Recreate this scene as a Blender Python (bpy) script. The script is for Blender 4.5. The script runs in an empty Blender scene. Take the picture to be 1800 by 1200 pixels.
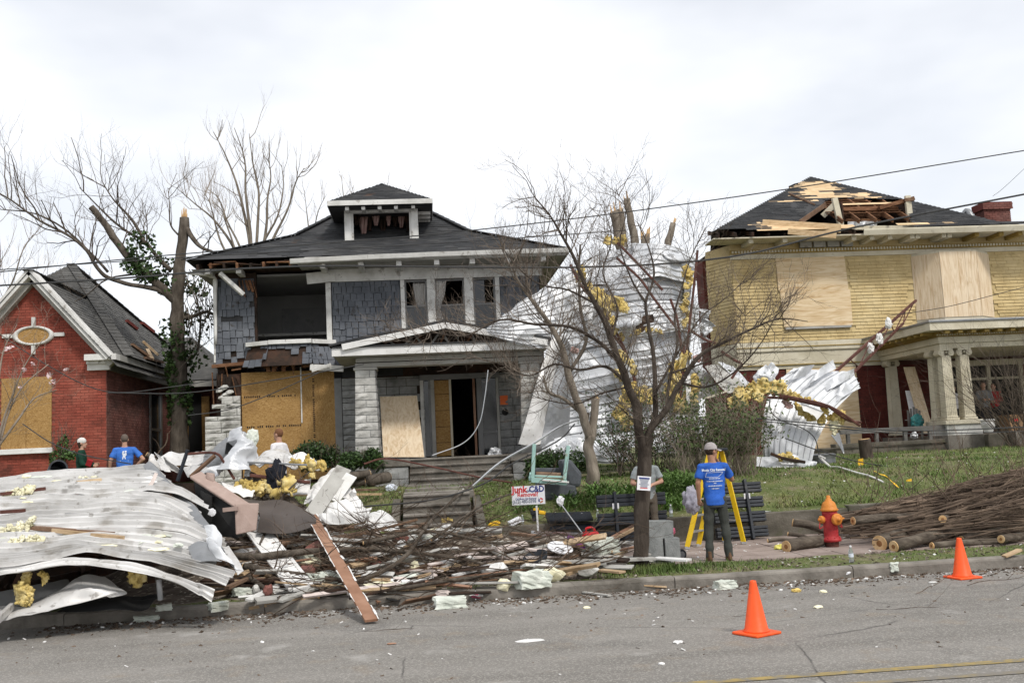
import bpy, bmesh, math, random
import numpy as np
from mathutils import Vector, Matrix, noise as mnoise
from mathutils.bvhtree import BVHTree
random.seed(7); rng = np.random.default_rng(7)
SC = bpy.context.scene; COL = SC.collection
V = Vector; R = math.radians; U = random.uniform

# ------------------------------------------------------------------ camera
FPX = 1750.0; CAM = V((0, 0, 1.95)); YAW = .09; ROLL = .048; PITCH = math.atan(195 / FPX)
FW = V((math.sin(YAW) * math.cos(PITCH), math.cos(YAW) * math.cos(PITCH), math.sin(PITCH)))
R0 = V((math.cos(YAW), -math.sin(YAW), 0)); U0 = R0.cross(FW)
RT = math.cos(ROLL) * R0 - math.sin(ROLL) * U0; UP = math.cos(ROLL) * U0 + math.sin(ROLL) * R0
cam = bpy.data.cameras.new('camera'); camo = bpy.data.objects.new('camera', cam); COL.objects.link(camo)
camo.matrix_world = Matrix(((RT.x, UP.x, -FW.x, CAM.x), (RT.y, UP.y, -FW.y, CAM.y), (RT.z, UP.z, -FW.z, CAM.z), (0, 0, 0, 1)))
cam.sensor_width = 36; cam.lens = FPX / 1800 * 36; cam.clip_start = .1; cam.clip_end = 6000
SC.camera = camo
# ------------------------------------------------------------------ sky, sun, exposure
SUN_EL, SUN_AZ = R(50), R(150)          # azimuth clockwise from +Y (away from the camera): the sun stands behind the camera, to its right
world = bpy.data.worlds.new('World'); SC.world = world; world.use_nodes = True
wn, wl = world.node_tree.nodes, world.node_tree.links
bg = wn['Background']; bg.inputs['Strength'].default_value = .086
sky = wn.new('ShaderNodeTexSky'); sky.sky_type = 'NISHITA'; sky.sun_disc = False
sky.sun_elevation = SUN_EL; sky.sun_rotation = SUN_AZ
tc = wn.new('ShaderNodeTexCoord'); mp = wn.new('ShaderNodeMapping'); mp.inputs['Scale'].default_value = (1.1, 1.1, 2.6); mp.inputs['Location'].default_value = (4.1, 3.2, 1.5)
nz = wn.new('ShaderNodeTexNoise'); nz.inputs['Scale'].default_value = 1.5; nz.inputs['Detail'].default_value = 5; nz.inputs['Roughness'].default_value = .5
rp = wn.new('ShaderNodeValToRGB'); rp.color_ramp.elements[0].position = .28; rp.color_ramp.elements[0].color = (.5, .5, .5, 1)
rp.color_ramp.elements[1].position = .58; rp.color_ramp.elements[1].color = (.97, .97, .97, 1)
mx = wn.new('ShaderNodeMix'); mx.data_type = 'RGBA'; mx.inputs[7].default_value = (11.6, 11.75, 12.1, 1)   # thin cloud sheet over the blue
wl.new(tc.outputs['Generated'], mp.inputs['Vector']); wl.new(mp.outputs['Vector'], nz.inputs['Vector']); wl.new(nz.outputs['Fac'], rp.inputs['Fac'])
wl.new(rp.outputs['Color'], mx.inputs[0]); wl.new(sky.outputs['Color'], mx.inputs[6]); wl.new(mx.outputs[2], bg.inputs['Color'])
sl = bpy.data.lights.new('sun', 'SUN'); sl.energy = 2.2; sl.angle = R(9); sl.color = (1, .96, .9)
so = bpy.data.objects.new('sun', sl); COL.objects.link(so)
sd = V((math.sin(SUN_AZ) * math.cos(SUN_EL), math.cos(SUN_AZ) * math.cos(SUN_EL), math.sin(SUN_EL)))
so.rotation_euler = sd.to_track_quat('Z', 'Y').to_euler()
vs = SC.view_settings; vs.view_transform = 'Standard'; vs.look = 'None'; vs.exposure = 0.25; vs.gamma = 1; vs.use_curve_mapping = False
SC.cycles.use_denoising = True; SC.cycles.use_adaptive_sampling = True; SC.cycles.adaptive_threshold = .02; SC.cycles.max_bounces = 6; SC.cycles.diffuse_bounces = 3; SC.cycles.transparent_max_bounces = 4

# ------------------------------------------------------------------ measuring helpers
def ray(x, y): return FW * FPX + RT * (x - 900) - UP * (y - 600)
def P(x, y, Y):                                   # where the line of sight meets the upright plane at distance Y
    d = ray(x, y); return CAM + d * ((Y - CAM.y) / d.y)
def G(x, y, z):                                   # ... the level plane at height z
    d = ray(x, y); return CAM + d * ((z - CAM.z) / d.z)
def PX(x, y, X):                                  # ... the upright plane at X
    d = ray(x, y); return CAM + d * ((X - CAM.x) / d.x)
def L3(*a): return V(a)

# ------------------------------------------------------------------ mesh helpers
class MB:
    def __init__(s): s.v = []; s.f = []
    def add(s, vs_, fs):
        o = len(s.v); s.v += [tuple(q) for q in vs_]; s.f += [[i + o for i in f] for f in fs]; return s
    def box(s, c, d, M=None):
        x, y, z = d[0] / 2, d[1] / 2, d[2] / 2; c = V(c)
        vs_ = [V(q) for q in ((-x, -y, -z), (x, -y, -z), (x, y, -z), (-x, y, -z), (-x, -y, z), (x, -y, z), (x, y, z), (-x, y, z))]
        if M is not None: vs_ = [M @ q for q in vs_]
        return s.add([c + q for q in vs_], [(0, 3, 2, 1), (4, 5, 6, 7), (0, 1, 5, 4), (1, 2, 6, 5), (2, 3, 7, 6), (3, 0, 4, 7)])
    def b2(s, a, b):                              # axis box from corner to corner
        return s.box([(a[i] + b[i]) / 2 for i in range(3)], [abs(b[i] - a[i]) for i in range(3)])
    def beam(s, a, b, w, h, up=(0, 0, 1), w2=None, h2=None):
        a, b = V(a), V(b); t = (b - a).normalized(); u = V(up)
        if abs(t.dot(u)) > .97: u = V((0, 1, 0))
        sd_ = t.cross(u).normalized(); u = sd_.cross(t).normalized(); w2 = w if w2 is None else w2; h2 = h if h2 is None else h2
        vs_ = [c + sd_ * (i * ww / 2) + u * (j * hh / 2) for c, ww, hh in ((a, w, h), (b, w2, h2)) for i, j in ((-1, -1), (1, -1), (1, 1), (-1, 1))]
        return s.add(vs_, [(3, 2, 1, 0), (4, 5, 6, 7), (0, 1, 5, 4), (1, 2, 6, 5), (2, 3, 7, 6), (3, 0, 4, 7)])
    def tube(s, pts, r, n=6, cap=True, sq=1.0, ph=0):
        pts = [V(q) for q in pts]; m = len(pts)
        if not hasattr(r, '__len__'): r = [r] * m
        u = None; vs_ = []
        for i in range(m):
            t = (pts[min(i + 1, m - 1)] - pts[max(i - 1, 0)])
            t = t.normalized() if t.length > 1e-9 else V((0, 0, 1))
            if u is None: u = t.cross(V((.3, .5, .81)) if abs(t.z) < .9 else V((1, .2, 0))).normalized()
            else:
                u = u - t * u.dot(t); u = u.normalized() if u.length > 1e-6 else t.orthogonal().normalized()
            w = t.cross(u)
            for k in range(n):
                a = 2 * math.pi * k / n + ph; vs_.append(pts[i] + u * (math.cos(a) * r[i]) + w * (math.sin(a) * r[i] * sq))
        fs = [(i * n + k, i * n + (k + 1) % n, (i + 1) * n + (k + 1) % n, (i + 1) * n + k) for i in range(m - 1) for k in range(n)]
        if cap: fs += [tuple(range(n))[::-1], tuple((m - 1) * n + k for k in range(n))]
        return s.add(vs_, fs)
    def prism(s, poly, ext):
        poly = [V(q) for q in poly]; e = V(ext); n = len(poly)
        return s.add(poly + [q + e for q in poly], [tuple(range(n)), tuple(range(2 * n - 1, n - 1, -1))] + [(i, n + i, n + (i + 1) % n, (i + 1) % n) for i in range(n)])
    def poly(s, pts): return s.add(pts, [tuple(range(len(pts)))])
    def lathe(s, c, prof, n=20, M=None, a0=0):
        c = V(c); m = len(prof); vs_ = []
        for r_, z in prof:
            for k in range(n):
                a = 2 * math.pi * k / n + a0; q = V((r_ * math.cos(a), r_ * math.sin(a), z)); vs_.append(c + (M @ q if M is not None else q))
        fs = [(i * n + k, i * n + (k + 1) % n, (i + 1) * n + (k + 1) % n, (i + 1) * n + k) for i in range(m - 1) for k in range(n)]
        return s.add(vs_, fs + [tuple(range(n))[::-1], tuple((m - 1) * n + k for k in range(n))])
    def grid(s, rows):
        m, n = len(rows), len(rows[0])
        return s.add([q for r_ in rows for q in r_], [(i * n + k, i * n + k + 1, (i + 1) * n + k + 1, (i + 1) * n + k) for i in range(m - 1) for k in range(n - 1)])
    def mesh(s, name, off=(0, 0, 0), smooth=False):
        me = bpy.data.meshes.new(name); o = V(off)
        me.from_pydata([(q[0] - o.x, q[1] - o.y, q[2] - o.z) for q in s.v], [], s.f); me.update()
        if smooth: me.polygons.foreach_set('use_smooth', [True] * len(me.polygons))
        return me
    def build(s, name, m=None, par=None, smooth=False, kind=None, label=None, cat=None, group=None, bevel=0, solid=0, base=None):
        if par is None:
            if base is None:
                a = np.array(s.v); lo, hi = a.min(0), a.max(0); base = V(((lo[0] + hi[0]) / 2, (lo[1] + hi[1]) / 2, lo[2]))
            me = s.mesh(name, base, smooth); o = bpy.data.objects.new(name, me); o.location = base
        else:
            me = s.mesh(name, wbase(par), smooth); o = bpy.data.objects.new(name, me); o.parent = par
        COL.objects.link(o)
        if m: me.materials.append(MAT(m))
        if kind: o['kind'] = kind
        if label: o['label'] = label
        if cat: o['category'] = cat
        if group: o['group'] = group
        if bevel:
            b = o.modifiers.new('bevel', 'BEVEL'); b.width = bevel; b.segments = 2; b.limit_method = 'ANGLE'
        if solid:
            b = o.modifiers.new('solid', 'SOLIDIFY'); b.thickness = solid; b.offset = 0
        return o
def wbase(o):
    q = V((0, 0, 0))
    while o is not None: q = q + V(o.location); o = o.parent
    return q
def thing(name, label, cat, loc, group=None):
    o = bpy.data.objects.new(name, None); COL.objects.link(o); o.location = loc; o.empty_display_size = .2
    o['label'] = label; o['category'] = cat
    if group: o['group'] = group
    return o
def inst(me, name, par, loc, rot=(0, 0, 0), scale=(1, 1, 1)):
    o = bpy.data.objects.new(name, me); COL.objects.link(o)
    o.parent = par; o.location = V(loc) - (wbase(par) if par else V((0, 0, 0))); o.rotation_euler = rot; o.scale = scale
    return o
def lerp(a, b, t): return a + (b - a) * t
def rotm(rx=0, ry=0, rz=0): return Matrix.Rotation(rz, 3, 'Z') @ Matrix.Rotation(ry, 3, 'Y') @ Matrix.Rotation(rx, 3, 'X')
def crom(pts, n):                                  # smooth curve through points
    pts = [V(q) for q in pts]
    if len(pts) < 3: return [pts[0].lerp(pts[-1], i / n) for i in range(n + 1)]
    q = [pts[0] * 2 - pts[1]] + pts + [pts[-1] * 2 - pts[-2]]; out = []; m = len(pts) - 1
    for i in range(n + 1):
        t = i / n * m; k = min(int(t), m - 1); t -= k; a, b, c, d = q[k:k + 4]
        out.append(.5 * ((2 * b) + (c - a) * t + (2 * a - 5 * b + 4 * c - d) * t * t + (3 * b - a - 3 * c + d) * t ** 3))
    return out
def nse(q, s=1., o=0): return mnoise.noise(V(q) * s + V((o, o * .7, -o)))
def in_poly(x, y, pl):
    c = False; n = len(pl)
    for i in range(n):
        x1, y1 = pl[i]; x2, y2 = pl[i - 1]
        if (y1 > y) != (y2 > y) and x < (x2 - x1) * (y - y1) / (y2 - y1) + x1: c = not c
    return c
def spans(pl, y):                                   # where a level line crosses a polygon
    xs = []
    for i in range(len(pl)):
        x1, y1 = pl[i]; x2, y2 = pl[i - 1]
        if (y1 > y) != (y2 > y): xs.append((x2 - x1) * (y - y1) / (y2 - y1) + x1)
    xs.sort(); return list(zip(xs[::2], xs[1::2]))
def frame(poly):                                    # level axis, up-slope axis and normal (towards the outside) of a flat polygon
    poly = [V(q) for q in poly]; n = V((0, 0, 0))
    for i in range(len(poly)): n += (poly[i] - poly[0]).cross(poly[(i + 1) % len(poly)] - poly[0])
    n.normalize(); e1 = V((0, 0, 1)).cross(n).normalized(); e2 = n.cross(e1).normalized(); o = poly[0]
    return o, e1, e2, n, [((q - o).dot(e1), (q - o).dot(e2)) for q in poly]
def tiles(mb, poly, rowh, tw, th, jit=.3, keep=None, lap=1.25, vw=.5, cb=None, hj=0, tv=.4):
    """courses of tabs over a flat polygon listed anticlockwise from outside; each tab a thin wedge, thicker at its lower edge"""
    o, e1, e2, n, pl = frame(poly); ys = [q[1] for q in pl]; y = min(ys); row = 0
    while y < max(ys) - 1e-4:
        for x0, x1 in spans(pl, min(y + rowh * .5, max(ys) - 1e-3)):
            x = x0 - (tw * .5 if row % 2 else 0) - U(0, tw * .2)
            while x < x1:
                w = tw * U(1 - vw, 1 + vw); a, b = max(x, x0), min(x + w - .006, x1); x += w
                if b - a < tw * .12: continue
                c = o + e1 * ((a + b) / 2) + e2 * (y + rowh / 2)
                if keep and not keep(c): continue
                y0 = y + U(-hj, hj) * rowh; y1 = min(y + rowh * lap, max(ys)); t = th * U(1 - tv, 1 + tv)
                q = [o + e1 * xx + e2 * yy + n * zz for xx, yy, zz in ((a, y0, t), (b, y0, t), (b, y1, .003), (a, y1, .003), (a, y0, 0), (b, y0, 0))]
                fs = [(0, 1, 2, 3), (4, 5, 1, 0), (5, 2, 1), (4, 0, 3)]
                if cb: cb(q, fs, c, n, e1, e2)
                else: mb.add(q, fs)
        y += rowh; row += 1
def bricks(mb, o, e1, e2, w, h, bl=.215, bh=.075, gap=.011, d=.012, keep=None):
    """running bond on a flat wall from corner o"""
    o, e1, e2 = V(o), V(e1).normalized(), V(e2).normalized(); n = e1.cross(e2); rows = int(h / bh)
    for r_ in range(rows):
        x = -bl / 2 * (r_ % 2)
        while x < w:
            a, b = max(x, 0), min(x + bl - gap, w); x += bl
            if b - a < .03: continue
            y0, y1 = r_ * bh, r_ * bh + bh - gap; c = o + e1 * ((a + b) / 2) + e2 * ((y0 + y1) / 2)
            if keep and not keep(c): continue
            t = d * U(.6, 1.25)
            q = [o + e1 * xx + e2 * yy for xx, yy in ((a, y0), (b, y0), (b, y1), (a, y1))]
            mb.add(q + [k + n * t for k in q], [(4, 5, 6, 7), (0, 1, 5, 4), (1, 2, 6, 5), (2, 3, 7, 6), (3, 0, 4, 7)])

# ------------------------------------------------------------------ materials
_M = {}; _SPEC = {}
def MAT(name):
    if name not in _M: _M[name] = _make(name, **_SPEC[name])
    return _M[name]
def defm(name, **k): _SPEC[name] = k
def _make(name, cols, scale=4, rough=.8, bump=.2, bscale=30, metal=0, st=(1, 1, 1), isl=0, spec=.3, coord='Object', detail=4, dist=0, pos=(.3, .7), stain=None, cracks=None, speck=None, trans=0, alpha=1, rvar=0, emit=0, grain=None):
    m = bpy.data.materials.new(name); m.use_nodes = True; N, L = m.node_tree.nodes, m.node_tree.links; b = N['Principled BSDF']
    t = N.new('ShaderNodeTexCoord'); g = N.new('ShaderNodeNewGeometry')
    src = g.outputs['Position'] if coord == 'Position' else t.outputs[coord]
    mp_ = N.new('ShaderNodeMapping'); mp_.inputs['Scale'].default_value = st; L.new(src, mp_.inputs['Vector'])
    def no(sc, de=detail, v=mp_.outputs['Vector'], di=0):
        q = N.new('ShaderNodeTexNoise'); q.inputs['Scale'].default_value = sc; q.inputs['Detail'].default_value = de; q.inputs['Distortion'].default_value = di
        q.inputs['Roughness'].default_value = .6; L.new(v, q.inputs['Vector']); return q
    def ramp(fac, els):
        q = N.new('ShaderNodeValToRGB'); e = q.color_ramp.elements
        while len(e) < len(els): e.new(.5)
        for k, (ps, c) in enumerate(els): e[k].position = ps; e[k].color = (*c, 1) if len(c) == 3 else c
        L.new(fac, q.inputs['Fac']); return q.outputs['Color']
    def mix(f, a, bb, mode='MIX'):
        q = N.new('ShaderNodeMix'); q.data_type = 'RGBA'; q.blend_type = mode
        for sk, v_ in ((0, f), (6, a), (7, bb)):
            if hasattr(v_, 'is_linked') or hasattr(v_, 'links'): L.new(v_, q.inputs[sk])
            elif sk == 0: q.inputs[0].default_value = v_
            else: q.inputs[sk].default_value = (*v_, 1)
        return q.outputs[2]
    n1 = no(scale, di=dist); k = len(cols)
    col = ramp(n1.outputs['Fac'], [(lerp(pos[0], pos[1], i / max(k - 1, 1)), c) for i, c in enumerate(cols)])
    if grain:                                        # wood figure: stretched rings
        wv = N.new('ShaderNodeTexWave'); wv.wave_type = 'RINGS'; wv.inputs['Scale'].default_value = grain[0]; wv.inputs['Distortion'].default_value = grain[1]; wv.inputs['Detail'].default_value = 3; wv.inputs['Detail Scale'].default_value = .7
        L.new(mp_.outputs['Vector'], wv.inputs['Vector']); col = mix(ramp(wv.outputs['Fac'], [(.45, (0, 0, 0)), (.75, (grain[3],) * 3)]), col, grain[2])
    for s_ in ([stain] if stain and not isinstance(stain, list) else stain or []):   # (colour, scale, threshold, softness, strength)
        c_, sc_, th_, sf_, am_ = s_; q = no(sc_, 4, src)
        col = mix(ramp(q.outputs['Fac'], [(th_, (0, 0, 0)), (th_ + sf_, (am_,) * 3)]), col, c_)
    if speck:                                        # (colour, scale, share)
        vo = N.new('ShaderNodeTexVoronoi'); vo.inputs['Scale'].default_value = speck[1]; L.new(src, vo.inputs['Vector'])
        sp = N.new('ShaderNodeSeparateColor'); L.new(vo.outputs['Color'], sp.inputs[0]); col = mix(ramp(sp.outputs[0], [(1 - speck[2] - .01, (0, 0, 0)), (1 - speck[2], (speck[3] if len(speck) > 3 else .8,) * 3)]), col, speck[0])
    if cracks:                                       # (colour, scale, width)
        q0 = no(cracks[1] * 2.2, 6, src); ad = N.new('ShaderNodeMix'); ad.data_type = 'VECTOR'; ad.inputs[0].default_value = .18; L.new(src, ad.inputs[4]); L.new(q0.outputs['Color'], ad.inputs[5])
        vo = N.new('ShaderNodeTexVoronoi'); vo.feature = 'DISTANCE_TO_EDGE'; vo.inputs['Scale'].default_value = cracks[1]; L.new(ad.outputs[1], vo.inputs['Vector'])
        q1 = no(cracks[1] * 1.3, 3, src); mm = N.new('ShaderNodeMath'); mm.operation = 'MULTIPLY'; L.new(ramp(vo.outputs['Distance'], [(0, (1, 1, 1)), (cracks[2], (0, 0, 0))]), mm.inputs[0]); L.new(ramp(q1.outputs['Fac'], [(.5, (0, 0, 0)), (.6, (1, 1, 1))]), mm.inputs[1])
        col = mix(mm.outputs[0], col, cracks[0])
    if isl:
        hs = N.new('ShaderNodeHueSaturation'); mr = N.new('ShaderNodeMapRange'); L.new(g.outputs['Random Per Island'], mr.inputs['Value'])
        mr.inputs['To Min'].default_value = 1 - isl; mr.inputs['To Max'].default_value = 1 + isl; L.new(mr.outputs[0], hs.inputs['Value']); L.new(col, hs.inputs['Color'])
        oi = N.new('ShaderNodeObjectInfo'); m2 = N.new('ShaderNodeMapRange'); L.new(oi.outputs['Random'], m2.inputs['Value']); m2.inputs['To Min'].default_value = 1 - isl * .6; m2.inputs['To Max'].default_value = 1 + isl * .6
        h2 = N.new('ShaderNodeHueSaturation'); L.new(m2.outputs[0], h2.inputs['Value']); L.new(hs.outputs[0], h2.inputs['Color']); col = h2.outputs[0]
    L.new(col, b.inputs['Base Color'])
    b.inputs['Roughness'].default_value = rough; b.inputs['Metallic'].default_value = metal; b.inputs['Specular IOR Level'].default_value = spec
    if rvar: L.new(ramp(no(scale * 2).outputs['Fac'], [(.3, (max(rough - rvar, .05),) * 3), (.7, (min(rough + rvar, 1),) * 3)]), b.inputs['Roughness'])
    if trans: b.inputs['Transmission Weight'].default_value = trans; b.inputs['IOR'].default_value = 1.3
    if alpha < 1: b.inputs['Alpha'].default_value = alpha
    if bump:
        bp = N.new('ShaderNodeBump'); bp.inputs['Strength'].default_value = bump; bp.inputs['Distance'].default_value = .02; L.new(no(bscale, 2).outputs['Fac'], bp.inputs['Height']); L.new(bp.outputs[0], b.inputs['Normal'])
    return m
D = defm
D('asphalt', cols=[(.145, .135, .121), (.19, .178, .161), (.225, .211, .192)], scale=1.3, st=(.18, 1, 1), bump=.45, bscale=90, rough=.92, coord='Position', speck=((.38, .36, .325), 75, .22, .5), stain=[((.46, .445, .42), .9, .60, .12, .6), ((.11, .104, .096), .55, .58, .10, .5), ((.22, .18, .135), 1.9, .57, .12, .55), ((.07, .066, .06), 3.1, .70, .03, .6)], cracks=((.06, .056, .052), .3, .0022))
D('yellow_line', cols=[(.19, .175, .15), (.27, .21, .095), (.36, .26, .09)], scale=8, bump=.4, bscale=90, rough=.9, coord='Position', pos=(.36, .66))
D('yellow_line_faint', cols=[(.19, .175, .155), (.205, .18, .135), (.28, .22, .11)], scale=7, bump=.4, bscale=90, rough=.9, coord='Position', pos=(.38, .7))
D('riser_shade_concrete', cols=[(.10, .09, .075), (.165, .15, .128), (.235, .216, .188)], scale=2.2, bump=.5, bscale=26, rough=.95, coord='Position', stain=[((.06, .052, .042), 1.6, .54, .14, .7)])  # concrete in darker tones: the risers' shade is put into the colour
D('concrete', cols=[(.13, .118, .10), (.21, .19, .165), (.29, .268, .235)], scale=2.2, bump=.5, bscale=26, rough=.95, coord='Position', stain=[((.07, .062, .05), 1.6, .54, .14, .75)], isl=.08)
D('old_concrete', cols=[(.075, .067, .052), (.125, .112, .09), (.19, .172, .142)], scale=2.5, bump=.5, bscale=22, rough=.95, coord='Position', stain=[((.045, .042, .032), 1.2, .52, .16, .8), ((.08, .09, .035), 2.7, .58, .1, .5)], isl=.1)
D('paver', cols=[(.20, .155, .132), (.265, .212, .185), (.32, .265, .235)], scale=3, bump=.4, bscale=30, rough=.95, coord='Position', isl=.12, stain=[((.16, .12, .09), 1.5, .55, .2, .6), ((.4, .36, .32), 5, .6, .1, .4)])
D('soil', cols=[(.055, .042, .03), (.10, .08, .055), (.16, .13, .095)], scale=3, bump=.7, bscale=16, rough=1, coord='Position', speck=((.35, .32, .26), 45, .06, .7))
D('lawn', cols=[(.062, .08, .022), (.10, .118, .036), (.15, .13, .06)], scale=1.3, bump=.7, bscale=22, rough=1, coord='Position', stain=[((.17, .14, .085), 1.1, .53, .12, .75), ((.07, .055, .038), 2.3, .60, .12, .6)], speck=((.34, .31, .24), 50, .05, .6))
D('grass', cols=[(.06, .10, .018), (.10, .155, .034), (.18, .19, .065)], scale=.8, bump=0, rough=.7, coord='Position', isl=.35)
D('daylily', cols=[(.07, .14, .03), (.12, .21, .05), (.20, .29, .10)], scale=2, bump=0, rough=.5, coord='Position', isl=.35)
D('brick', cols=[(.19, .043, .028), (.25, .06, .04), (.31, .092, .063)], scale=1.1, bump=.3, bscale=40, rough=.9, coord='Position', isl=.14, stain=[((.07, .03, .022), 1.4, .57, .1, .75), ((.34, .20, .16), 3, .64, .1, .4)])
D('brick_worn', cols=[(.12, .045, .036), (.18, .072, .058), (.25, .125, .105)], scale=1.2, bump=.3, bscale=40, rough=.95, coord='Position', isl=.2, stain=[((.06, .032, .028), 1.2, .55, .12, .6)])
D('brick_dark', cols=[(.075, .016, .013), (.11, .024, .018), (.14, .035, .026)], scale=1.2, bump=.3, bscale=40, rough=.9, coord='Position', isl=.16, stain=[((.03, .012, .01), 1.2, .56, .12, .6)])
D('mortar', cols=[(.18, .055, .04), (.24, .09, .065)], scale=6, rough=1, coord='Position')
D('mortar_dark', cols=[(.06, .022, .018), (.09, .035, .03)], scale=6, rough=1, coord='Position')
D('roof_grey', cols=[(.05, .05, .049), (.078, .076, .072), (.115, .112, .105)], scale=1.2, bump=.5, bscale=70, rough=.95, coord='Position', isl=.18, stain=[((.15, .145, .135), 1.3, .58, .12, .45)])
D('roof_dark', cols=[(.024, .025, .027), (.038, .039, .041), (.058, .057, .056)], scale=1.4, bump=.5, bscale=70, rough=.93, coord='Position', isl=.25, stain=[((.11, .055, .03), .9, .66, .06, .6)])
D('roof_board', cols=[(.42, .28, .145), (.56, .40, .23), (.66, .50, .31)], scale=3, bump=.2, st=(1, 4, 4), rough=.85, coord='Position', isl=.1)
D('tar_paper', cols=[(.035, .035, .037), (.055, .055, .056)], scale=3, bump=.4, bscale=15, rough=.9, coord='Position')
D('wall_shingle', cols=[(.075, .082, .095), (.105, .113, .128), (.145, .153, .168)], scale=1.5, bump=.3, bscale=25, rough=.85, coord='Position', isl=.22, stain=[((.045, .037, .03), 3.6, .60, .07, .75)])
D('white_trim', cols=[(.46, .45, .42), (.62, .61, .58), (.72, .71, .68)], scale=2.2, bump=.15, bscale=25, rough=.6, coord='Position', stain=[((.16, .135, .105), 4.5, .60, .08, .65)])
D('white_paint', cols=[(.62, .61, .59), (.76, .75, .73)], scale=3, bump=.1, rough=.5, coord='Position', stain=[((.3, .27, .23), 5, .64, .1, .5)])
D('soffit', cols=[(.30, .29, .265), (.42, .41, .38)], scale=2, rough=.7, coord='Position', stain=[((.10, .085, .07), 3, .6, .1, .6)])
D('grey_paint', cols=[(.17, .17, .17), (.23, .23, .225)], scale=3, rough=.6, coord='Position', stain=[((.08, .075, .07), 3, .58, .1, .5)])
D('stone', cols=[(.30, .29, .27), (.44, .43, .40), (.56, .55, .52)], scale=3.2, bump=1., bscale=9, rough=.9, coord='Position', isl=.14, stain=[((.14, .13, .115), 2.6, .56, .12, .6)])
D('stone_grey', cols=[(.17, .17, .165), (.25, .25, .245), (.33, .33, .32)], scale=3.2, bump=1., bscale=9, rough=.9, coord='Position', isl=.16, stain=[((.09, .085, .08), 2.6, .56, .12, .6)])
D('charred', cols=[(.016, .013, .011), (.04, .025, .018), (.085, .04, .024)], scale=2.5, bump=.6, bscale=12, rough=.95, coord='Position')
D('split_wood', cols=[(.10, .045, .022), (.19, .09, .045), (.30, .16, .085)], scale=3, st=(1, 1, 5), bump=.4, rough=.9, isl=.3, coord='Position')
D('interior', cols=[(.22, .22, .215), (.30, .30, .29)], scale=1, rough=.9, bump=.05, coord='Position')
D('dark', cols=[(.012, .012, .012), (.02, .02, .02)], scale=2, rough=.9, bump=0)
D('glass', cols=[(.016, .018, .02), (.03, .032, .034)], scale=1, rough=.08, bump=0, spec=.6, coord='Position')
D('curtain', cols=[(.45, .43, .40), (.62, .60, .57)], scale=2, st=(6, 6, 1), rough=.9, coord='Position')
D('osb', cols=[(.19, .10, .03), (.30, .17, .055), (.38, .225, .08), (.47, .30, .13)], scale=15, st=(1, 1, 2.8), dist=1.6, detail=3, bump=.3, bscale=18, rough=.85, coord='Position', pos=(.3, .66), stain=[((.17, .085, .028), 1.1, .54, .2, .5)])
D('osb_upright', cols=[(.18, .095, .03), (.285, .16, .052), (.36, .215, .078), (.44, .28, .12)], scale=15, st=(2.8, 1, 1), dist=1.6, detail=3, bump=.3, bscale=18, rough=.85, coord='Position', pos=(.3, .66), stain=[((.16, .08, .026), 1.3, .56, .2, .5)])
D('plywood', cols=[(.44, .27, .12), (.58, .42, .24), (.66, .51, .32), (.72, .58, .39)], scale=1.6, st=(.45, .45, 4.2), dist=2.2, bump=.08, rough=.75, pos=(.28, .62), stain=[((.38, .22, .10), 5, .72, .02, .8)])
D('plywood_upright', cols=[(.45, .30, .16), (.56, .42, .27), (.64, .51, .35), (.70, .58, .42)], scale=1.6, st=(4.2, 4.2, .45), dist=2.2, bump=.08, rough=.75, pos=(.28, .62), stain=[((.36, .22, .11), 5, .72, .02, .8)])
D('yellow_siding', cols=[(.40, .295, .135), (.49, .375, .185), (.565, .45, .245)], scale=1.1, bump=.2, bscale=30, rough=.75, coord='Position', isl=.09, stain=[((.28, .20, .08), 2.3, .60, .1, .55), ((.08, .06, .03), 4.5, .70, .03, .8)])
D('cream', cols=[(.47, .42, .31), (.58, .53, .41), (.66, .61, .49)], scale=1.6, bump=.15, bscale=20, rough=.7, coord='Position', stain=[((.24, .21, .15), 3.2, .60, .1, .55)])
D('gold_trim', cols=[(.26, .175, .045), (.35, .245, .07)], scale=4, rough=.7, coord='Position')
D('insulation', cols=[(.40, .28, .075), (.60, .46, .17), (.74, .63, .34)], scale=5, bump=.3, bscale=70, rough=1, coord='Position', spec=.05, isl=.1)
D('pale_insulation', cols=[(.60, .56, .36), (.74, .70, .50), (.82, .79, .64)], scale=7, bump=.3, bscale=50, rough=1, coord='Position', spec=.05, isl=.12)
D('pink_insulation', cols=[(.40, .25, .22), (.54, .38, .35)], scale=6, bump=.8, bscale=20, rough=1, coord='Position', spec=.05)
D('foam', cols=[(.47, .50, .44), (.58, .61, .54), (.68, .70, .63)], scale=5, bump=.5, bscale=36, rough=.95, coord='Position', stain=[((.34, .33, .26), 3, .58, .1, .5)], isl=.06)
D('galv', cols=[(.42, .43, .445), (.55, .56, .575), (.67, .68, .69)], scale=1.6, st=(1, 1, 1), bump=.12, bscale=3.5, rough=.5, metal=.35, rvar=.12, coord='Position', spec=.5, stain=[((.30, .30, .30), 1.7, .58, .14, .45), ((.72, .72, .72), 1.1, .58, .2, .4)])
D('galv_dull', cols=[(.33, .34, .355), (.44, .45, .465), (.55, .56, .575)], scale=1.4, bump=.15, bscale=3.5, rough=.5, metal=.35, rvar=.12, coord='Position', spec=.5, stain=[((.2, .19, .175), 1.5, .56, .14, .5)])
D('white_metal', cols=[(.40, .39, .375), (.54, .53, .515), (.65, .64, .625)], scale=1.2, bump=.1, bscale=8, rough=.45, metal=.1, coord='Position', spec=.4, isl=.05, stain=[((.27, .245, .21), 2.2, .54, .14, .7), ((.16, .14, .115), 8, .62, .06, .6), ((.10, .085, .07), 1.3, .68, .04, .5)])
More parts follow.
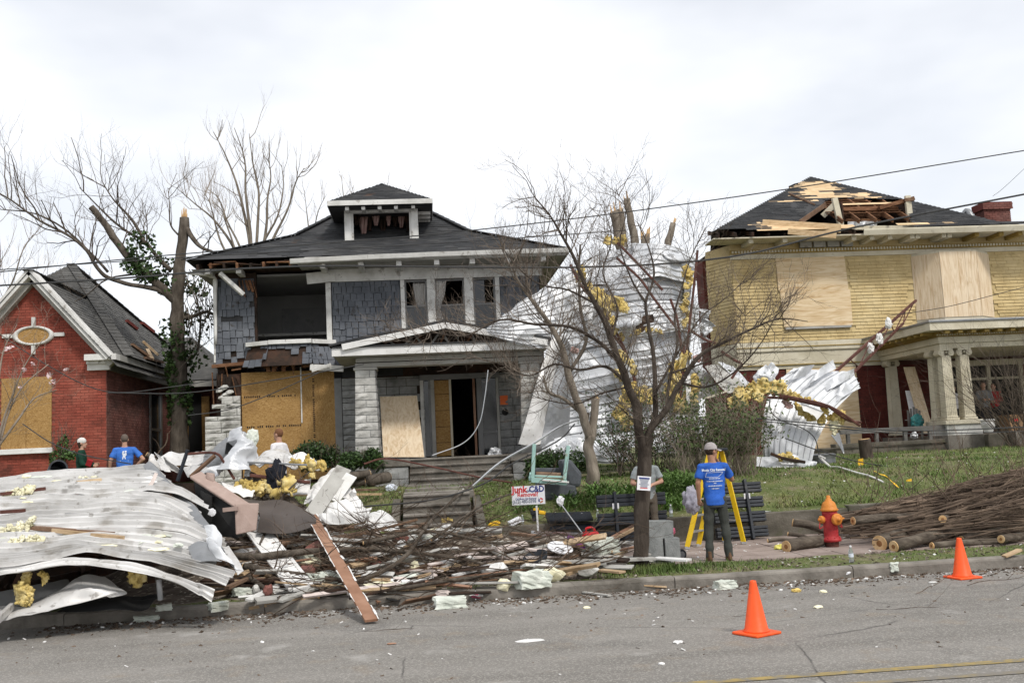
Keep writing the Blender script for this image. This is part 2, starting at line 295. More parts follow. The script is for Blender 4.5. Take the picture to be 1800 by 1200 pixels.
D('grey_metal', cols=[(.20, .205, .21), (.31, .315, .32)], scale=2, bump=.1, rough=.4, metal=.5, coord='Position', stain=[((.12, .12, .12), 2, .55, .2, .5)])
D('rust_steel', cols=[(.055, .022, .017), (.095, .036, .027), (.14, .06, .045)], scale=6, bump=.3, rough=.75, coord='Position')
D('bark', cols=[(.052, .043, .035), (.09, .075, .06), (.15, .128, .105)], scale=7, st=(1, 1, .3), bump=1., bscale=22, rough=1, coord='Position', spec=.1)
D('bark_dark', cols=[(.034, .027, .022), (.062, .05, .041), (.10, .083, .068)], scale=7, st=(1, 1, .3), bump=1., bscale=22, rough=1, coord='Position', spec=.1)
D('bark_light', cols=[(.12, .10, .078), (.19, .16, .128), (.27, .235, .19)], scale=6, st=(1, 1, .3), bump=1., bscale=20, rough=1, coord='Position', spec=.1)
D('twig', cols=[(.06, .047, .038), (.11, .088, .07), (.18, .15, .12)], scale=2, bump=0, rough=1, coord='Position', isl=.25, spec=.1)
D('twig_pale', cols=[(.17, .135, .105), (.25, .205, .165), (.34, .285, .235)], scale=2, bump=0, rough=1, coord='Position', isl=.2, spec=.1)
D('brush', cols=[(.05, .036, .028), (.10, .074, .055), (.17, .125, .092)], scale=2, bump=0, rough=1, coord='Position', isl=.35, spec=.1)
D('cut_wood', cols=[(.42, .24, .10), (.58, .38, .19), (.70, .52, .31)], scale=6, bump=.2, rough=.85, coord='Position', isl=.1)
D('heartwood', cols=[(.20, .09, .035), (.30, .15, .06)], scale=12, rough=.9, coord='Position')
D('lumber', cols=[(.33, .22, .12), (.46, .33, .20), (.56, .43, .29)], scale=3, st=(1, 1, 1), bump=.2, rough=.85, isl=.22, coord='Position', stain=[((.14, .085, .05), 2.4, .58, .1, .6)])
D('old_lumber', cols=[(.12, .068, .04), (.20, .12, .075), (.29, .195, .135)], scale=3, bump=.3, rough=.9, isl=.3, coord='Position', stain=[((.06, .035, .024), 2.4, .58, .1, .6)])
D('brown_board', cols=[(.21, .105, .06), (.27, .145, .088), (.33, .19, .125)], scale=2.5, bump=.1, rough=.6, isl=.1, coord='Position', stain=[((.5, .42, .36), 5, .68, .05, .6)])
D('ivy', cols=[(.022, .045, .012), (.04, .075, .02), (.075, .12, .04)], scale=2, bump=0, rough=.5, coord='Position', isl=.45)
D('box_leaf', cols=[(.018, .04, .010), (.034, .066, .016), (.06, .10, .028)], scale=2.2, bump=0, rough=.5, coord='Position', isl=.45)
D('shrub_leaf', cols=[(.045, .075, .02), (.075, .115, .032), (.12, .155, .055)], scale=2, bump=0, rough=.7, coord='Position', isl=.4)
D('orange_paper', cols=[(.72, .13, .03), (.8, .17, .05)], scale=3, bump=0, rough=.7)
D('stone_white', cols=[(.42, .42, .40), (.58, .58, .55), (.68, .68, .65)], scale=2, bump=.3, bscale=12, rough=.9, coord='Position', stain=[((.2, .195, .17), 2.2, .56, .12, .6)])
D('weathered', cols=[(.085, .08, .075), (.14, .135, .125), (.20, .19, .18)], scale=4, bump=.4, rough=.95, coord='Position')
D('pink_scrap', cols=[(.55, .38, .38), (.72, .6, .6)], scale=6, bump=0, rough=.8, coord='Position')
D('pink_toy', cols=[(.45, .07, .14), (.52, .12, .19)], scale=2, bump=0, rough=.4)
D('flag_pale', cols=[(.6, .55, .1), (.7, .65, .2)], scale=3, bump=0, rough=.5); D('rubble', cols=[(.06, .047, .037), (.12, .096, .076), (.22, .185, .15)], scale=4, bump=.9, bscale=18, rough=1, coord='Position', speck=((.4, .36, .3), 26, .09, .8))
D('bark_log', cols=[(.055, .045, .036), (.10, .082, .065), (.17, .145, .115)], scale=9, st=(.4, 1, 1), bump=1., bscale=24, rough=1, coord='Position', spec=.1)
D('dead_leaf', cols=[(.12, .075, .04), (.2, .14, .085), (.3, .235, .16)], scale=3, bump=0, rough=.9, coord='Position', isl=.3)
# ------------------------------------------------------------------ the ground
STX0, STX1 = -.5, .82
KY = 13.9                                            # street side of the kerb
def gz(x, y):                                        # height of the ground
    if y < KY: return 0.0
    if y < 15.15: return lerp(.12, .15, (y - KY) / 1.25)
    if y < 18.62: return .15
    top = .60
    if STX0 - .13 < x < STX1 + .13 and y < 20.33: return .1
    a = [(18.62, top), (20.3, 1.08), (21.6, 1.25), (24.5, 1.34), (28.5, 1.42), (45, 1.6), (1200, 1.6)]
    for (y0, z0), (y1, z1) in zip(a, a[1:]):
        if y <= y1: return lerp(z0, z1, (y - y0) / (y1 - y0)) + .05 * nse((x, y, 0), .35) * min(1, (y - 18.62) / 1.5)
    return 1.6
road = MB(); xs = [-900, -60, -30, -15, 0, 15, 30, 60, 900]; ys = [-60, 0, 5, 8.3, 11, 13, KY + .02]
road.grid([[(x, y, -.03 * abs(y - 8.3) / 5.5 if y < KY else -.031) if -5 < y else (x, y, -.07) for x in xs] for y in ys])
road.v = [(x, y, z if y > 8 else z) for x, y, z in road.v]
road.build('road', 'asphalt', kind='structure', base=V((0, 8, 0)))
def rz_(y): return -.03 * abs(y - 8.3) / 5.5
for yy, w in ((8.28, .11), (7.9, .10)):
    m = MB(); m.grid([[(x, y, rz_(y) + .006) for x in (-120, 0, 120)] for y in (yy - w / 2, yy + w / 2)])
    m.build('center_line', 'yellow_line' if yy > 8 else 'yellow_line_faint', kind='structure')
kerb = bpy.data.objects.new('kerb', None); COL.objects.link(kerb); kerb.location = (0, KY, 0); kerb['kind'] = 'structure'
x = -26.0; joints = []
while x < 34:
    w = 2.7 + U(-.15, .2); dz = U(-.008, .008); y0 = KY + U(-.012, .012)
    n = 9; prof = [(y0 + .012, -.06), (y0, .085), (y0 + .012, .112), (y0 + .04, .125), (y0 + .17, .13), (y0 + .17, -.06)]
    m = MB(); rows = []
    for i in range(n + 1):
        xx = lerp(x + .006, x + w - .006, i / n)
        rows.append([(xx, a + .010 * nse((xx, b * 9, a), 2.2), b + dz + .006 * nse((xx, 3, b), 3)) for a, b in prof])
    m.grid(rows); k = len(prof); m.f += [list(range(k))[::-1], list(range(n * k, n * k + k))]
    m.build('kerbstone', 'concrete', kerb); x += w
def sheet_ground(name, mat, y0, y1, x0, x1, dx, dy, dz=0, amp=0):
    m = MB(); ny = max(1, int((y1 - y0) / dy)); nx = max(1, int((x1 - x0) / dx)); rows = []
    for j in range(ny + 1):
        yy = lerp(y0, y1, j / ny); rows.append([(xx, yy, gz(xx, min(max(yy, y0 + 1e-3), y1 - 1e-3)) + dz + amp * nse((xx, yy, 1), 1.6)) for xx in [lerp(x0, x1, i / nx) for i in range(nx + 1)]])
    m.grid(rows); return m.build(name, mat, kind='structure', smooth=True, base=V((0, y0, 0)))
sheet_ground('verge', 'lawn', KY + .165, 15.16, -26, 34, .35, .2, -.012, .03)
sheet_ground('sidewalk_bed', 'soil', 15.15, 18.6, -26, 34, 2, 1.7, -.03)
sidewalk = bpy.data.objects.new('sidewalk', None); COL.objects.link(sidewalk); sidewalk.location = (0, 15.2, 0); sidewalk['kind'] = 'structure'
pm = MB().box((0, 0, -.03), (.565, .565, .06)).mesh('paver')
pm.materials.append(MAT('paver'))
for i in range(-7, 20):
    for j in range(6):
        xx, yy = i * .58 + .29 - .6, 15.15 + .29 + j * .58
        if not (-1.5 < xx < 10.6): continue
        inst(pm, 'paver', sidewalk, (xx, yy, .15 + U(-.006, .006)), (U(-.008, .008), U(-.008, .008), U(-.012, .012)))
for a, b in ((-26, -1.6), (10.5, 34)):
    xx = a
    while xx < b:
        w = min(1.5, b - xx); MB().b2((xx + .008, 15.17, .05), (xx + w - .008, 18.62, .145)).build('slab', 'concrete', sidewalk); xx += w
lx = sorted(list(np.arange(-40, 48.1, .45)) + [STX0 - .135, STX0 - .125, STX1 + .125, STX1 + .135]); ly = sorted(list(np.arange(18.64, 46, .35)) + [20.325, 20.335])
m = MB(); m.grid([[(x, y, gz(x, y) + .05 * nse((x, y, 1), 1.6)) for x in lx] for y in ly]); m.build('lawn', 'lawn', kind='structure', smooth=False, base=V((0, 18.64, 0)))
m = MB(); m.grid([[(x, y, 1.45) for x in (-1500, -60, 0, 60, 1500)] for y in (44, 120, 3000)]); m.build('ground', 'lawn', kind='structure', base=V((0, 44, 0)))
for sx in (-1, 1):
    m = MB(); m.grid([[(x, y, gz(x, y) - .02) for x in ((-1500, -39.9) if sx < 0 else (47.9, 1500))] for y in (18.7, 19, 20.3, 24, 44.2)]); m.build('side_ground', 'lawn', kind='structure', base=V((sx * 50, 20, 0)))
# low retaining wall behind the sidewalk, in blocks, with a gap for the garden steps
STX0, STX1 = -.5, .82
rw = thing('retaining_wall', 'low stained concrete retaining wall along the back of the sidewalk', 'wall', (0, 18.7, .1))
x = -24.0
while x < 33:
    w = 2.3 + U(-.5, .6)
    a, b = x, min(x + w, 33)
    if a < STX0 - .28 < b: b = STX0 - .28
    if not (STX0 - .29 < (a + b) / 2 < STX1 + .28) and b - a > .08:
        top = .60 + (.06 if a > 6 else 0) + U(-.012, .012); m = MB(); m.b2((a + .006, 18.55, .08), (b - .006, 18.8, top)); m.build('block', 'old_concrete', rw, bevel=.02)
    x = b if b > STX1 or b < STX0 - .3 else STX1 + .28
# garden steps: sidewalk -> lawn
gs = thing('garden_steps', 'mossy concrete garden steps leading from the sidewalk to the lawn', 'steps', ((STX0 + STX1) / 2, 18.6, .15))
for k in range(6):
    zt = .15 + (k + 1) * .178 + U(-.005, .005); MB().b2((STX0, 18.5 + k * .30, .1), (STX1, 18.5 + k * .30 + .3, zt - .05)).build('riser', 'riser_shade_concrete', gs); MB().b2((STX0, 18.46 + k * .30, zt - .05), (STX1, 18.5 + k * .30 + .34, zt)).build('tread', 'concrete', gs, bevel=.014)  # risers coloured darker than treads to stand for shade
for s_, xx in ((0, STX0 - .14), (1, STX1 + .14)):
    MB().prism([(xx - .08, 18.5, .1), (xx - .08, 18.5, .66), (xx - .08, 20.4, 1.14), (xx - .08, 20.4, .1)], (.16, 0, 0)).build('cheek_wall', 'old_concrete', gs, bevel=.015)
gp = bpy.data.objects.new('garden_path', None); COL.objects.link(gp); gp.location = (0, 20.3, 1.2); gp['kind'] = 'structure'
for k in range(3):
    MB().b2((STX0, 20.34 + k * 1.0, 1.0), (STX1 + .1, 20.34 + k * 1.0 + .985, 1.235 + k * .05)).build('slab', 'concrete', gp)
# ------------------------------------------------------------------ rough-faced stone blocks, one object each
def stones(par, o, e1, w, h, rowh, bl, depth, mat, keep=None, name='stone_block', alt=None):
    o, e1 = V(o), V(e1).normalized(); e2 = V((0, 0, 1)); n = e1.cross(e2); z = 0; r_ = 0
    while z < h - .03:
        rh = min((rowh if not alt else (rowh if r_ % 2 == 0 else alt)) , h - z); x = -U(0, bl * .6) * (r_ % 2)
        while x < w - .01:
            b_ = bl * U(.7, 1.35); a, b = max(x, 0), min(x + b_, w); x += b_
            if w - b < .09: b = w; x = w
            if b - a < .05: continue
            c = o + e1 * ((a + b) / 2) + e2 * (z + rh / 2)
            if keep and not keep(c): continue
            g = .007; A, B, Z0, Z1 = a + g, b - g, z + g, z + rh - g; m = MB(); nx = 4; rows = []
            for j in range(3):
                row = []
                for i in range(nx):
                    ed = i in (0, nx - 1) or j in (0, 2)
                    row.append(o + e1 * lerp(A, B, i / (nx - 1)) + e2 * lerp(Z0, Z1, j / 2) + n * (depth * (U(.35, .75) if ed else U(.55, 1.45)) + .02))
                rows.append(row)
            m.grid(rows); k = len(m.v)
            m.add([o + e1 * xx + e2 * zz - n * .06 for xx, zz in ((A, Z0), (B, Z0), (B, Z1), (A, Z1))], [])
            q = [0, nx - 1, 3 * nx - 1, 2 * nx]
            m.f += [[k, k + 1, nx - 1, 2, 1, 0], [k + 1, k + 2, 3 * nx - 1, 2 * nx - 1, nx - 1], [k + 2, k + 3, 2 * nx, 2 * nx + 1, 2 * nx + 2, 3 * nx - 1], [k + 3, k, 0, nx, 2 * nx]]
            m.build(name, mat, par)
        z += rh; r_ += 1
def trim(par, name, a, b, m='white_trim', bevel=.006): return MB().b2(a, b).build(name, m, par, bevel=bevel)
def boardm(par, name, a, b, w, h, m, up=(0, 0, 1), bevel=.004): return MB().beam(a, b, w, h, up).build(name, m, par, bevel=bevel)

# ------------------------------------------------------------------ house clad in grey shingles (middle)
H = thing('shingled_house', 'two-storey house with blue-grey shingle walls, torn open upper window and stone porch', 'house', (-1.1, 27, 1.4))
YW = 27.0; XL, XR = -5.5, 3.3
w = MB()                                            # wall shell with openings
def wallbox(x0, x1, z0, z1, y0=YW, y1=YW + .18): w.b2((x0, y0, z0), (x1, y1, z1))
for a in ((XL, -4.42, 4.55, 7.1), (-4.42, -2.5, 4.55, 5.1), (-2.5, -.45, 4.15, 7.1), (-.45, 2.1, 4.15, 5.36), (-.45, 2.1, 6.78, 7.1), (2.1, XR, 4.15, 7.1), (XL, -2.2, 1.3, 4.38), (-2.2, -.02, 1.3, 4.15), (-.02, 1.95, 4.08, 4.15), (1.95, XR, 1.3, 4.15)): wallbox(*a)
w.b2((XL, YW + .181, 1.3), (XL + .18, 37, 7.1)); w.b2((XR - .18, YW + .181, 1.3), (XR, 37, 7.1)); w.b2((XL, 37.001, 1.3), (XR, 37.2, 7.1))
w.build('wall', 'charred', H)
room = MB()                                         # the room behind the torn window
room.b2((XL + .2, 27.2, 4.85), (-2.2, 30.6, 4.95)); room.b2((XL + .2, 27.2, 7.02), (-2.2, 30.6, 7.08)); room.b2((XL + .2, 30.4, 4.96), (-2.2, 30.5, 7.01)); room.b2((-2.35, 27.2, 4.96), (-2.25, 30.39, 7.01)); room.b2((XL + .22, 27.2, 4.96), (XL + .32, 30.39, 7.01))
room.build('room', 'interior', H)
trim(H, 'shelf', (-5.1, 29.9, 5.72), (-2.36, 30.39, 5.8), 'white_trim'); MB().b2((-4.2, 30.3, 5.81), (-2.9, 30.385, 6.6)).build('alcove', 'grey_paint', H); MB().b2((-4.7, 30.25, 4.96), (-2.5, 30.385, 5.6)).build('cabinet', 'charred', H)
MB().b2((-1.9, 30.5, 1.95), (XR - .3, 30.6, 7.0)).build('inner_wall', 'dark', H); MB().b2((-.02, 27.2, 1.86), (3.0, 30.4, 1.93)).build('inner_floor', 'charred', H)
# shingle skins, one object each
sm = []
for k in range(4):
    q = MB(); a = U(.018, .027); dx = U(-.02, .02)
    q.add([(-.5, -a, dx), (.5, -a * U(.8, 1.3), -dx), (.5, -.003, 1), (-.5, -.003, 1), (-.5, .004, dx), (.5, .004, -dx)], [(0, 1, 2, 3), (4, 5, 1, 0), (5, 2, 1), (4, 0, 3)])
    me = q.mesh('wall_shingle'); me.materials.append(MAT('wall_shingle')); sm.append(me)
cnt = [0]
def shingle(q, fs, c, n, e1, e2):
    a, b, t = q[0], q[1], q[2]; cnt[0] += 1
    o = inst(random.choice(sm), 'wall_shingle', SH, (a + b) / 2, (math.atan2(-(e2.y), e2.z) if abs(e2.y) > 1e-3 else 0, U(-.012, .012), math.atan2(e1.y, e1.x)), ((b - a).length - .010, 1, (t - b).length))
    return o
SH = MB().b2((-2.41, YW - .012, 4.16), (-.56, YW - .001, 6.76)).build('sheathing', 'tar_paper', H); MB().b2((2.16, YW - .012, 4.5), (3.27, YW - .001, 6.76)).build('sheathing', 'tar_paper', H); MB().b2((XL + .01, YW - .012, 5.2), (-4.47, YW - .001, 6.95)).build('sheathing', 'tar_paper', H)
def keepA(c):
    if c.z < 4.95 + .12 * math.sin(c.x * 7) and (c.x > -5.0 or nse((c.x * 5, 1, c.z * 5)) > .1): return random.random() < .35
    if c.z > 6.6 and c.x > -4.9: return random.random() < .25
    return nse((c.x * 3, 2, c.z * 3)) < .42
tiles(None, [(XL, YW - .014, 4.6), (-4.46, YW - .014, 4.6), (-4.46, YW - .014, 6.95), (XL, YW - .014, 6.95)], .19, .165, .02, cb=shingle, keep=keepA, vw=.35, hj=.12)
tiles(None, [(-2.4, YW - .014, 4.72), (-.56, YW - .014, 4.72), (-.56, YW - .014, 6.76), (-2.4, YW - .014, 6.76)], .19, .175, .02, cb=shingle, vw=.35, hj=.14)
tiles(None, [(2.17, YW - .014, 4.9), (3.26, YW - .014, 4.9), (3.26, YW - .014, 6.76), (2.17, YW - .014, 6.76)], .2, .19, .02, cb=shingle, vw=.35, hj=.1)
# flared skirt under the torn window, bowed like a shallow bay
sk = [(-4.62, YW - .10, 5.08), (-4.05, YW - .38, 5.08), (-2.95, YW - .38, 5.08), (-2.4, YW - .10, 5.08)]; skb = [(-4.75, YW - .3, 4.5), (-4.1, YW - .62, 4.5), (-2.9, YW - .62, 4.5), (-2.2, YW - .3, 4.5)]
bay = MB()
for i in range(3): bay.poly([V(sk[i]) + V((0, .03, 0)), V(sk[i + 1]) + V((0, .03, 0)), V(skb[i + 1]) + V((0, .03, 0)), V(skb[i]) + V((0, .03, 0))])
bay.poly([V(q) + V((0, .03, 0)) for q in sk] + [V((-2.4, YW, 5.08)), V((-4.62, YW, 5.08))]); bay.build('bay_frame', 'charred', H, solid=.02)
for i in range(3):
    kp = (lambda c: random.random() < (.75 if c.z > 4.9 else .35)) if i == 0 else (lambda c: (c.z > 4.95 or c.x > -3.12 or random.random() < .08)) if i == 1 else (lambda c: random.random() < .95)
    tiles(None, [skb[i], skb[i + 1], sk[i + 1], sk[i]], .165, .17, .02, cb=shingle, keep=kp, vw=.3, hj=.2)
for k in range(16):                                 # splintered laths below
    x0 = U(-5.4, -2.9); z0 = U(4.45, 4.75)
    boardm(H, 'broken_lath', (x0, YW - U(.05, .45), z0), (x0 + U(-.3, .5), YW - U(.05, .5), z0 - U(-.12, .3)), .02, U(.03, .08), 'split_wood')
boardm(H, 'broken_beam', (-4.05, YW - .4, 4.72), (-2.95, YW - .42, 4.78), .1, .09, 'split_wood'); boardm(H, 'broken_beam', (-5.6, YW - .05, 4.6), (-4.5, YW - .06, 4.66), .1, .09, 'split_wood')
for x0 in (-4.0, -3.75, -4.15): MB().b2((x0, YW - .3, 4.38), (x0 + .1, YW - .2, 4.66)).build('stud', 'split_wood', H)
# sills, frieze and window surrounds
for i, (a, b) in enumerate((((-4.66, YW - .14, 5.13), (-4.05, YW - .44, 5.13)), ((-4.05, YW - .44, 5.14), (-2.93, YW - .44, 5.14)), ((-2.93, YW - .44, 5.13), (-2.34, YW - .12, 5.12)))): boardm(H, 'sill', a, b, .14, .11, 'white_trim')
trim(H, 'window_post', (-2.56, YW - .09, 5.18), (-2.42, YW + .02, 6.75)); trim(H, 'frieze', (-2.62, YW - .07, 6.77), (3.34, YW + .01, 7.12), bevel=.004)
boardm(H, 'broken_frieze', (-3.05, YW - .16, 6.86), (-2.3, YW - .1, 6.93), .05, .3, 'white_trim')
trim(H, 'corner_board', (XL - .05, YW - .04, 4.7), (XL + .0, YW + .15, 6.95), 'white_trim')
for a, b in ((-.55, -.44), (.17, .39), (1.19, 1.43), (2.04, 2.16)): trim(H, 'window_post', (a, YW - .06, 5.36), (b, YW + .06, 6.768))
trim(H, 'sill', (-.6, YW - .1, 5.28), (2.2, YW + .03, 5.358))
for a, b in ((-.44, .17), (.39, 1.19), (1.43, 2.04)):
    wi = MB().b2((a, YW + .09, 5.36), (b, YW + .105, 6.02)).build('window_sash', 'glass', H)
    for z in (5.37, 6.02, 6.72): MB().b2((a, YW + .05, z), (b, YW + .12, z + .05)).build('sash_rail', 'grey_paint', wi)
    for xx in (a, b - .045): MB().b2((xx, YW + .052, 5.42), (xx + .045, YW + .118, 6.72)).build('sash_stile', 'grey_paint', wi)
def cloth(par, name, top, wid, zs, mat, amp=.04, folds=7, wfun=None, thick=.004):
    m = MB(); rows = []; z0, z1 = zs; n = 28
    for j in range(15):
        t = j / 14; ww = wid * (wfun(t) if wfun else 1); cx = top[0]
        rows.append([(cx + (i / n - .5) * ww + (top[2] * t if len(top) > 2 else 0), top[1] + amp * math.sin(i / n * folds * 6.28 + t * 2) * (.5 + t) + .02 * nse((i * .3, j * .5, z0)), lerp(z0, z1, t)) for i in range(n + 1)])
    return m.grid(rows).build(name, mat, par, smooth=True, solid=thick)
cloth(H, 'curtain', (.0, YW + .2), .42, (6.72, 5.9), 'curtain', wfun=lambda t: 1 - .4 * t)
cloth(H, 'curtain', (.52, YW + .06, -.12), .36, (6.72, 5.35), 'curtain', wfun=lambda t: 1 - .65 * math.exp(-((t - .55) / .2) ** 2) + .5 * max(0, t - .6))
cloth(H, 'curtain', (1.6, YW + .2), .3, (6.72, 5.6), 'grey_paint')
MB().b2((1.42, YW + .065, 5.36), (1.75, YW + .075, 6.7)).build('window_pane', 'glass', H)
# roof: flared hip
ex0, ex1, ey, ez = -6.05, 3.95, 26.0, 7.30; ap = V((-1.05, 31.0, 10.42)); cor = [V((ex0, ey, ez)), V((ex1, ey, ez)), V((ex1, 36, ez)), V((ex0, 36, ez))]
mid = [c.lerp(ap, .5) - V((0, 0, .42)) for c in cor]; rf = MB()
for i in range(4):
    j = (i + 1) % 4; rf.poly([cor[i], cor[j], mid[j], mid[i]]); rf.poly([mid[i], mid[j], ap])
RF = rf.build('roof', 'tar_paper', H)
tl = MB()
burn = lambda c: not (nse((c.x * .9, c.y * .9, 5)) > .33 and c.x < -2.6)
tor = lambda c: not (c.x < -3.6 and c.y < 26.35 + .25 * nse((c.x * 2, 0, 3))) and random.random() > .03 and burn(c)
for i in (0, 1, 3):
    j = (i + 1) % 4; tiles(tl, [cor[i], cor[j], mid[j], mid[i]], .145, .3, .014, keep=tor, vw=.3); tiles(tl, [mid[i], mid[j], ap], .145, .3, .014, keep=tor, vw=.3)
tl.build('shingles', 'roof_dark', RF, kind='stuff')
hc = MB()
for a, b in ((cor[0], mid[0]), (mid[0], ap), (cor[1], mid[1]), (mid[1], ap)):
    n = int((b - a).length / .24)
    for k in range(n):
        c = a.lerp(b, (k + .5) / n) + V((0, 0, .02)); t = (b - a).normalized(); hc.beam(c - t * .14 + V((0, 0, .015)), c + t * .12, .3, .02)
hc.build('hip_caps', 'roof_dark', RF, kind='stuff')
sf = MB(); sf.b2((-3.2, ey + .03, 7.13), (3.9, YW + .02, 7.16)); sf.b2((XR, YW + .03, 7.13), (3.9, 36, 7.16)); sf.b2((-6.0, YW + .03, 7.13), (XL, 36, 7.16)); sf.b2((-6.0, ey + .5, 7.12), (-4.9, YW + .02, 7.15)); sf.build('soffit', 'soffit', H)
m = MB(); pr_ = [(0, .0), (-.03, .02), (-.06, .13), (.06, .13), (.06, .0)]      # gutter, sagging towards its torn end
rows = []
for i in range(13):
    t = i / 12; x = lerp(-3.35, 3.98, t); sag = -.10 * (1 - t) ** 3 + .008 * nse((x, 0, 0), 2); yo = ey - .03 - .12 * (1 - t) ** 3
    rows.append([(x, yo + a, ez - .12 + b + sag) for a, b in pr_])
m.grid(rows).f.append(list(range(5))); m.build('gutter', 'white_trim', H, solid=.006)
m = MB(); rows = []
for i in range(11):
    y = lerp(ey - .03, 36, i / 10); rows.append([(3.98 + a, y, ez - .12 + b) for a, b in ((0, 0), (.03, .02), (.06, .13), (-.06, .13), (-.06, 0))])
m.grid(rows).build('gutter', 'white_trim', H, solid=.006)
trim(H, 'fascia', (-3.0, ey + .0, 7.16), (3.92, ey + .028, 7.28), 'white_trim')
for x in (-2.55, -1.55, -.55, .45, 1.4, 2.35, 3.3): MB().b2((x - .07, ey + .08, 6.99), (x + .07, YW - .075, 7.128)).build('bracket', 'white_trim', H, bevel=.01)
for x in (-5.55, -4.75): MB().b2((x - .07, ey + .3, 6.97), (x + .07, YW - .07, 7.11)).build('bracket', 'white_trim', H, bevel=.01)
for k in range(8):                                  # bare rafter tails where the eave is torn
    x = -5.75 + k * .34; boardm(H, 'rafter', (x, ey - .05 + U(-.1, .15), 7.12 + U(-.03, .02)), (x, YW + 1.2, 7.66), .05, .13, 'split_wood' if k % 2 else 'charred')
m = MB().b2((-5.95, ey + .75, 7.16), (-3.1, YW + .6, 7.2)); m.build('roof_deck', 'charred', H)
for k in range(7):
    x = U(-5.9, -3.4); boardm(H, 'torn_board', (x, ey + U(0, .25), 7.2 + U(-.06, .05)), (x + U(.5, 1.3), ey + U(0, .3), 7.2 + U(-.08, .06)), .12, .025, 'split_wood' if k % 3 else 'charred')
boardm(H, 'hanging_bracket', P(386, 480, 26.3), P(428, 518, 26.5), .16, .1, 'white_trim')
MB().tube(crom([P(330, 480, 26.4), P(366, 484, 26.6), P(379, 492, 26.9), P(379, 520, 26.9), P(379, 605, 26.9)], 20), .04, 8).build('downspout', 'white_trim', H, smooth=True)
for k in range(5): boardm(H, 'torn_lath', P(420 + k * 6, 492, 26.9), P(424 + k * 7, 512 + U(-4, 14), 26.9), .02, .07, 'split_wood')
# dormer
DY = 27.7; dx0, dx1 = -2.06, .0; DM = MB().b2((dx0 + .02, DY + .02, 7.8), (dx0 + .1, 30, 9.05)).b2((dx1 - .1, DY + .02, 7.8), (dx1 - .02, 30, 9.05)).b2((dx0 + .1, DY + 1.6, 7.8), (dx1 - .1, DY + 1.7, 9.0)).build('dormer', 'charred', H)
for a, b in ((dx0, dx0 + .2), (dx1 - .2, dx1)): trim(DM, 'dormer_post', (a, DY - .05, 8.02), (b, DY + .1, 9.0))
trim(DM, 'dormer_head', (dx0, DY - .052, 8.84), (dx1, DY + .1, 8.92)); trim(DM, 'dormer_sill', (dx0 - .06, DY - .12, 7.9), (dx1 + .06, DY + .1, 8.03))
trim(DM, 'window_frame', (dx0 + .2, DY - .02, 8.03), (dx0 + .25, DY + .06, 8.9)); trim(DM, 'window_frame', (dx1 - .25, DY - .02, 8.03), (dx1 - .2, DY + .06, 8.9))
de = [V((dx0 - .4, DY - .5, 9.06)), V((dx1 + .4, DY - .5, 9.06)), V((dx1 + .4, 31.2, 9.06)), V((dx0 - .4, 31.2, 9.06))]; dp = V((-1.03, DY + 1.25, 10.02)); dp2 = V((-1.03, 31.2, 10.02))
m = MB(); m.poly([de[0], de[1], dp]); m.poly([de[1], de[2], dp2, dp]); m.poly([de[3], de[0], dp, dp2]); m.poly([q - V((0, 0, .14)) for q in de][::-1]); DR = m.build('dormer_roof', 'tar_paper', DM)
tl = MB(); dm_ = [de[0].lerp(dp, .5) - V((0, 0, .07)), de[1].lerp(dp, .5) - V((0, 0, .07))]
tiles(tl, [de[0], de[1], dp], .13, .28, .014, vw=.3); tiles(tl, [de[1], de[2], dp2, dp], .13, .28, .014, vw=.3); tiles(tl, [de[3], de[0], dp, dp2], .13, .28, .014, vw=.3); tl.build('shingles', 'roof_dark', DR, kind='stuff')
trim(DM, 'fascia', (de[0].x - .02, DY - .53, 8.94), (de[1].x + .02, DY - .505, 9.08)); trim(DM, 'fascia', (de[0].x - .025, DY - .5, 8.94), (de[0].x - .002, 31, 9.08)); trim(DM, 'fascia', (de[1].x + .002, DY - .5, 8.94), (de[1].x + .025, 31, 9.08))
for x in (-1.95, -1.5, -1.05, -.6, -.12): MB().b2((x - .05, DY - .44, 8.83), (x + .05, DY - .053, 8.918)).build('bracket', 'white_trim', DM)
for k in range(3): MB().b2((dx1 + .001, DY + .3 + k * .5, 8.83), (dx1 + .36, DY + .4 + k * .5, 8.918)).build('bracket', 'white_trim', DM)
for k in range(9):
    x = lerp(dx0 + .3, dx1 - .3, k / 8); cloth(DM, 'hanging_insulation', (x, DY + .5 + U(0, .5)), U(.12, .28), (8.95, U(8.25, 8.7)), 'pink_insulation' if k % 2 else 'charred', amp=.03, folds=2, wfun=lambda t: 1 - .6 * t, thick=.03)
# first floor left: boarded window, broken stone
def board(par, name, a, b, y, m, th=.018, rot=0): return MB().b2((a[0], y - th, a[1]), (b[0], y, b[1])).build(name, m, par)
board(H, 'boarding', (-4.84, 1.5), (-3.28, 4.4), YW - .03, 'osb'); board(H, 'boarding', (-3.3, 1.5), (-2.4, 4.38), YW - .055, 'osb_upright')
for n_, x0, z0, dx, dz, hh in (('stamped_print', -4.78, 3.72, .055, 0, .07), ('stamped_print', -4.72, 2.92, .055, 0, .07), ('stamped_print', -2.98, 2.1, 0, .055, .07)):
    m = MB(); y = YW - (.0495 if dx else .0745)
    for k in range(26 if dx else 38):
        if U(0, 1) < .8: a = (x0 + dx * k, z0 + dz * k); m.poly([(a[0], y, a[1]), (a[0] + (.035 if dx else hh * U(.5, 1)), y, a[1]), (a[0] + (.035 if dx else hh * .7), y, a[1] + (hh * U(.5, 1) if dx else .035)), (a[0], y, a[1] + (hh * .7 if dx else .035))])
    m.build(n_, 'charred', H, kind='stuff')
trim(H, 'window_jamb', (-2.4, YW - .1, 1.5), (-2.21, YW + .02, 4.15), 'grey_paint')
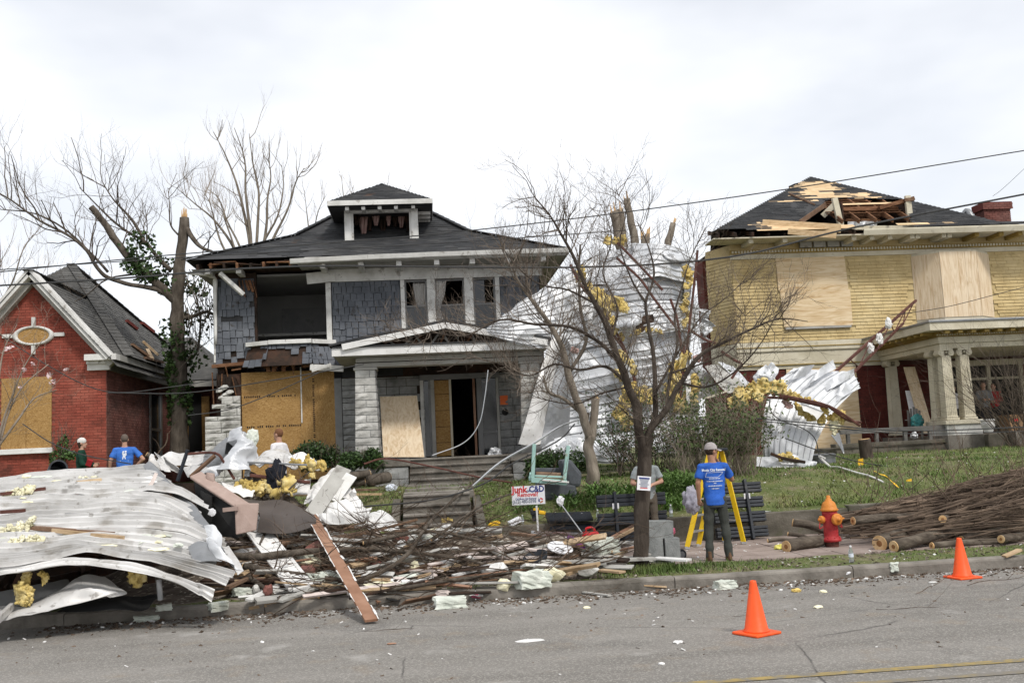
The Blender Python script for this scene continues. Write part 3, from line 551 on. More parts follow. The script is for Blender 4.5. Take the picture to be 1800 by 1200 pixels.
MB().b2((-3.29, YW - .09, 3.0), (-3.26, YW - .075, 4.5)).build('hanging_strap', 'white_trim', H)
dk = MB(); dk.b2((-2.39, YW - .05, 4.14), (-2.2, YW, 4.37)).build('gap', 'dark', H)  # solid near-black block: the shade of a gap put into colour
jag = lambda c: c.z < 3.25 + (c.x + 5.75) * .9 + .18 * math.sin(c.x * 23)
stones(H, (-5.78, YW - .12, 1.35), (1, 0, 0), .92, 2.6, .2, .42, .04, 'stone', keep=jag, alt=.12)
for k in range(7): MB().lathe((-5.2 + U(-.2, .25), YW - .08, 3.55 + k * .07), [(.03, 0), (.12, .04), (.1, .1), (.02, .13)], 7, rotm(U(-.4, .4), U(-.4, .4))).build('loose_rubble', 'stone', H)
for k in range(6): boardm(H, 'charred_lath', (-5.6 + k * .13, YW - .03, 4.5 + U(-.2, 0)), (-5.55 + k * .13 + U(-.1, .2), YW - .02, 3.7 + U(-.3, .3)), .02, U(.06, .12), 'charred' if k % 2 else 'split_wood')
boardm(H, 'broken_board', P(545, 645, 26.4), P(604, 648, 26.4), .04, .16, 'white_trim'); boardm(H, 'broken_board', P(548, 652, 26.3), P(582, 640, 26.3), .03, .07, 'white_trim')
stones(H, (-2.2, YW - .06, 1.3), (1, 0, 0), .52, 2.86, .2, .5, .035, 'stone_grey', alt=.13)
# porch
PO = thing('front_porch', 'low gabled porch with rough stone columns on the grey shingled house', 'porch', (.5, 25, 1.4))
PF = 24.45
MB().b2((-1.78, PF + .1, 1.2), (2.95, YW - .01, 1.92)).build('porch_floor', 'concrete', PO)
stones(PO, (-1.76, PF + .1, 1.25), (1, 0, 0), 1.2, .66, .22, .5, .03, 'stone_grey'); stones(PO, (2.02, PF + .1, 1.25), (1, 0, 0), .9, .66, .22, .5, .03, 'stone_grey')
for x0, nm in ((-1.74, 0), (2.34, 1)):
    c_ = MB().prism([(x0 + .03, PF + .18, 1.925), (x0 + .57, PF + .18, 1.925), (x0 + .52, PF + .18, 4.13), (x0 + .08, PF + .18, 4.13)], (0, .5, 0)).build('column', 'stone_grey', PO)
    for f in range(12):
        z = 1.93 + f * .184; t = f / 12; a, b = lerp(x0 + .0, x0 + .06, t), lerp(x0 + .6, x0 + .54, t)
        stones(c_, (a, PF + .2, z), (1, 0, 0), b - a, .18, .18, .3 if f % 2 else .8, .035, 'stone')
        stones(c_, (b - .02, PF + .2, z), (0, 1, 0), .5, .18, .18, .6 if f % 2 else .3, .03, 'stone_grey')  # right faces in darker stone: the column's shaded side put into colour
    trim(c_, 'capital', (x0 + .02, PF + .14, 4.135), (x0 + .6, PF + .72, 4.2), 'soffit')
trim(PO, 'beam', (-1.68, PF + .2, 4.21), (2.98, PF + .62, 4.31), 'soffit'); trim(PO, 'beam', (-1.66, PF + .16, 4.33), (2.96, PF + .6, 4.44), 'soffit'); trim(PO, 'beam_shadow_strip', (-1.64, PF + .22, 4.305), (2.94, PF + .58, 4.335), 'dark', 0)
for x0 in (-1.66, 2.55): trim(PO, 'side_beam', (x0, PF + .63, 4.21), (x0 + .42, YW - .02, 4.43), 'soffit')
trim(PO, 'fascia', (-2.2, PF - .22, 4.46), (3.08, PF - .16, 4.66), 'white_paint'); MB().b2((-2.16, PF - .155, 4.45), (3.05, YW - .02, 4.49)).build('porch_ceiling', 'soffit', PO)
prf = [V((-2.26, PF - .3, 4.70)), V((.56, PF - .3, 5.20)), V((3.15, PF - .3, 4.66))]
m = MB(); m.prism([prf[0], prf[1], prf[1] + V((0, 0, .05)), prf[0] + V((0, 0, .05))], (0, YW - PF + .28, 0)); m.prism([prf[1], prf[2], prf[2] + V((0, 0, .05)), prf[1] + V((0, 0, .05))], (0, YW - PF + .28, 0)); PR = m.build('porch_roof', 'roof_dark', PO)
tl = MB()
for a, b in ((prf[0], prf[1]), (prf[1], prf[2])):
    a, b = a + V((0, 0, .052)), b + V((0, 0, .052)); e = V((0, YW - PF + .28, 0)); tiles(tl, [a, b, b + e, a + e], .2, .3, .014, vw=.3, keep=lambda c: random.random() > .06)
tl.build('shingles', 'roof_dark', PR, kind='stuff')
for a, b in ((prf[0], prf[1]), (prf[1], prf[2])):
    d = (b - a).normalized(); boardm(PO, 'rake_board', a + d * (.32 if a is prf[0] else 0) - V((0, -.03, .085)), b - d * (0 if a is prf[0] else .1) - V((0, -.03, .085)), .05, .15, 'white_paint')
m = MB(); m.b2((-2.2, PF - .26, 4.665), (3.1, PF + .1, 4.70)); m.build('pent_strip', 'roof_dark', PO)
m = MB(); m.prism([(-1.6, PF + .3, 4.70), (2.6, PF + .3, 4.68), (.56, PF + .3, 5.08)], (0, .05, 0)); m.build('gable_board', 'charred', PO)
for k in range(15):
    x = lerp(-.9, 2.2, k / 14); h_ = .36 * (1 - abs(x - .56) / 2.4); boardm(PO, 'gable_slat', (x, PF + .24 + U(0, .04), 4.72), (x + U(-.25, .25), PF + .24, 4.72 + h_), .02, .05, 'split_wood' if k % 3 == 0 else 'soffit')
# wall and door under the porch
dw = lambda c: not (-.12 < c.x < 2.02)
stones(H, (-1.66, YW - .03, 1.93), (1, 0, 0), 1.66, 2.2, .215, .42, .025, 'stone_grey', keep=dw); stones(H, (2.0, YW - .03, 1.93), (1, 0, 0), 1.28, 2.2, .215, .42, .025, 'stone_grey')
DO = MB().b2((-.12, YW - .10, 4.0), (2.03, YW + .05, 4.14)).build('door_surround', 'grey_paint', H)
for a, b, mm in ((-.12, -.03, 'white_trim'), (.10, .16, 'grey_paint'), (.16, .26, 'soffit'), (.66, .72, 'cream'), (1.30, 1.36, 'brown_board'), (1.40, 1.54, 'grey_paint'), (1.93, 2.0, 'soffit')): trim(DO, 'door_post', (a, YW - .09, 1.93), (b, YW + .04, 3.998), mm)
door = MB().b2((.262, YW - .06, 1.95), (.658, YW - .03, 3.98)).build('boarded_door', 'osb', H)
for z in (2.3, 2.72, 3.16, 3.6): MB().b2((.262, YW - .064, z), (.658, YW - .0605, z + .012)).build('board_joint', 'charred', door)
MB().b2((-.03, YW - .02, 1.95), (.10, YW, 3.98)).build('sidelight', 'glass', H); sdl = MB().b2((1.542, YW - .02, 1.95), (1.928, YW, 3.98)).build('sidelight', 'glass', H)
MB().b2((1.542, YW - .05, 2.5), (1.928, YW - .022, 2.56)).build('sidelight_rail', 'grey_paint', sdl)
MB().b2((2.03, YW - .075, 3.25), (2.24, YW - .07, 3.5)).build('notice', 'orange_paper', H)
MB().lathe((2.15, YW - .08, 3.05), [(.02, 0), (.09, .0), (.09, .02), (.02, .025)], 14, rotm(R(90))).build('house_plaque', 'dark', H)
# porch steps with parapets
ST = thing('porch_steps', 'wide concrete porch steps between two low blocks', 'steps', (.8, 24, 1.3))
for k in range(4): z = 1.30 + (k + 1) * .155; MB().b2((-.42, PF + .08 - (4 - k) * .31, 1.2), (1.98, PF + .08 - (3 - k) * .31, z - .05)).build('riser', 'riser_shade_concrete', ST); MB().b2((-.42, PF + .04 - (4 - k) * .31, z - .05), (1.98, PF + .095 - (3 - k) * .31, z)).build('tread', 'concrete', ST, bevel=.014)  # risers take the darker concrete, shade painted in by colour
for a, b in ((-1.22, -.44), (2.0, 2.8)):
    stones(ST, (a, PF - .95, 1.2), (1, 0, 0), b - a, .55, .27, .5, .02, 'stone_grey'); MB().b2((a, PF - .93, 1.2), (b, PF + .06, 1.75)).build('parapet', 'old_concrete', ST); MB().b2((a - .04, PF - 1.02, 1.752), (b + .04, PF + .06, 1.93)).build('parapet_cap', 'concrete', ST, bevel=.02)
# ------------------------------------------------------------------ red brick cottage (on the left)
B = thing('brick_cottage', 'single-storey red brick cottage with white gable trim and boarded window', 'house', (-10.2, 27, 1.4))
BX0, BX1 = -12.0, -8.34; BZ = 4.92; gp_ = (-10.17, 7.02)
gab = [(BX0, 1.3), (BX1, 1.3), (BX1, BZ), (gp_[0], gp_[1]), (BX0, BZ)]
MB().prism([(x, 27.0, z) for x, z in gab], (0, .2, 0)).build('front_wall', 'mortar', B)
MB().b2((BX1 - .2, 27.21, 1.3), (BX1, 33.8, BZ)).build('side_wall', 'mortar_dark', B)
MB().b2((-14.2, 28.2, 1.2), (BX1 - .25, 37.4, 5.0)).build('rear_wall', 'brick_worn', B)
oc, orx, orz = (-10.18, 5.60), .48, .24
def kf(c):
    if not in_poly(c.x, c.z, gab): return False
    if -11.0 < c.x < -9.68 and 2.55 < c.z < 4.52: return False
    return ((c.x - oc[0]) / orx) ** 2 + ((c.z - oc[1]) / orz) ** 2 > 1
m = MB(); bricks(m, (BX0, 27.0, 1.35), (1, 0, 0), (0, 0, 1), BX1 - BX0, 5.6, keep=kf); m.build('bricks', 'brick', B, kind='stuff')
m = MB(); bricks(m, (BX1, 27.0, 1.35), (0, 1, 0), (0, 0, 1), 6.8, BZ - 1.4, keep=lambda c: not (31.0 < c.y < 32.5 and 2.0 < c.z < 4.35)); m.build('side_bricks', 'brick_worn', B, kind='stuff')
wd = MB().b2((-10.98, 26.96, 2.66), (-10.36, 26.99, 4.5)).build('boarding', 'osb_upright', B); MB().b2((-10.355, 26.965, 2.66), (-9.72, 26.992, 4.51)).build('boarding', 'osb', B)
MB().b2((-11.06, 26.86, 2.52), (-9.66, 27.0, 2.655)).build('sill', 'white_paint', B, bevel=.01)
MB().lathe((oc[0], 26.97, oc[1]), [(.0, 0), (orx * .82, 0), (orx * .82, .02), (0, .02)], 36, Matrix.Diagonal((1, 1, .5)) @ rotm(R(90))).build('oval_boarding', 'osb', B)
m = MB(); rows = []
for k in range(41):
    a = k / 40 * 2 * math.pi; rows.append([(oc[0] + math.cos(a) * orx * s_, y, oc[1] + math.sin(a) * orz * s_) for s_, y in ((.82, 27.0), (.84, 26.93), (.95, 26.90), (1.08, 26.93), (1.08, 27.0))])
m.grid(rows).build('oval_frame', 'white_trim', B, smooth=True)
for dx, dz, w_, h_ in ((.66, .01, .26, .1), (-.66, .01, .26, .1), (0, .36, .1, .26), (0, -.36, .1, .26)): MB().b2((oc[0] + dx - w_ / 2, 26.93, oc[1] + dz - h_ / 2), (oc[0] + dx + w_ / 2, 27.0, oc[1] + dz + h_ / 2)).build('keystone', 'white_trim', B, bevel=.008)
# rakes and eaves
sl = (gp_[1] - BZ) / (BX1 - gp_[0])
for s_ in (-1, 1):
    for off, w_, d_, yy in ((.10, .17, .42, 26.8), (-.08, .16, .2, 26.88)):
        a = V((gp_[0], yy, gp_[1] + off + .12)); b = V((gp_[0] + s_ * 2.02, yy, gp_[1] + off + .12 - sl * 2.02)); boardm(B, 'rake_board', a, b, d_, w_, 'white_trim' if off > 0 else 'soffit')
for z0, z1, o_ in ((4.62, 4.78, .12), (4.78, 4.86, .2), (4.86, 5.02, .36)):
    MB().b2((BX1 - .45, 27 - o_, z0), (BX1 + o_, 27.0 - .015, z1 - .002)).build('cornice_return', 'white_trim', B); MB().b2((BX1 + .015, 27.0, z0), (BX1 + o_, 33.9, z1 - .002)).build('cornice', 'grey_metal' if o_ < .3 else 'soffit', B)
# roofs
r0 = V((gp_[0], 26.55, gp_[1] + .22)); ez0 = 5.05
e_r = V((BX1 + .42, 26.55, r0.z - sl * (BX1 + .42 - gp_[0]))); e_l = V((2 * gp_[0] - e_r.x, 26.55, e_r.z))
apx = V((-11.3, 33.0, 8.72)); ce = [V((BX1 + .42, 27.6, ez0 - .02)), V((BX1 + .42, 38.0, ez0 - .02)), V((-14.6, 38, ez0 - .02)), V((-14.6, 27.6, ez0 - .02))]
rf = MB(); rb = V((gp_[0], 31.0, r0.z)); er2 = V((e_r.x, 31, e_r.z)); el2 = V((e_l.x, 31, e_l.z))
rf.poly([e_r, er2, rb, r0]); rf.poly([el2, e_l, r0, rb])
for i in range(4): rf.poly([ce[i], ce[(i + 1) % 4], apx])
RB = rf.build('roof', 'roof_grey', B)
tl = MB(); kp = lambda c: nse((c.x * 1.3, c.y * 1.3, 9)) < .55
tiles(tl, [e_r, er2, rb, r0], .15, .3, .016, keep=kp, vw=.3); tiles(tl, [ce[0], ce[1], apx], .15, .3, .016, keep=kp, vw=.3); tiles(tl, [ce[3], ce[0], apx], .15, .3, .016, vw=.3); tl.build('shingles', 'roof_grey', RB, kind='stuff')
hc = MB()
for a, b in ((ce[0], apx), (ce[1], apx), (r0, rb)):
    n = int((b - a).length / .25)
    for k in range(n):
        c = a.lerp(b, (k + .5) / n) + V((0, 0, .02)); t = (b - a).normalized(); hc.beam(c - t * .14 + V((0, 0, .015)), c + t * .12, .28, .02)
hc.build('hip_caps', 'roof_grey', RB, kind='stuff')
# wing behind with its own low hip
MB().b2((BX1 - .1, 34.0, 1.3), (-6.9, 39.5, 4.7)).build('wing_wall', 'mortar_dark', B)
wr = [V((-9.3, 33.5, 4.8)), V((-6.45, 33.5, 4.8)), V((-6.45, 40, 4.8)), V((-9.3, 40, 4.8))]; wp = [V((-9.3, 36.5, 6.6)), V((-8.3, 36.5, 6.6))]
m = MB(); m.poly([wr[0], wr[1], wp[1], wp[0]]); m.poly([wr[1], wr[2], wp[1]]); WR = m.build('wing_roof', 'roof_grey', B, solid=.06)
tl = MB(); tiles(tl, [wr[0], wr[1], wp[1], wp[0]], .15, .3, .016, vw=.3); tiles(tl, [wr[1], wr[2], wp[1]], .15, .3, .016, vw=.3); tl.build('shingles', 'roof_grey', WR, kind='stuff')
MB().b2((-8.3, 33.5, 4.6), (-6.42, 33.62, 4.79)).build('wing_fascia', 'soffit', B)
MB().b2((-8.28, 33.9, 2.0), (-7.85, 33.99, 4.3)).build('wing_boarding', 'osb', B); MB().b2((-7.4, 33.9, 2.0), (-7.15, 33.99, 4.3)).build('wing_boarding', 'osb', B); MB().b2((-7.84, 33.94, 1.6), (-7.41, 33.99, 4.4)).build('wing_shade_panel', 'dark', B)  # near-black middle panel paints in the shade of the wing's recess
sw = MB().b2((BX1 - .02, 31.15, 2.1), (BX1 + .004, 32.3, 4.25)).build('side_window', 'glass', B)
for y0, y1 in ((31.05, 31.17), (32.28, 32.42)): MB().b2((BX1 - .01, y0, 2.05), (BX1 + .05, y1, 4.3)).build('window_jamb', 'grey_metal', sw)
MB().b2((BX1 - .01, 31.17, 3.14), (BX1 + .04, 32.28, 3.22)).build('meeting_rail', 'grey_metal', sw)
def onp(px, py, pl, up=.05):
    o_, a_, b_, n_, q_ = frame(pl); d = ray(px / 2.7275, 400 + py / 2.7275); return CAM + d * ((o_ - CAM).dot(n_) / d.dot(n_)) + n_ * up
for px, py, qx, qy, w_ in ((600, 452, 650, 492, .12), (672, 462, 728, 506, .18)):
    MB().beam(onp(px, py, [ce[0], ce[1], apx]), onp(qx, qy, [ce[0], ce[1], apx]), w_, .1).build('loose_board', 'brick_dark', B)
for i, (px, py, qx, qy) in enumerate(((625, 565, 700, 625), (680, 550, 750, 620), (690, 630, 770, 655), (700, 590, 720, 640))):
    MB().beam(onp(px, py, [ce[0], ce[1], apx]), onp(qx, qy, [ce[0], ce[1], apx], .08), .1, .07).build('loose_board', 'lumber' if i % 2 else 'old_lumber', B)
# ------------------------------------------------------------------ yellow house over red brick (on the right)
Y = thing('yellow_house', 'large house with yellow shingled upper floor, red brick below and torn-open roof', 'house', (16, 33.5, 1.4))
YY = 33.5; YX0, YX1 = 10.85, 24.5; cx, cy = 10.3, 34.7
foot = [(YX0, YY), (YX1, YY), (YX1, 44), (13.3, 44), (cx + .35, 36.0), (cx, cy)]
MB().prism([(x, y, 1.2) for x, y in foot], (0, 0, 3.6)).build('lower_wall', 'mortar_dark', Y)
MB().prism([(x, y, 4.801) for x, y in foot], (0, 0, 4.0)).build('upper_wall', 'yellow_siding', Y)
m = MB(); nb = lambda c: not (12.45 < c.x < 15.0 and c.z > 2.0)
bricks(m, (YX0, YY, 1.4), (1, 0, 0), (0, 0, 1), YX1 - YX0, 3.0, keep=nb, bl=.23, bh=.08); ch_ = V((YX0 - cx, YY - cy, 0)); bricks(m, (cx, cy, 1.4), ch_, (0, 0, 1), ch_.length, 3.0, bl=.23, bh=.08); m.build('bricks', 'brick_dark', Y, kind='stuff')
m = MB(); ns = lambda c: not (12.42 < c.x < 15.0 and 5.75 < c.z) and not (17.3 < c.x < 20.3)
tiles(m, [(YX0, YY - .004, 5.34), (YX1, YY - .004, 5.34), (YX1, YY - .004, 8.26), (YX0, YY - .004, 8.26)], .118, .34, .032, keep=ns, vw=.45, tv=.06)
tiles(m, [(cx, cy, 5.34), (YX0, YY, 5.34), (YX0, YY, 8.3), (cx, cy, 8.3)], .118, .34, .032, vw=.45, tv=.06); m.build('shingles', 'yellow_siding', Y, kind='stuff')
MB().b2((cx - .05, 35.0, 1.3), (cx + .5, 35.9, 8.6)).build('side_pier', 'brick_dark', Y)
MB().b2((YX0 - .02, YY - .05, 4.38), (16.2, YY - .002, 5.0)).build('belt_course', 'cream', Y); MB().b2((YX0 - .06, YY - .10, 5.0), (16.2, YY - .002, 5.12)).build('belt_course', 'cream', Y); MB().b2((YX0 - .06, YY - .12, 5.12), (16.2, YY - .002, 5.15)).build('belt_fillet', 'gold_trim', Y); MB().b2((YX0 - .04, YY - .08, 5.15), (16.2, YY - .002, 5.32)).build('belt_course', 'cream', Y); MB().b2((YX0 - .05, YY - .1, 4.50), (16.2, YY - .052, 4.53)).build('belt_fillet', 'gold_trim', Y)
boardm(Y, 'belt_course', (cx - .03, cy - .02, 4.85), (YX0 - .03, YY - .03, 4.85), .06, .9, 'cream')
MB().b2((YX0 - .04, YY - .06, 8.27), (YX1, YY - .002, 8.43)).build('frieze', 'cream', Y); MB().b2((YX0 - .06, YY - .11, 8.432), (YX1, YY - .002, 8.58)).build('dentil_band', 'gold_trim', Y)
m = MB(); x = YX0
while x < 22.3: m.b2((x, YY - .145, 8.47), (x + .06, YY - .112, 8.55)); x += .11
m.build('dentils', 'cream', Y, kind='stuff')
MB().b2((YX0 - .9, 32.45, 8.80), (YX1 + .5, YY + .0, 8.84)).build('soffit', 'cream', Y); MB().b2((YX0 - .02, YY - .05, 8.585), (YX1, YY - .001, 8.8)).build('frieze', 'yellow_siding', Y)
for x in (11.3, 12.5, 14.95, 15.6, 16.25, 17.05, 17.25, 18.2, 18.4, 19.4, 20.3, 21.0): MB().b2((x - .08, 32.6, 8.66), (x + .08, YY - .052, 8.798)).build('bracket', 'gold_trim' if x > 19 else 'cream', Y)
gt = MB(); rows = []
for i in range(9):
    x = lerp(15.2, YX1 + .6, i / 8); rows.append([(x, 32.4 + a, 8.78 + b) for a, b in ((.08, 0), (-.02, 0), (-.08, .16), (-.08, .2), (.08, .2))])
gt.grid(rows).build('gutter', 'cream', Y, solid=.008)
# roof
e0, e1_, e2_, e3 = V((9.85, 32.35, 9.02)), V((20.4, 32.35, 9.02)), V((20.4, 45, 9.02)), V((13.4, 45, 9.02)); ap2 = V((15.84, 38.0, 12.42)); rb2 = V((16.2, 39.5, 12.3))
bk = V((13.1, 34.6, 10.05))
hole = [(13.1, 33.6), (15.3, 33.6), (17.9, 33.6), (17.9, 34.9), (16.2, 36.5), (14.2, 35.0)]      # torn patch round the dormer, in plan
front = [e0, e1_, ap2]
fo, fe1, fe2, fn, fpl = frame(front)
def fz(x, y):                                       # height of the front slope over a plan point
    return fo.z - (fn.x * (x - fo.x) + fn.y * (y - fo.y)) / fn.z
def rp_(px, py):                                    # line of sight to the front slope
    d = ray(px, py); t = (fo - CAM).dot(fn) / d.dot(fn); return CAM + d * t
lat = MB(); hole_px = [(1462, 348), (1600, 350), (1606, 404), (1476, 404), (1405, 396), (1452, 352)]
m = MB(); N_ = 44
for j in range(N_):                                 # roof deck, with the torn opening left out
    for i in range(N_ * 2):
        t0, t1 = j / N_, (j + 1) / N_; u0, u1 = i / (2 * N_), (i + 1) / (2 * N_)
        q = [e0.lerp(e1_, u).lerp(ap2, t) for u, t in ((u0, t0), (u1, t0), (u1, t1), (u0, t1))]; c = sum(q, V()) / 4; v_ = c - CAM; w_ = v_.dot(FW); px, py = 900 + FPX * v_.dot(RT) / w_, 600 - FPX * v_.dot(UP) / w_
        if in_poly(px, py, hole_px) or (py > 397 and 1240 < px < 1478 and py > 402): continue
        m.poly(q)
RY = m.build('roof', 'tar_paper', Y)
MB().prism([(20.2, 32.35, 9.0), (26, 32.35, 9.0), (26, 36, 9.85), (18.5, 36, 9.85)], (0, 0, .06)).build('side_roof', 'roof_dark', Y)
m = MB(); m.poly([e3, e0, ap2, rb2]); m.poly([e1_, e2_, rb2, ap2]); m.poly([e2_, e3, rb2]); m.build('rear_roof', 'tar_paper', Y)
def pxy(c):
    v_ = c - CAM; w_ = v_.dot(FW); return 900 + FPX * v_.dot(RT) / w_, 600 - FPX * v_.dot(UP) / w_
strip = [[(1412, 322), (1440, 315), (1468, 332), (1470, 345), (1455, 350), (1440, 362), (1422, 378), (1412, 372), (1424, 352), (1405, 335)], [(1462, 338), (1528, 358), (1522, 363), (1458, 342)], [(1505, 336), (1545, 345), (1538, 350), (1500, 342)], [(1380, 350), (1397, 356), (1402, 368), (1384, 358)], [(1310, 392), (1475, 396), (1480, 412), (1375, 412), (1350, 398)], [(1600, 390), (1635, 394), (1630, 398), (1600, 396)], [(1640, 404), (1735, 404), (1735, 408), (1640, 408)], [(1550, 350), (1566, 353), (1560, 357)]]
def bare(c):
    px, py = pxy(c); px += 5 * nse(c, 2.2); py += 5 * nse(c, 2.2, 4); return any(in_poly(px, py, s_) for s_ in strip)
def kt(c):
    px, py = pxy(c)
    if in_poly(px, py, hole_px) or (py > 403 and px < 1476): return False
    return not bare(c) and random.random() > .02
tl = MB(); tiles(tl, front, .14, .32, .014, keep=kt, vw=.3); tl.build('shingles', 'roof_dark', RY, kind='stuff')
tl = MB(); tiles(tl, [q + fn * .004 for q in front], .19, 1.6, .004, keep=bare, vw=.4, lap=1.0); tl.build('bare_deck_boards', 'roof_board', RY, kind='stuff')
# attic seen through the hole: rafters, joists, skip sheathing
MB().b2((YX0, 33.3, 9.0), (YX1, 42, 9.05)).build('attic_floor', 'charred', Y)
for k in range(5):
    x = 14.9 + k * .62; y0, y1 = 33.3, 35.6; boardm(Y, 'rafter', (x, y0, fz(x, y0) - .12), (x, y1, min(fz(x, y1), 12.2) - .12), .06, .16, 'split_wood')
for k in range(12):
    y0 = 33.9 + k * .2; boardm(Y, 'lath', (14.6 + k * .05, y0, fz(15, y0) - .05), (17.6 - k * .12, y0, fz(15, y0) - .05), .1, .025, 'split_wood')
boardm(Y, 'loose_rafter', rp_(1405, 396) + fn * .1, rp_(1450, 371) + fn * .25, .04, .16, 'old_lumber'); boardm(Y, 'loose_rafter', rp_(1388, 343) + fn * .05, rp_(1432, 362) + fn * .05, .05, .06, 'old_lumber'); boardm(Y, 'torn_fascia', rp_(1340, 395) + fn * .04, rp_(1478, 403) + fn * .03, .02, .3, 'roof_board'); boardm(Y, 'torn_fascia', rp_(1385, 408) + fn * .03, rp_(1470, 415) + fn * .02, .02, .2, 'roof_board')
for k in range(9):
    x = 10.1 + k * .6; boardm(Y, 'eave_rafter', (x, 32.3 + U(0, .3), 8.9), (x, 33.5, 9.25), .06, .14, 'charred')
for k in range(4): MB().b2((13.3 + k * .5, YY - .2, 8.6), (13.72 + k * .5, YY - .06, 8.79)).build('eave_panel', 'soffit', Y)
# wrecked dormer
dY = 33.7; a, b, c, d = P(1477, 402, dY), P(1606, 402, dY), P(1478, 353, dY), P(1598, 350, dY)
DMR = MB().b2((a.x + .15, dY + .06, a.z - .2), (a.x + .2, dY + 2.4, c.z)).build('dormer', 'charred', Y); MB().b2((b.x - .2, dY + .06, b.z - .2), (b.x - .15, dY + 2.4, d.z)).build('dormer_cheek', 'charred', DMR)
boardm(DMR, 'dormer_post', a + V((.05, 0, -.05)), V((a.x - .12, dY, c.z + .1)), .12, .2, 'cream', up=(1, 0, 0)); boardm(DMR, 'dormer_post', b + V((-.1, 0, -.05)), V((b.x - .12, dY, d.z + .12)), .12, .2, 'cream', up=(1, 0, 0))
boardm(DMR, 'dormer_sill', V((a.x - .05, dY - .06, a.z)), V((b.x + .05, dY - .06, a.z - .06)), .16, .14, 'cream'); boardm(DMR, 'torn_trim', P(1446, 380, 34.2), P(1470, 357, 34.0), .05, .2, 'cream'); boardm(DMR, 'torn_top', P(1545, 366, 33.9), P(1606, 349, 33.8), .2, .14, 'split_wood'); MB().beam(P(1590, 352, 33.7), P(1607, 350, 33.6), .12, .12).build('torn_end', 'old_lumber', DMR)
m = MB(); tiles(m, [(a.x + .14, dY + 1.6, a.z), (a.x + .14, dY + .1, a.z), (a.x + .14, dY + .1, c.z - .1), (a.x + .14, dY + 1.6, c.z - .1)], .14, .3, .014); m.build('cheek_shingles', 'roof_dark', DMR, kind='stuff')
for k in range(5): boardm(DMR, 'attic_joist', (a.x + .3, dY + .3 + k * .35, c.z - .25 + U(-.15, .1)), (b.x - .3, dY + .4 + k * .35, c.z - .2 + U(-.2, .1)), .06, .14, 'split_wood')
boardm(DMR, 'attic_brace', P(1528, 396, 34.6), P(1560, 366, 34.9), .05, .08, 'split_wood')
cloth(DMR, 'plastic_scrap', ((a.x + .8), dY - .1), 1.1, (a.z + .22, a.z + .04), 'galv', amp=.05, folds=3)
# chimney on the roof, vents
CH = MB(); q0, q1 = P(1719, 392, 38), P(1766, 360, 38); cm = MB().b2((q0.x + .06, 37.6, q0.z - 1.0), (q1.x - .06, 38.3, q1.z - .02)).build('chimney', 'mortar_dark', Y)
bricks(CH, (q0.x + .05, 37.59, q0.z - .9), (1, 0, 0), (0, 0, 1), q1.x - q0.x - .1, 1.45, bl=.23, bh=.085); bricks(CH, (q0.x - .02, 37.5, q1.z - .28), (1, 0, 0), (0, 0, 1), q1.x - q0.x + .04, .3, bl=.23, bh=.085); CH.build('bricks', 'brick_worn', cm, kind='stuff'); MB().b2((q0.x - .01, 37.51, q1.z - .27), (q1.x + .01, 38.35, q1.z + .02)).build('chimney_cap', 'brick_dark', cm)
MB().tube(crom([P(1690, 382, 36), P(1700, 370, 35.9), P(1713, 390, 35.6), P(1722, 394, 35.5), P(1800, 400, 34), P(1830, 402, 33.8)], 18), [.03, .05, .09, .1] + [.11] * 15, 8).build('torn_gutter', 'grey_metal', Y, smooth=True)
MB().box(P(1396, 329, 37.2), (.28, .3, .22), rotm(.2, -.4, 0)).build('roof_vent', 'dark', Y)
# boarding
def pane(par, name, pts, m, th=.02): return MB().prism(pts, (0, -th, 0)).build(name, m, par)
pane(Y, 'boarding', [(12.45, YY - .03, 7.1), (12.6, YY - .03, 7.08), (14.98, YY - .03, 7.08), (14.92, YY - .03, 8.36), (12.42, YY - .03, 8.40)], 'plywood'); pane(Y, 'boarding', [(12.55, YY - .035, 5.84), (15.02, YY - .035, 5.82), (15.03, YY - .035, 7.075), (12.5, YY - .035, 7.075)], 'plywood'); MB().b2((12.58, YY - .1, 5.74), (14.95, YY - .003, 5.815)).build('window_sill', 'soffit', Y)
pane(Y, 'boarding', [(12.5, YY - .03, 1.6), (15.0, YY - .03, 1.6), (15.0, YY - .03, 4.36), (12.5, YY - .03, 4.36)], 'plywood')
bx = [(17.4, YY), (18.1, YY - .62), (19.45, YY - .62), (20.25, YY)]
MB().prism([(x, y, 5.4) for x, y in bx], (0, 0, 2.85)).build('bay', 'cream', Y)
for i in range(3):
    (xa, ya), (xb, yb) = bx[i], bx[i + 1]; n = V((yb - ya, -(xb - xa), 0)).normalized() * .015
    if i == 1:
        for u0, u1 in ((0, .68), (.685, 1)): MB().prism([V((lerp(xa, xb, u), lerp(ya, yb, u), z)) + n for u, z in ((u0, 5.9), (u1, 5.9), (u1, 8.2), (u0, 8.2))], n).build('boarding', 'plywood_upright', Y)
    else: MB().prism([V((xa, ya, 5.9)) + n, V((xb, yb, 5.9)) + n, V((xb, yb, 8.18)) + n, V((xa, ya, 8.18)) + n], n).build('boarding', 'plywood_upright', Y)
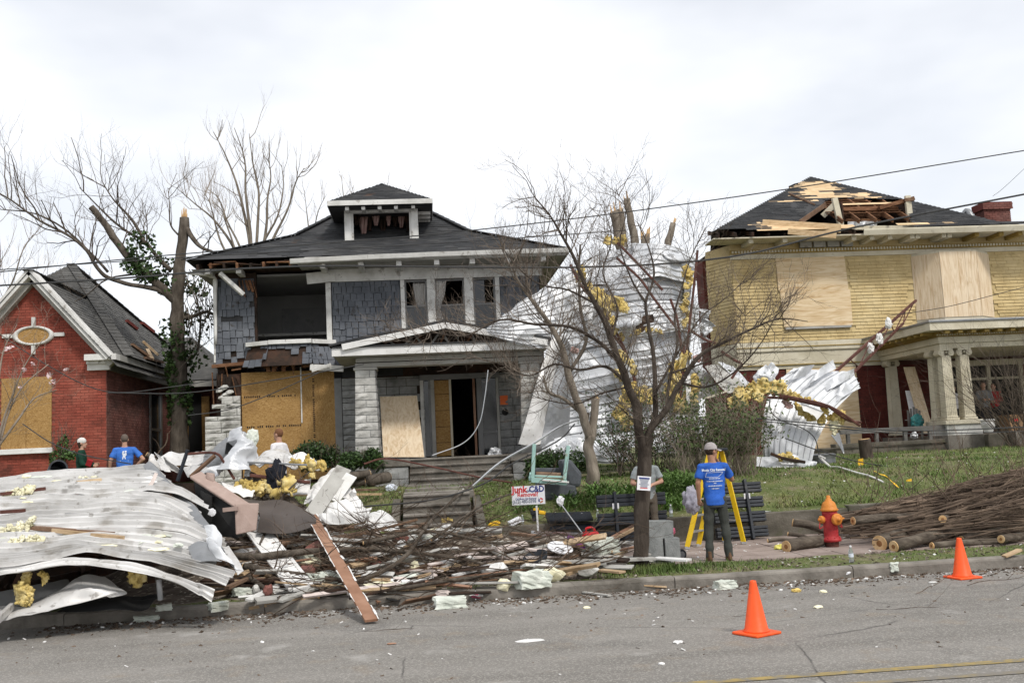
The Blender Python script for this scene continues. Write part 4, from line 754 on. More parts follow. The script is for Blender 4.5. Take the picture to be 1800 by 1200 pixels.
# porch on columns
Q = thing('columned_porch', 'cream porch with fluted scroll-topped columns on the yellow house', 'porch', (18, 30, 1.4)); QX, QY = 15.95, 29.4
MB().b2((QX - .2, QY - .3, 1.2), (25, YY - .02, 1.84)).build('porch_floor', 'concrete', Q)
def lroof(name, x0, y0, z0, z1, mat): MB().b2((x0, y0, z0), (25.5, YY - .003, z1)).build(name, mat, Q, bevel=.01)
lroof('frieze', QX - .12, QY - .12, 4.66, 4.86, 'cream'); lroof('frieze_fillet', QX - .15, QY - .15, 4.862, 4.89, 'gold_trim'); lroof('architrave', QX - .06, QY - .06, 4.5, 4.658, 'cream'); lroof('bed_mould', QX - .2, QY - .2, 4.892, 5.02, 'gold_trim'); lroof('cornice', QX - .62, QY - .62, 5.022, 5.26, 'cream'); lroof('porch_roof', QX - .66, QY - .66, 5.262, 5.33, 'grey_metal')
k = QX - .1
while k < 22: MB().b2((k, QY - .55, 4.93), (k + .14, QY - .202, 5.019)).build('modillion', 'gold_trim', Q); k += .42
k = QY
while k < 33: MB().b2((QX - .55, k, 4.93), (QX - .202, k + .14, 5.019)).build('modillion', 'gold_trim', Q); k += .42
m = MB(); k = QX - .2
while k < 22: m.b2((k, QY - .225, 4.895), (k + .04, QY - .202, 4.93)); k += .08
m.build('dentils', 'cream', Q, kind='stuff')
def column(x, y, z0, z1, w_=.34):
    c = MB(); n = 6; pts = []
    for sx, sy in ((0, -1), (1, 0), (0, 1), (-1, 0)):          # square shaft with shallow flutes
        for i in range(n):
            for u, dp_ in ((i / n, 0), (i / n + .03, .016), (i / n + .13, .016)):
                p = (u - .5); pts.append({(0, -1): (p, -.5 + dp_ / w_), (1, 0): (.5 - dp_ / w_, p), (0, 1): (-p, .5 - dp_ / w_), (-1, 0): (-.5 + dp_ / w_, -p)}[(sx, sy)])
    c.add([(x + px * w_ * s_, y + py * w_ * s_, z) for z, s_ in ((z0 + .12, 1), (z1 - .2, .84)) for px, py in pts], [])
    k = len(pts); c.f += [[i, (i + 1) % k, k + (i + 1) % k, k + i] for i in range(k)]
    sh = c.build('column', 'cream', Q)
    MB().b2((x - w_ * .62, y - w_ * .62, z0), (x + w_ * .62, y + w_ * .62, z0 + .07)).build('column_base', 'cream', sh, bevel=.01); MB().b2((x - w_ * .55, y - w_ * .55, z0 + .072), (x + w_ * .55, y + w_ * .55, z0 + .13)).build('column_base', 'cream', sh, bevel=.02)
    MB().b2((x - w_ * .62, y - w_ * .55, z1 - .06), (x + w_ * .62, y + w_ * .55, z1)).build('capital', 'cream', sh)
    for sx in (-1, 1): MB().lathe((x + sx * w_ * .46, y - w_ * .5, z1 - .13), [(.0, 0), (.095, 0), (.095, w_ * .98), (0, w_ * .98)], 16, rotm(R(-90))).build('scroll', 'cream', sh); MB().lathe((x + sx * w_ * .46, y - w_ * .5 - .02, z1 - .13), [(.0, 0), (.045, 0), (.045, .02), (0, .02)], 12, rotm(R(-90))).build('scroll_eye', 'cream', sh)
    for s_ in range(3): MB().lathe((x + (s_ - 1) * .09, y - w_ * .46, z1 - .12), [(.0, -.04), (.03, -.01), (.03, .02), (0, .04)], 8).build('egg', 'cream', sh)
for x, y in ((QX + .14, QY + .12), (QX + .72, QY + .12), (QX + .12, QY + .7)): column(x, y, 2.30, 4.5)
column(QX + .2, YY - .28, 1.9, 4.5); column(21.5, QY + .12, 2.3, 4.5)
pd = MB().b2((QX - .12, QY - .14, 1.25), (QX + 1.02, QY + 1.0, 2.16)).build('pedestal', 'stone_white', Q, bevel=.01); MB().b2((QX - .17, QY - .19, 2.162), (QX + 1.07, QY + 1.05, 2.29)).build('pedestal_cap', 'cream', pd, bevel=.015); MB().b2((QX - .16, QY - .18, 1.2), (QX + 1.06, QY - .142, 1.6)).build('pedestal_base', 'stone_white', pd)
MB().b2((QX + .95, QY - .5, 1.2), (QX + 2.0, QY - .2, 1.83)).build('step_wall', 'old_concrete', Q, bevel=.02); MB().b2((QX + 1.6, QY - .9, 1.2), (QX + 2.05, QY - .19, 1.86)).build('step_wall', 'concrete', Q, bevel=.02)
for k in range(3): MB().b2((QX + 2.06, QY - .9 + k * .3, 1.2), (QX + 6, QY - .2, 1.43 + k * .14)).build('step', 'old_concrete', Q)
stones(Q, (12.3, QY - .1, 1.2), (1, 0, 0), 3.6, .42, .2, .8, .015, 'old_concrete'); MB().b2((12.3, QY - .05, 1.2), (QX - .1, YY - .05, 1.6)).build('terrace', 'old_concrete', Q); MB().b2((12.25, QY - .2, 1.622), (QX - .13, QY + .2, 1.74)).build('terrace_cap', 'old_concrete', Q, bevel=.02)
MB().b2((12.5, QY - .06, 2.02), (QX - .13, QY + .1, 2.12)).build('rail', 'weathered', Q); MB().b2((12.5, QY - .02, 2.121), (QX - .13, QY + .14, 2.16)).build('rail', 'weathered', Q)
for x in (12.7, 13.6, 14.5, 15.3): MB().b2((x, QY - .04, 1.742), (x + .1, QY + .06, 2.018)).build('rail_post', 'weathered', Q)
# doorway in the shade of the porch
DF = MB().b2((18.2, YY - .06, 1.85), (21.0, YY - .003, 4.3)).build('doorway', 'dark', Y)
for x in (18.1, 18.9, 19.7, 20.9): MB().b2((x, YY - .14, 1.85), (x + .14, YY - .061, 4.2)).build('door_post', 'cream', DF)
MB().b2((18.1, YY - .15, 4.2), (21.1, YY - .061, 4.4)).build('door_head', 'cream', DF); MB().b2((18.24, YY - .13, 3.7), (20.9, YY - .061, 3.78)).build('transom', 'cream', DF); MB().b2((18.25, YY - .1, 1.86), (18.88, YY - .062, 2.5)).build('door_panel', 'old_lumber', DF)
# ------------------------------------------------------------------ plants
def grow(mb, p, d, L, r, depth, up=.15, wig=.35, nk=(2, 4), zmin=None, sides=None, spread=.8, taper=.55):
    """one shoot and, along it, its side shoots"""
    p = V(p); d = V(d).normalized(); n = 5 if depth > 0 else 4; pts = [p]; rr = [r]; q = p
    for i in range(n):
        d = (d + V((U(-wig, wig), U(-wig, wig), U(-wig, wig) + up * .5))).normalized(); q = q + d * (L / n); pts.append(q); rr.append(lerp(r, r * (1 - taper) if depth else r * .35, (i + 1) / n))
    s_ = sides or (5 if r > .02 else 4 if r > .008 else 3); mb.tube(pts, rr, s_, cap=False)
    if depth > 0:
        for k in range(random.randint(*nk)):
            t = U(.25, 1); i = min(int(t * n), n - 1); c = pts[i].lerp(pts[i + 1], t * n - i); dd = (pts[i + 1] - pts[i]).normalized()
            sd_ = V((U(-1, 1), U(-1, 1), U(-.6, 1))); sd_ = (sd_ - dd * sd_.dot(dd)).normalized()
            grow(mb, c, dd + sd_ * spread * U(.6, 1.3), L * U(.4, .72), max(rr[i] * U(.4, .62), .0022), depth - 1, up, wig, nk, zmin, sides, spread, taper)
def limb(mb, pts, r0, r1, n=None, sides=9, knots=.06):
    c = crom(pts, n or max(6, (len(pts) - 1) * 4)); m = len(c) - 1
    mb.tube([q + V((nse(q, 3), nse(q, 3, 5), nse(q, 3, 9))) * knots * lerp(r0, r1, i / m) * 6 for i, q in enumerate(c)], [lerp(r0, r1, i / m) * (1 + .13 * nse(q, 2.5)) for i, q in enumerate(c)], sides); return c
def sprout(mb, c, n, L, r, depth, t0=.2, **k):
    m = len(c) - 1
    for _ in range(n):
        t = U(t0, 1) * m; i = min(int(t), m - 1); p = c[i].lerp(c[i + 1], t - i); dd = (c[i + 1] - c[i]).normalized(); sd_ = V((U(-1, 1), U(-1, 1), U(-.4, 1.1))); sd_ = (sd_ - dd * sd_.dot(dd)).normalized()
        grow(mb, p, dd * .7 + sd_ * U(.6, 1.4), L * U(.5, 1.2), r * U(.6, 1.1), depth, **k)
def PT(l, Y, dy=0):                                   # traced points; depth may drift along the limb
    n = len(l); return [P(x, y, Y + (dy * i / max(n - 1, 1) if not hasattr(dy, '__len__') else dy[i])) for i, (x, y) in enumerate(l)]
def leaves(name, cs, size, mat, par, asp=.5, kind='stuff', flat=0, droop=0):
    n = len(cs); c = np.array([tuple(q) for q in cs]); a = rng.normal(size=(n, 3)); a[:, 2] *= (1 - flat); a /= np.linalg.norm(a, axis=1)[:, None]
    b = rng.normal(size=(n, 3)); b -= a * (a * b).sum(1)[:, None]; b /= np.linalg.norm(b, axis=1)[:, None]; s_ = (size * rng.uniform(.6, 1.35, n))[:, None]
    v = np.stack([c - a * s_ * .5, c + b * s_ * asp * .5, c + a * s_ * .5, c - b * s_ * asp * .5], 1).reshape(-1, 3) - np.array(wbase(par)) if par else np.stack([c - a * s_ * .5, c + b * s_ * asp * .5, c + a * s_ * .5, c - b * s_ * asp * .5], 1).reshape(-1, 3)
    me = bpy.data.meshes.new(name); me.from_pydata(v.tolist(), [], np.arange(4 * n).reshape(-1, 4).tolist()); me.materials.append(MAT(mat)); o = bpy.data.objects.new(name, me); COL.objects.link(o)
    if par: o.parent = par
    if kind: o['kind'] = kind
    return o
# --- street tree in the verge
TB = V((3.14, 15.0, .13))
T = thing('street_tree', 'bare dark-barked street tree with a paper notice, growing beside the kerb', 'tree', TB)
t0 = [(1128, 1003), (1127, 975), (1129, 920), (1131, 860), (1134, 800), (1137, 764)]
m = MB(); pts = PT(t0, 15.0); c = crom(pts, 26); rr = [v * .76 for v in [.30, .225, .185, .165, .155, .15] + [lerp(.148, .135, i / 18) for i in range(18)] + [.13, .125, .12]]
m.tube([q + V((nse(q, 2.5), nse(q, 2.5, 3), 0)) * .02 for q in c], rr[:27], 30); m.v = [tuple(V(q) + (V(q) - V((c[min(i // 30, 26)].x, c[min(i // 30, 26)].y, q[2]))) * (.16 * nse((i % 30 * 1.7, i // 30 * .35, 2)) + .1 * nse(q, 9))) for i, q in enumerate(m.v)]; m.build('trunk', 'bark_dark', T, smooth=True)
tw = MB()
LIMBS = [([(1136, 770), (1120, 735), (1109, 697), (1100, 660), (1083, 627), (1069, 580), (1046, 533), (1030, 505), (1009, 454), (985, 410), (967, 379), (939, 345)], .105, .012, -.8, 22, .9),
 ([(1138, 768), (1149, 734), (1153, 687), (1149, 627), (1139, 571), (1135, 533), (1150, 480), (1138, 430), (1120, 390)], .075, .010, .5, 16, .8),
 ([(1137, 766), (1152, 745), (1177, 711), (1195, 673), (1233, 622), (1270, 603), (1317, 580), (1370, 560), (1420, 565)], .085, .010, -.6, 20, .8),
 ([(1170, 718), (1180, 655), (1191, 599), (1186, 552), (1200, 500), (1214, 454), (1240, 400)], .05, .008, .9, 14, .8),
 ([(1086, 632), (1051, 599), (1004, 575), (943, 570), (878, 562), (820, 590), (760, 585), (700, 600)], .052, .007, -1.2, 26, .7),
 ([(1102, 673), (1065, 645), (1020, 650), (975, 640), (930, 660), (880, 640), (820, 625)], .045, .006, -.9, 18, .7),
 ([(1075, 595), (1085, 540), (1060, 480), (1075, 420), (1060, 360)], .04, .006, .6, 12, .8),
 ([(1046, 533), (1000, 510), (950, 500), (910, 470), (880, 430)], .032, .005, -.5, 12, .7),
 ([(1195, 673), (1240, 680), (1290, 655), (1340, 600), (1375, 530)], .036, .006, -1.0, 14, .7),
 ([(1153, 690), (1180, 640), (1230, 560), (1280, 520), (1330, 470)], .034, .006, 1.0, 12, .7),
 ([(1104, 680), (1060, 690), (1010, 710), (950, 700), (930, 690)], .03, .006, -.4, 9, .6),
 ([(1135, 533), (1110, 490), (1090, 430), (1100, 370), (1080, 330)], .03, .005, .3, 9, .7),
 ([(1180, 655), (1230, 640), (1290, 610), (1310, 560), (1300, 500)], .03, .005, .5, 9, .7)]
for pl, r0, r1, dy, ns, L in LIMBS:
    if r0 > .07: pl = [(1132, 820), (1134, 790)] + pl[1:]
    m = MB(); c = limb(m, PT(pl, 15.0, dy), r0 * (.8 if r0 > .07 else .6), r1 * .5, sides=8, knots=.11); m.build('limb', 'bark_dark', T, smooth=True)
    sprout(tw, c, int(ns * 3.2), L * .88, max(r0 * .10, .0065), 2, t0=.12, up=.12, wig=.34, spread=.75, nk=(2, 4))
tw.build('twigs', 'twig', T)
# --- cracked smaller tree behind the sofa, with its snapped stub
S = thing('cracked_tree', 'slim grey tree with a snapped-off stub stem behind the sofa', 'tree', P(1043, 852, 20.5)); YS = 20.5
m = MB(); limb(m, PT([(1047, 866), (1043, 840), (1041, 815), (1038, 790), (1034, 765)], YS), .14, .11, sides=20, knots=.12, n=24); m.build('trunk', 'bark_light', S, smooth=True)
m = MB(); c = limb(m, PT([(1036, 775), (1026, 730), (1011, 695), (998, 650), (988, 610), (970, 575), (945, 540), (915, 500), (900, 470)], YS, -.5), .10, .02, sides=9); m.build('stem', 'bark_light', S, smooth=True)
tw = MB(); sprout(tw, c, 38, 1.25, .014, 2, t0=.3, up=.2, wig=.3)
m = MB(); c = limb(m, PT([(1022, 725), (990, 700), (965, 690), (955, 660)], YS, -.2), .05, .02, sides=7); m.build('stem', 'bark_light', S, smooth=True); sprout(tw, c, 16, 1.0, .011, 2, up=.1)
m = MB(); c = limb(m, PT([(1000, 655), (1030, 600), (1020, 540), (1018, 470), (1020, 430)], YS, .3), .045, .02, sides=7); m.build('stem', 'bark', S, smooth=True); sprout(tw, c, 24, 1.1, .011, 2, t0=.2, up=.2); tw.build('twigs', 'twig', S)
m = MB(); c = limb(m, PT([(1034, 790), (1040, 760), (1045, 725), (1048, 700)], YS, .1), .10, .085, sides=9); m.build('snapped_stub', 'bark_light', S, smooth=True)
for k in range(7): a = c[-1] + V((U(-.06, .06), U(-.06, .06), -.05)); MB().beam(a, a + V((U(-.02, .02), 0, U(.06, .2))), .03, .02, w2=.005).build('splinter', 'cut_wood', S)
MB().beam(P(1029, 760, YS), P(1034, 725, YS), .06, .05).build('torn_bark', 'bark_dark', S)
# --- old tree with ivy and a snapped top, between the cottage and the shingled house
YI = 29.0; I = thing('ivy_tree', 'tall snapped tree wrapped in ivy beside the brick cottage', 'tree', P(315, 800, YI))
m = MB(); ct = limb(m, PT([(314, 812), (316, 760), (317, 700), (314, 630), (311, 560), (313, 500), (319, 440), (325, 384)], YI), .27, .14, sides=14); m.build('trunk', 'bark', I, smooth=True)
for k in range(9): a = ct[-1] + V((U(-.1, .1), U(-.1, .1), -.1)); MB().beam(a, a + V((U(-.03, .03), 0, U(.1, .45))), .06, .03, w2=.01).build('splinter', 'cut_wood', I)
tw = MB(); IL = []
for pl, r0, r1, dy, ns, L, rt in (([(314, 535), (285, 505), (255, 480), (228, 455), (205, 425), (182, 390), (160, 365)], .13, .085, -.6, 7, 1.6, .02), ([(312, 528), (275, 508), (230, 500), (190, 488), (170, 470), (152, 440), (118, 412), (70, 388), (20, 352), (-20, 330)], .075, .016, -1.5, 20, 2.0, .022), ([(300, 475), (275, 450), (255, 425), (225, 408), (195, 385), (165, 355), (140, 330)], .065, .012, .6, 16, 2.0, .018), ([(255, 428), (235, 390), (212, 365), (195, 345), (180, 320)], .05, .012, .3, 12, 1.7, .016), ([(190, 478), (150, 435), (110, 400), (60, 375), (0, 368)], .04, .012, -.6, 12, 1.5, .014), ([(326, 398), (340, 420), (356, 436), (372, 442)], .08, .04, -.6, 4, 1.4, .018), ([(316, 560), (340, 555), (365, 548), (385, 560)], .07, .03, .4, 6, 1.0, .012), ([(315, 640), (345, 620), (352, 560), (340, 500)], .05, .02, .6, 8, 1.0, .012), ([(320, 420), (300, 395), (298, 360), (295, 330)], .03, .008, .3, 8, 1.4, .012), ([(250, 480), (190, 490), (150, 520), (110, 540)], .03, .008, -.3, 8, 1.2, .01)):
    m = MB(); c = limb(m, PT(pl, YI, dy), r0, r1, sides=9, knots=.05); m.build('limb', 'bark', I, smooth=True); IL.append(c); sprout(tw, c, ns, L * .85, rt, 2, t0=.3, up=.2, wig=.3)
for k in range(40): p = P(U(320, 378), U(470, 560), YI + U(-.4, .6)); grow(tw, p, (U(-.5, .6), U(-.3, .3), -1), U(.6, 1.8), .012, 1, up=-.15, wig=.35)
tw.build('twigs', 'twig', I)
iv = []
for k in range(4400):
    t = random.random()
    if t < .5: i = U(0, 1); q = ct[int(lerp(6, 22, i))]; rad = .34 + .1 * nse(q, 1.2) + (.12 if q.z > 5.5 else 0)
    elif t < .78: c = IL[0]; q = random.choice(c[:int(len(c) * .62)]); rad = .26
    elif t < .86: q = random.choice(IL[2][:12]); rad = .3
    else: q = random.choice(IL[6] + IL[7]); rad = .42
    a = U(0, 6.28); s_ = U(.6, 1.1); q = q + V((math.cos(a) * rad * s_, math.sin(a) * rad * s_, U(-.25, .2)))
    if nse(q, 1.3) > -.02: iv.append(q)
leaves('ivy', iv, .13, 'ivy', I, .75)
# --- trees far behind
def bush_tree(name, label, base, tips, r, Yb, mat='twig_pale', n=9, L=2.4, dep=2):
    t = thing(name, label, 'tree', base); tw = MB()
    for k, (pl, rr) in enumerate(tips):
        m = MB(); c = limb(m, PT(pl, Yb, U(-.8, .8)), rr * .62, rr * .1, sides=7, knots=.04); m.build('stem' if k else 'trunk', 'bark_light', t, smooth=True); sprout(tw, c, n, L * .8, rr * .15, dep, t0=.25, up=.45, wig=.22, spread=.55)
    tw.build('twigs', mat, t); return t
bush_tree('bare_tree', 'tall pale bare tree with many upright stems behind the shingled roof', P(440, 470, 46), [([(445, 480), (438, 420), (428, 370), (415, 320), (395, 270), (375, 232)], .16), ([(445, 480), (440, 410), (432, 340), (430, 280), (412, 225)], .15), ([(450, 480), (452, 410), (455, 340), (445, 290), (438, 235)], .14), ([(455, 480), (468, 400), (470, 350), (476, 310), (470, 270)], .13), ([(460, 480), (480, 420), (505, 370), (520, 320), (535, 295)], .13), ([(455, 480), (462, 430), (488, 380), (498, 330), (495, 290)], .12), ([(440, 480), (420, 430), (400, 390), (385, 350), (362, 330)], .11)], .1, 46, n=11, L=1.9)
bush_tree('bare_tree', 'leaning pale bare tree just behind the torn eave of the shingled house', P(395, 470, 42), [([(430, 470), (405, 425), (375, 385), (345, 360), (310, 330)], .12), ([(420, 470), (395, 440), (380, 400), (370, 360), (360, 340)], .1), ([(425, 470), (400, 400), (390, 370), (372, 352)], .08)], .1, 42, n=12, L=2.0)
bush_tree('bare_tree', 'small faint bare tree peeping over the roof beside the dormer', P(605, 400, 52), [([(606, 400), (604, 350), (600, 310)], .08), ([(606, 395), (615, 350), (622, 325)], .06)], .1, 52, n=8, L=1.2, dep=1)
bush_tree('bare_tree', 'thin bare tree between the tall pale tree and the dormer', P(545, 420, 50), [([(545, 420), (540, 380), (535, 335)], .07), ([(548, 420), (560, 370), (575, 340)], .06)], .1, 50, n=9, L=1.3, dep=1)
bush_tree('bare_tree', 'faint bare tree behind the dormer roof peak', P(700, 400, 50), [([(700, 400), (690, 345), (680, 322)], .06), ([(702, 400), (712, 350), (722, 325)], .06)], .1, 50, n=6, L=1.0, dep=1)
bush_tree('bare_tree', 'pale leafless tree at the left edge behind the cottage roof', P(0, 560, 30), [([(-60, 640), (-20, 560), (20, 500), (40, 440), (60, 410)], .07), ([(-60, 640), (-10, 520), (0, 450), (-5, 380)], .07), ([(-50, 600), (10, 540), (60, 500), (90, 480)], .05)], .1, 30, n=11, L=1.3)
# young magnolia-like sapling in front of the cottage window
bl = thing('blossoming_sapling', 'thin sapling with scraps of pink caught in its twigs, before the boarded cottage window', 'tree', P(-10, 850, 21)); tw = MB()
for k, pl in enumerate(([(-15, 850), (0, 760), (20, 700), (45, 640), (80, 590)], [(-15, 850), (10, 740), (40, 680), (85, 640)], [(-20, 840), (-5, 700), (5, 620), (30, 570)], [(-15, 800), (30, 740), (60, 700), (100, 685)])):
    m = MB(); c = limb(m, PT(pl, 21, U(-.5, .5)), .03, .008, sides=6); m.build('stem' if k else 'trunk', 'twig_pale', bl, smooth=True); sprout(tw, c, 9, .8, .008, 2, up=.2, wig=.3)
tw.build('twigs', 'twig_pale', bl)
for px, py, s_ in ((15, 613, .16), (58, 640, .12), (42, 650, .1), (88, 660, .14), (92, 670, .12), (117, 650, .1), (35, 680, .08)):
    q = P(px, py, 20.8); cs = [q + V((U(-1, 1), U(-1, 1), U(-1, 1))) * s_ * .4 for _ in range(7)]; leaves('scrap', cs, s_ * .8, 'pink_scrap', bl, .6, kind=None)
# --- broken trunks sticking up behind the draped metal
SN = thing('broken_tree', 'cluster of snapped tree trunks jutting above the draped sheet metal', 'tree', P(1110, 800, 27.5))
for pl, r0, r1 in (([(1130, 800), (1115, 600), (1098, 470), (1090, 425), (1078, 372)], .22, .13), ([(1128, 800), (1125, 600), (1118, 440), (1108, 390), (1102, 350)], .16, .09), ([(1098, 440), (1092, 400), (1090, 368)], .14, .11), ([(1135, 800), (1160, 560), (1172, 440), (1183, 392)], .16, .08), ([(1132, 600), (1136, 440), (1138, 412)], .1, .08), ([(1128, 600), (1130, 440), (1129, 415)], .08, .06)):
    m = MB(); c = limb(m, PT(pl, 27.6), r0, r1, sides=9); o = m.build('trunk', 'bark_light', SN, smooth=True)
    for k in range(5): a = c[-1] + V((U(-.7, .7) * r1, U(-.7, .7) * r1, -.1)); MB().beam(a, a + (c[-1] - c[-2]).normalized() * U(.1, .4), .06, .03, w2=.01).build('splinter', 'cut_wood', o)
tw = MB()
for k in range(26): p = P(U(940, 1230), U(380, 470), 27.6); grow(tw, p, (U(-.4, .4), U(-.3, .3), 1), U(.8, 1.6), .012, 2, up=.3, wig=.25)
tw.build('twigs', 'twig', SN)
# --- shrubs
def blob_leaves(cs, n, jit=.12):
    out = []
    for _ in range(n):
        c, r_ = random.choice(cs); d = V((random.gauss(0, 1), random.gauss(0, 1), random.gauss(0, 1))).normalized(); s_ = U(.55, 1.05) * (1 + jit * nse(d * 2.3 + V(c), 1.5) * 3); q = V(c) + V((d.x * r_[0], d.y * r_[1], d.z * r_[2])) * s_; out.append(q)
    return out
def boxwood(label, px0, px1, pt, pb, Yb, n):
    a, b, tp = P(px0, pb, Yb), P(px1, pb, Yb), P((px0 + px1) / 2, pt, Yb); t = thing('boxwood_shrub', label, 'shrub', (a + b) / 2, 'evergreen shrubs by the porch'); w = b.x - a.x; h_ = tp.z - a.z; cs = []
    for k in range(9): f = U(.14, .86); cs.append(((a.x + w * f, Yb + U(-.2, .3), a.z + h_ * U(.12, .62)), (w * .2, .45, h_ * .38)))
    leaves('foliage', blob_leaves(cs, n, .2), .075, 'box_leaf', t, .6); tw = MB()
    for k in range(24): grow(tw, (a.x + w * U(.25, .75), Yb + U(-.15, .15), a.z - .05), (U(-.7, .7), U(-.3, .3), 1), h_ * U(.7, 1.05), .012, 1, up=.2)
    tw.build('stems', 'twig', t); c = cs[0]
boxwood('rounded dark evergreen shrub below the boarded window', 520, 632, 772, 822, 23.6, 6500); boxwood('smaller evergreen shrub at the foot of the stone column', 598, 678, 788, 822, 23.2, 4200); boxwood('evergreen shrub behind the grey sofa', 925, 1040, 784, 836, 22.9, 6000)
SB = thing('tangled_shrub', 'large tangled olive shrub in front of the draped metal', 'shrub', P(1270, 850, 22.0)); tw = MB(); lv = []
for k in range(150):
    b = P(U(1190, 1330), U(835, 858), 21.7 + U(-.6, .8)); lean = U(-.7, .8); st_ = len(tw.v); grow(tw, b, (lean, U(-.4, .3), 1.3), U(.75, 1.5), .010, 2, up=.1, wig=.22, nk=(3, 5), spread=.6)
    lv += [V(tw.v[i]) + V((U(-.05, .05), U(-.05, .05), U(-.05, .05))) for i in range(st_, len(tw.v), 7) if tw.v[i][2] > 1.7]
tw.build('stems', 'twig_pale', SB); random.shuffle(lv); leaves('foliage', lv[:24000], .085, 'shrub_leaf', SB, .45)
S2 = thing('tangled_shrub', 'dark shrub in the gap between the cracked tree and the street tree', 'shrub', P(1130, 840, 22.6)); tw = MB(); lv = []
for k in range(60):
    b = P(U(1085, 1180), U(825, 845), 22.4 + U(-.4, .5)); st_ = len(tw.v); grow(tw, b, (U(-.6, .6), U(-.4, .3), 1), U(.8, 1.5), .012, 2, up=.1, nk=(3, 4)); lv += [V(tw.v[i]) + V((U(-.06, .06), U(-.06, .06), U(-.06, .06))) for i in range(st_, len(tw.v), 5)]
tw.build('stems', 'twig', S2); leaves('foliage', lv, .07, 'box_leaf', S2, .4)
S3 = thing('bare_shrub', 'leafless grey shrub beside the columned porch steps', 'shrub', P(1800, 780, 27.6)); tw = MB()
for k in range(46): grow(tw, P(U(1780, 1850), 790, 27.5 + U(-.3, .3)), (U(-1.1, .3), U(-.3, .3), 1), U(2.0, 3.2), .016, 2, up=.05, wig=.25, nk=(2, 4))
tw.build('stems', 'twig', S3)
S4 = thing('ivy_sapling', 'small leafy evergreen sapling against the red brick front wall', 'plant', P(108, 820, 26.6)); lv = []
tw = MB()
for k in range(14): grow(tw, P(108 + U(-8, 8), 825, 26.6), (U(-.4, .3), U(-.1, .1), 1), U(.7, 1.3), .01, 1)
tw.build('stems', 'twig', S4); lv = blob_leaves([((P(112, 785, 26.6).x, 26.6, P(112, 785, 26.6).z), (.16, .15, .3)), ((P(100, 805, 26.6).x, 26.6, P(100, 805, 26.6).z), (.22, .18, .22)), ((P(122, 800, 26.6).x, 26.6, P(122, 800, 26.6).z), (.2, .15, .12))], 420); leaves('foliage', lv, .09, 'ivy', S4, .7)
# --- strap-leaved clumps on the bank
def daylily(label, cx, cy, Yb, n, w, h_):
    t = MB(); b0 = P(cx, cy, Yb); b0.z = gz(b0.x, b0.y)
    for _ in range(n):
        b = b0 + V((U(-w, w), U(-.35, .35), 0)); b.z = gz(b.x, b.y) - .03; a = U(0, 6.28); d = V((math.cos(a), math.sin(a), 0)); L = h_ * U(.6, 1.15); wd = U(.009, .018); s_ = d.cross(V((0, 0, 1))); rows = []
        for i in range(6): u = i / 5; q = b + d * (L * .75 * u ** 1.5) + V((0, 0, L * (u - .55 * u ** 2.6))); ww = wd * (1 - u ** 3 * .95); rows.append([q - s_ * ww, q + s_ * ww])
        t.grid(rows)
    t.build('daylily_clump', 'daylily', label=label, cat='plant', group='strap-leaved clumps on the bank', kind='thing')
for lb, cx, cy, Yb, n, w, h_ in (('strap-leaved green clump just below the sofa', 1020, 900, 19.6, 230, .45, .42), ('strap-leaved green clump behind the black rack slats', 1080, 880, 20.0, 300, .5, .5), ('tall strap-leaved clump between the street tree and the ladder', 1195, 870, 20.0, 420, .55, .62), ('strap-leaved clump behind the legs of the stepladder', 1225, 895, 19.5, 260, .4, .5), ('small green clump behind the sign post', 925, 900, 19.6, 120, .25, .32), ('strap-leaved clump low on the bank beside the tan trousers', 1165, 905, 19.3, 220, .4, .4), ('spreading strap-leaved clump under the tangled shrub', 1185, 838, 21.0, 200, .45, .5)): daylily(lb, cx, cy, Yb, n, w, h_)
# --- grass
def grass(name, n, fn, h_, mat='grass', label='short grass', wd=.007):
    vs_ = []; fs = []
    for _ in range(n):
        q = fn()
        if q is None: continue
        x, y = q; 
        if nse((x, y, 3), .8) + .35 * nse((x, y, 3), 3) < U(-.45, .15): continue
        z = gz(x, y) - .005; a = U(0, 6.28); L = h_ * U(.5, 1.3); dx, dy = math.cos(a), math.sin(a); k = len(vs_)
        vs_ += [(x - dy * wd, y + dx * wd, z), (x + dy * wd, y - dx * wd, z), (x + dx * L * .7, y + dy * L * .7, z + L)]; fs.append((k, k + 1, k + 2))
    me = bpy.data.meshes.new(name); me.from_pydata(vs_, [], fs); me.materials.append(MAT(mat)); o = bpy.data.objects.new(name, me); COL.objects.link(o); o['kind'] = 'stuff'; o['label'] = label; o['category'] = 'grass'
grass('grass', 70000, lambda: (U(-3, 20), 18.85 + 11 * random.random() ** 1.6), .07, label='patchy short grass on the sloping front lawn', wd=.010)
grass('verge_grass', 8000, lambda: (U(-3, 14), U(KY + .2, 15.1)), .032, label='thin grass of the verge along the kerb')
grass('tree_foot_grass', 2600, lambda: (TB.x + random.gauss(.1, .5), TB.y + random.gauss(-.25, .22)), .09, label='greener grass round the foot of the street tree')
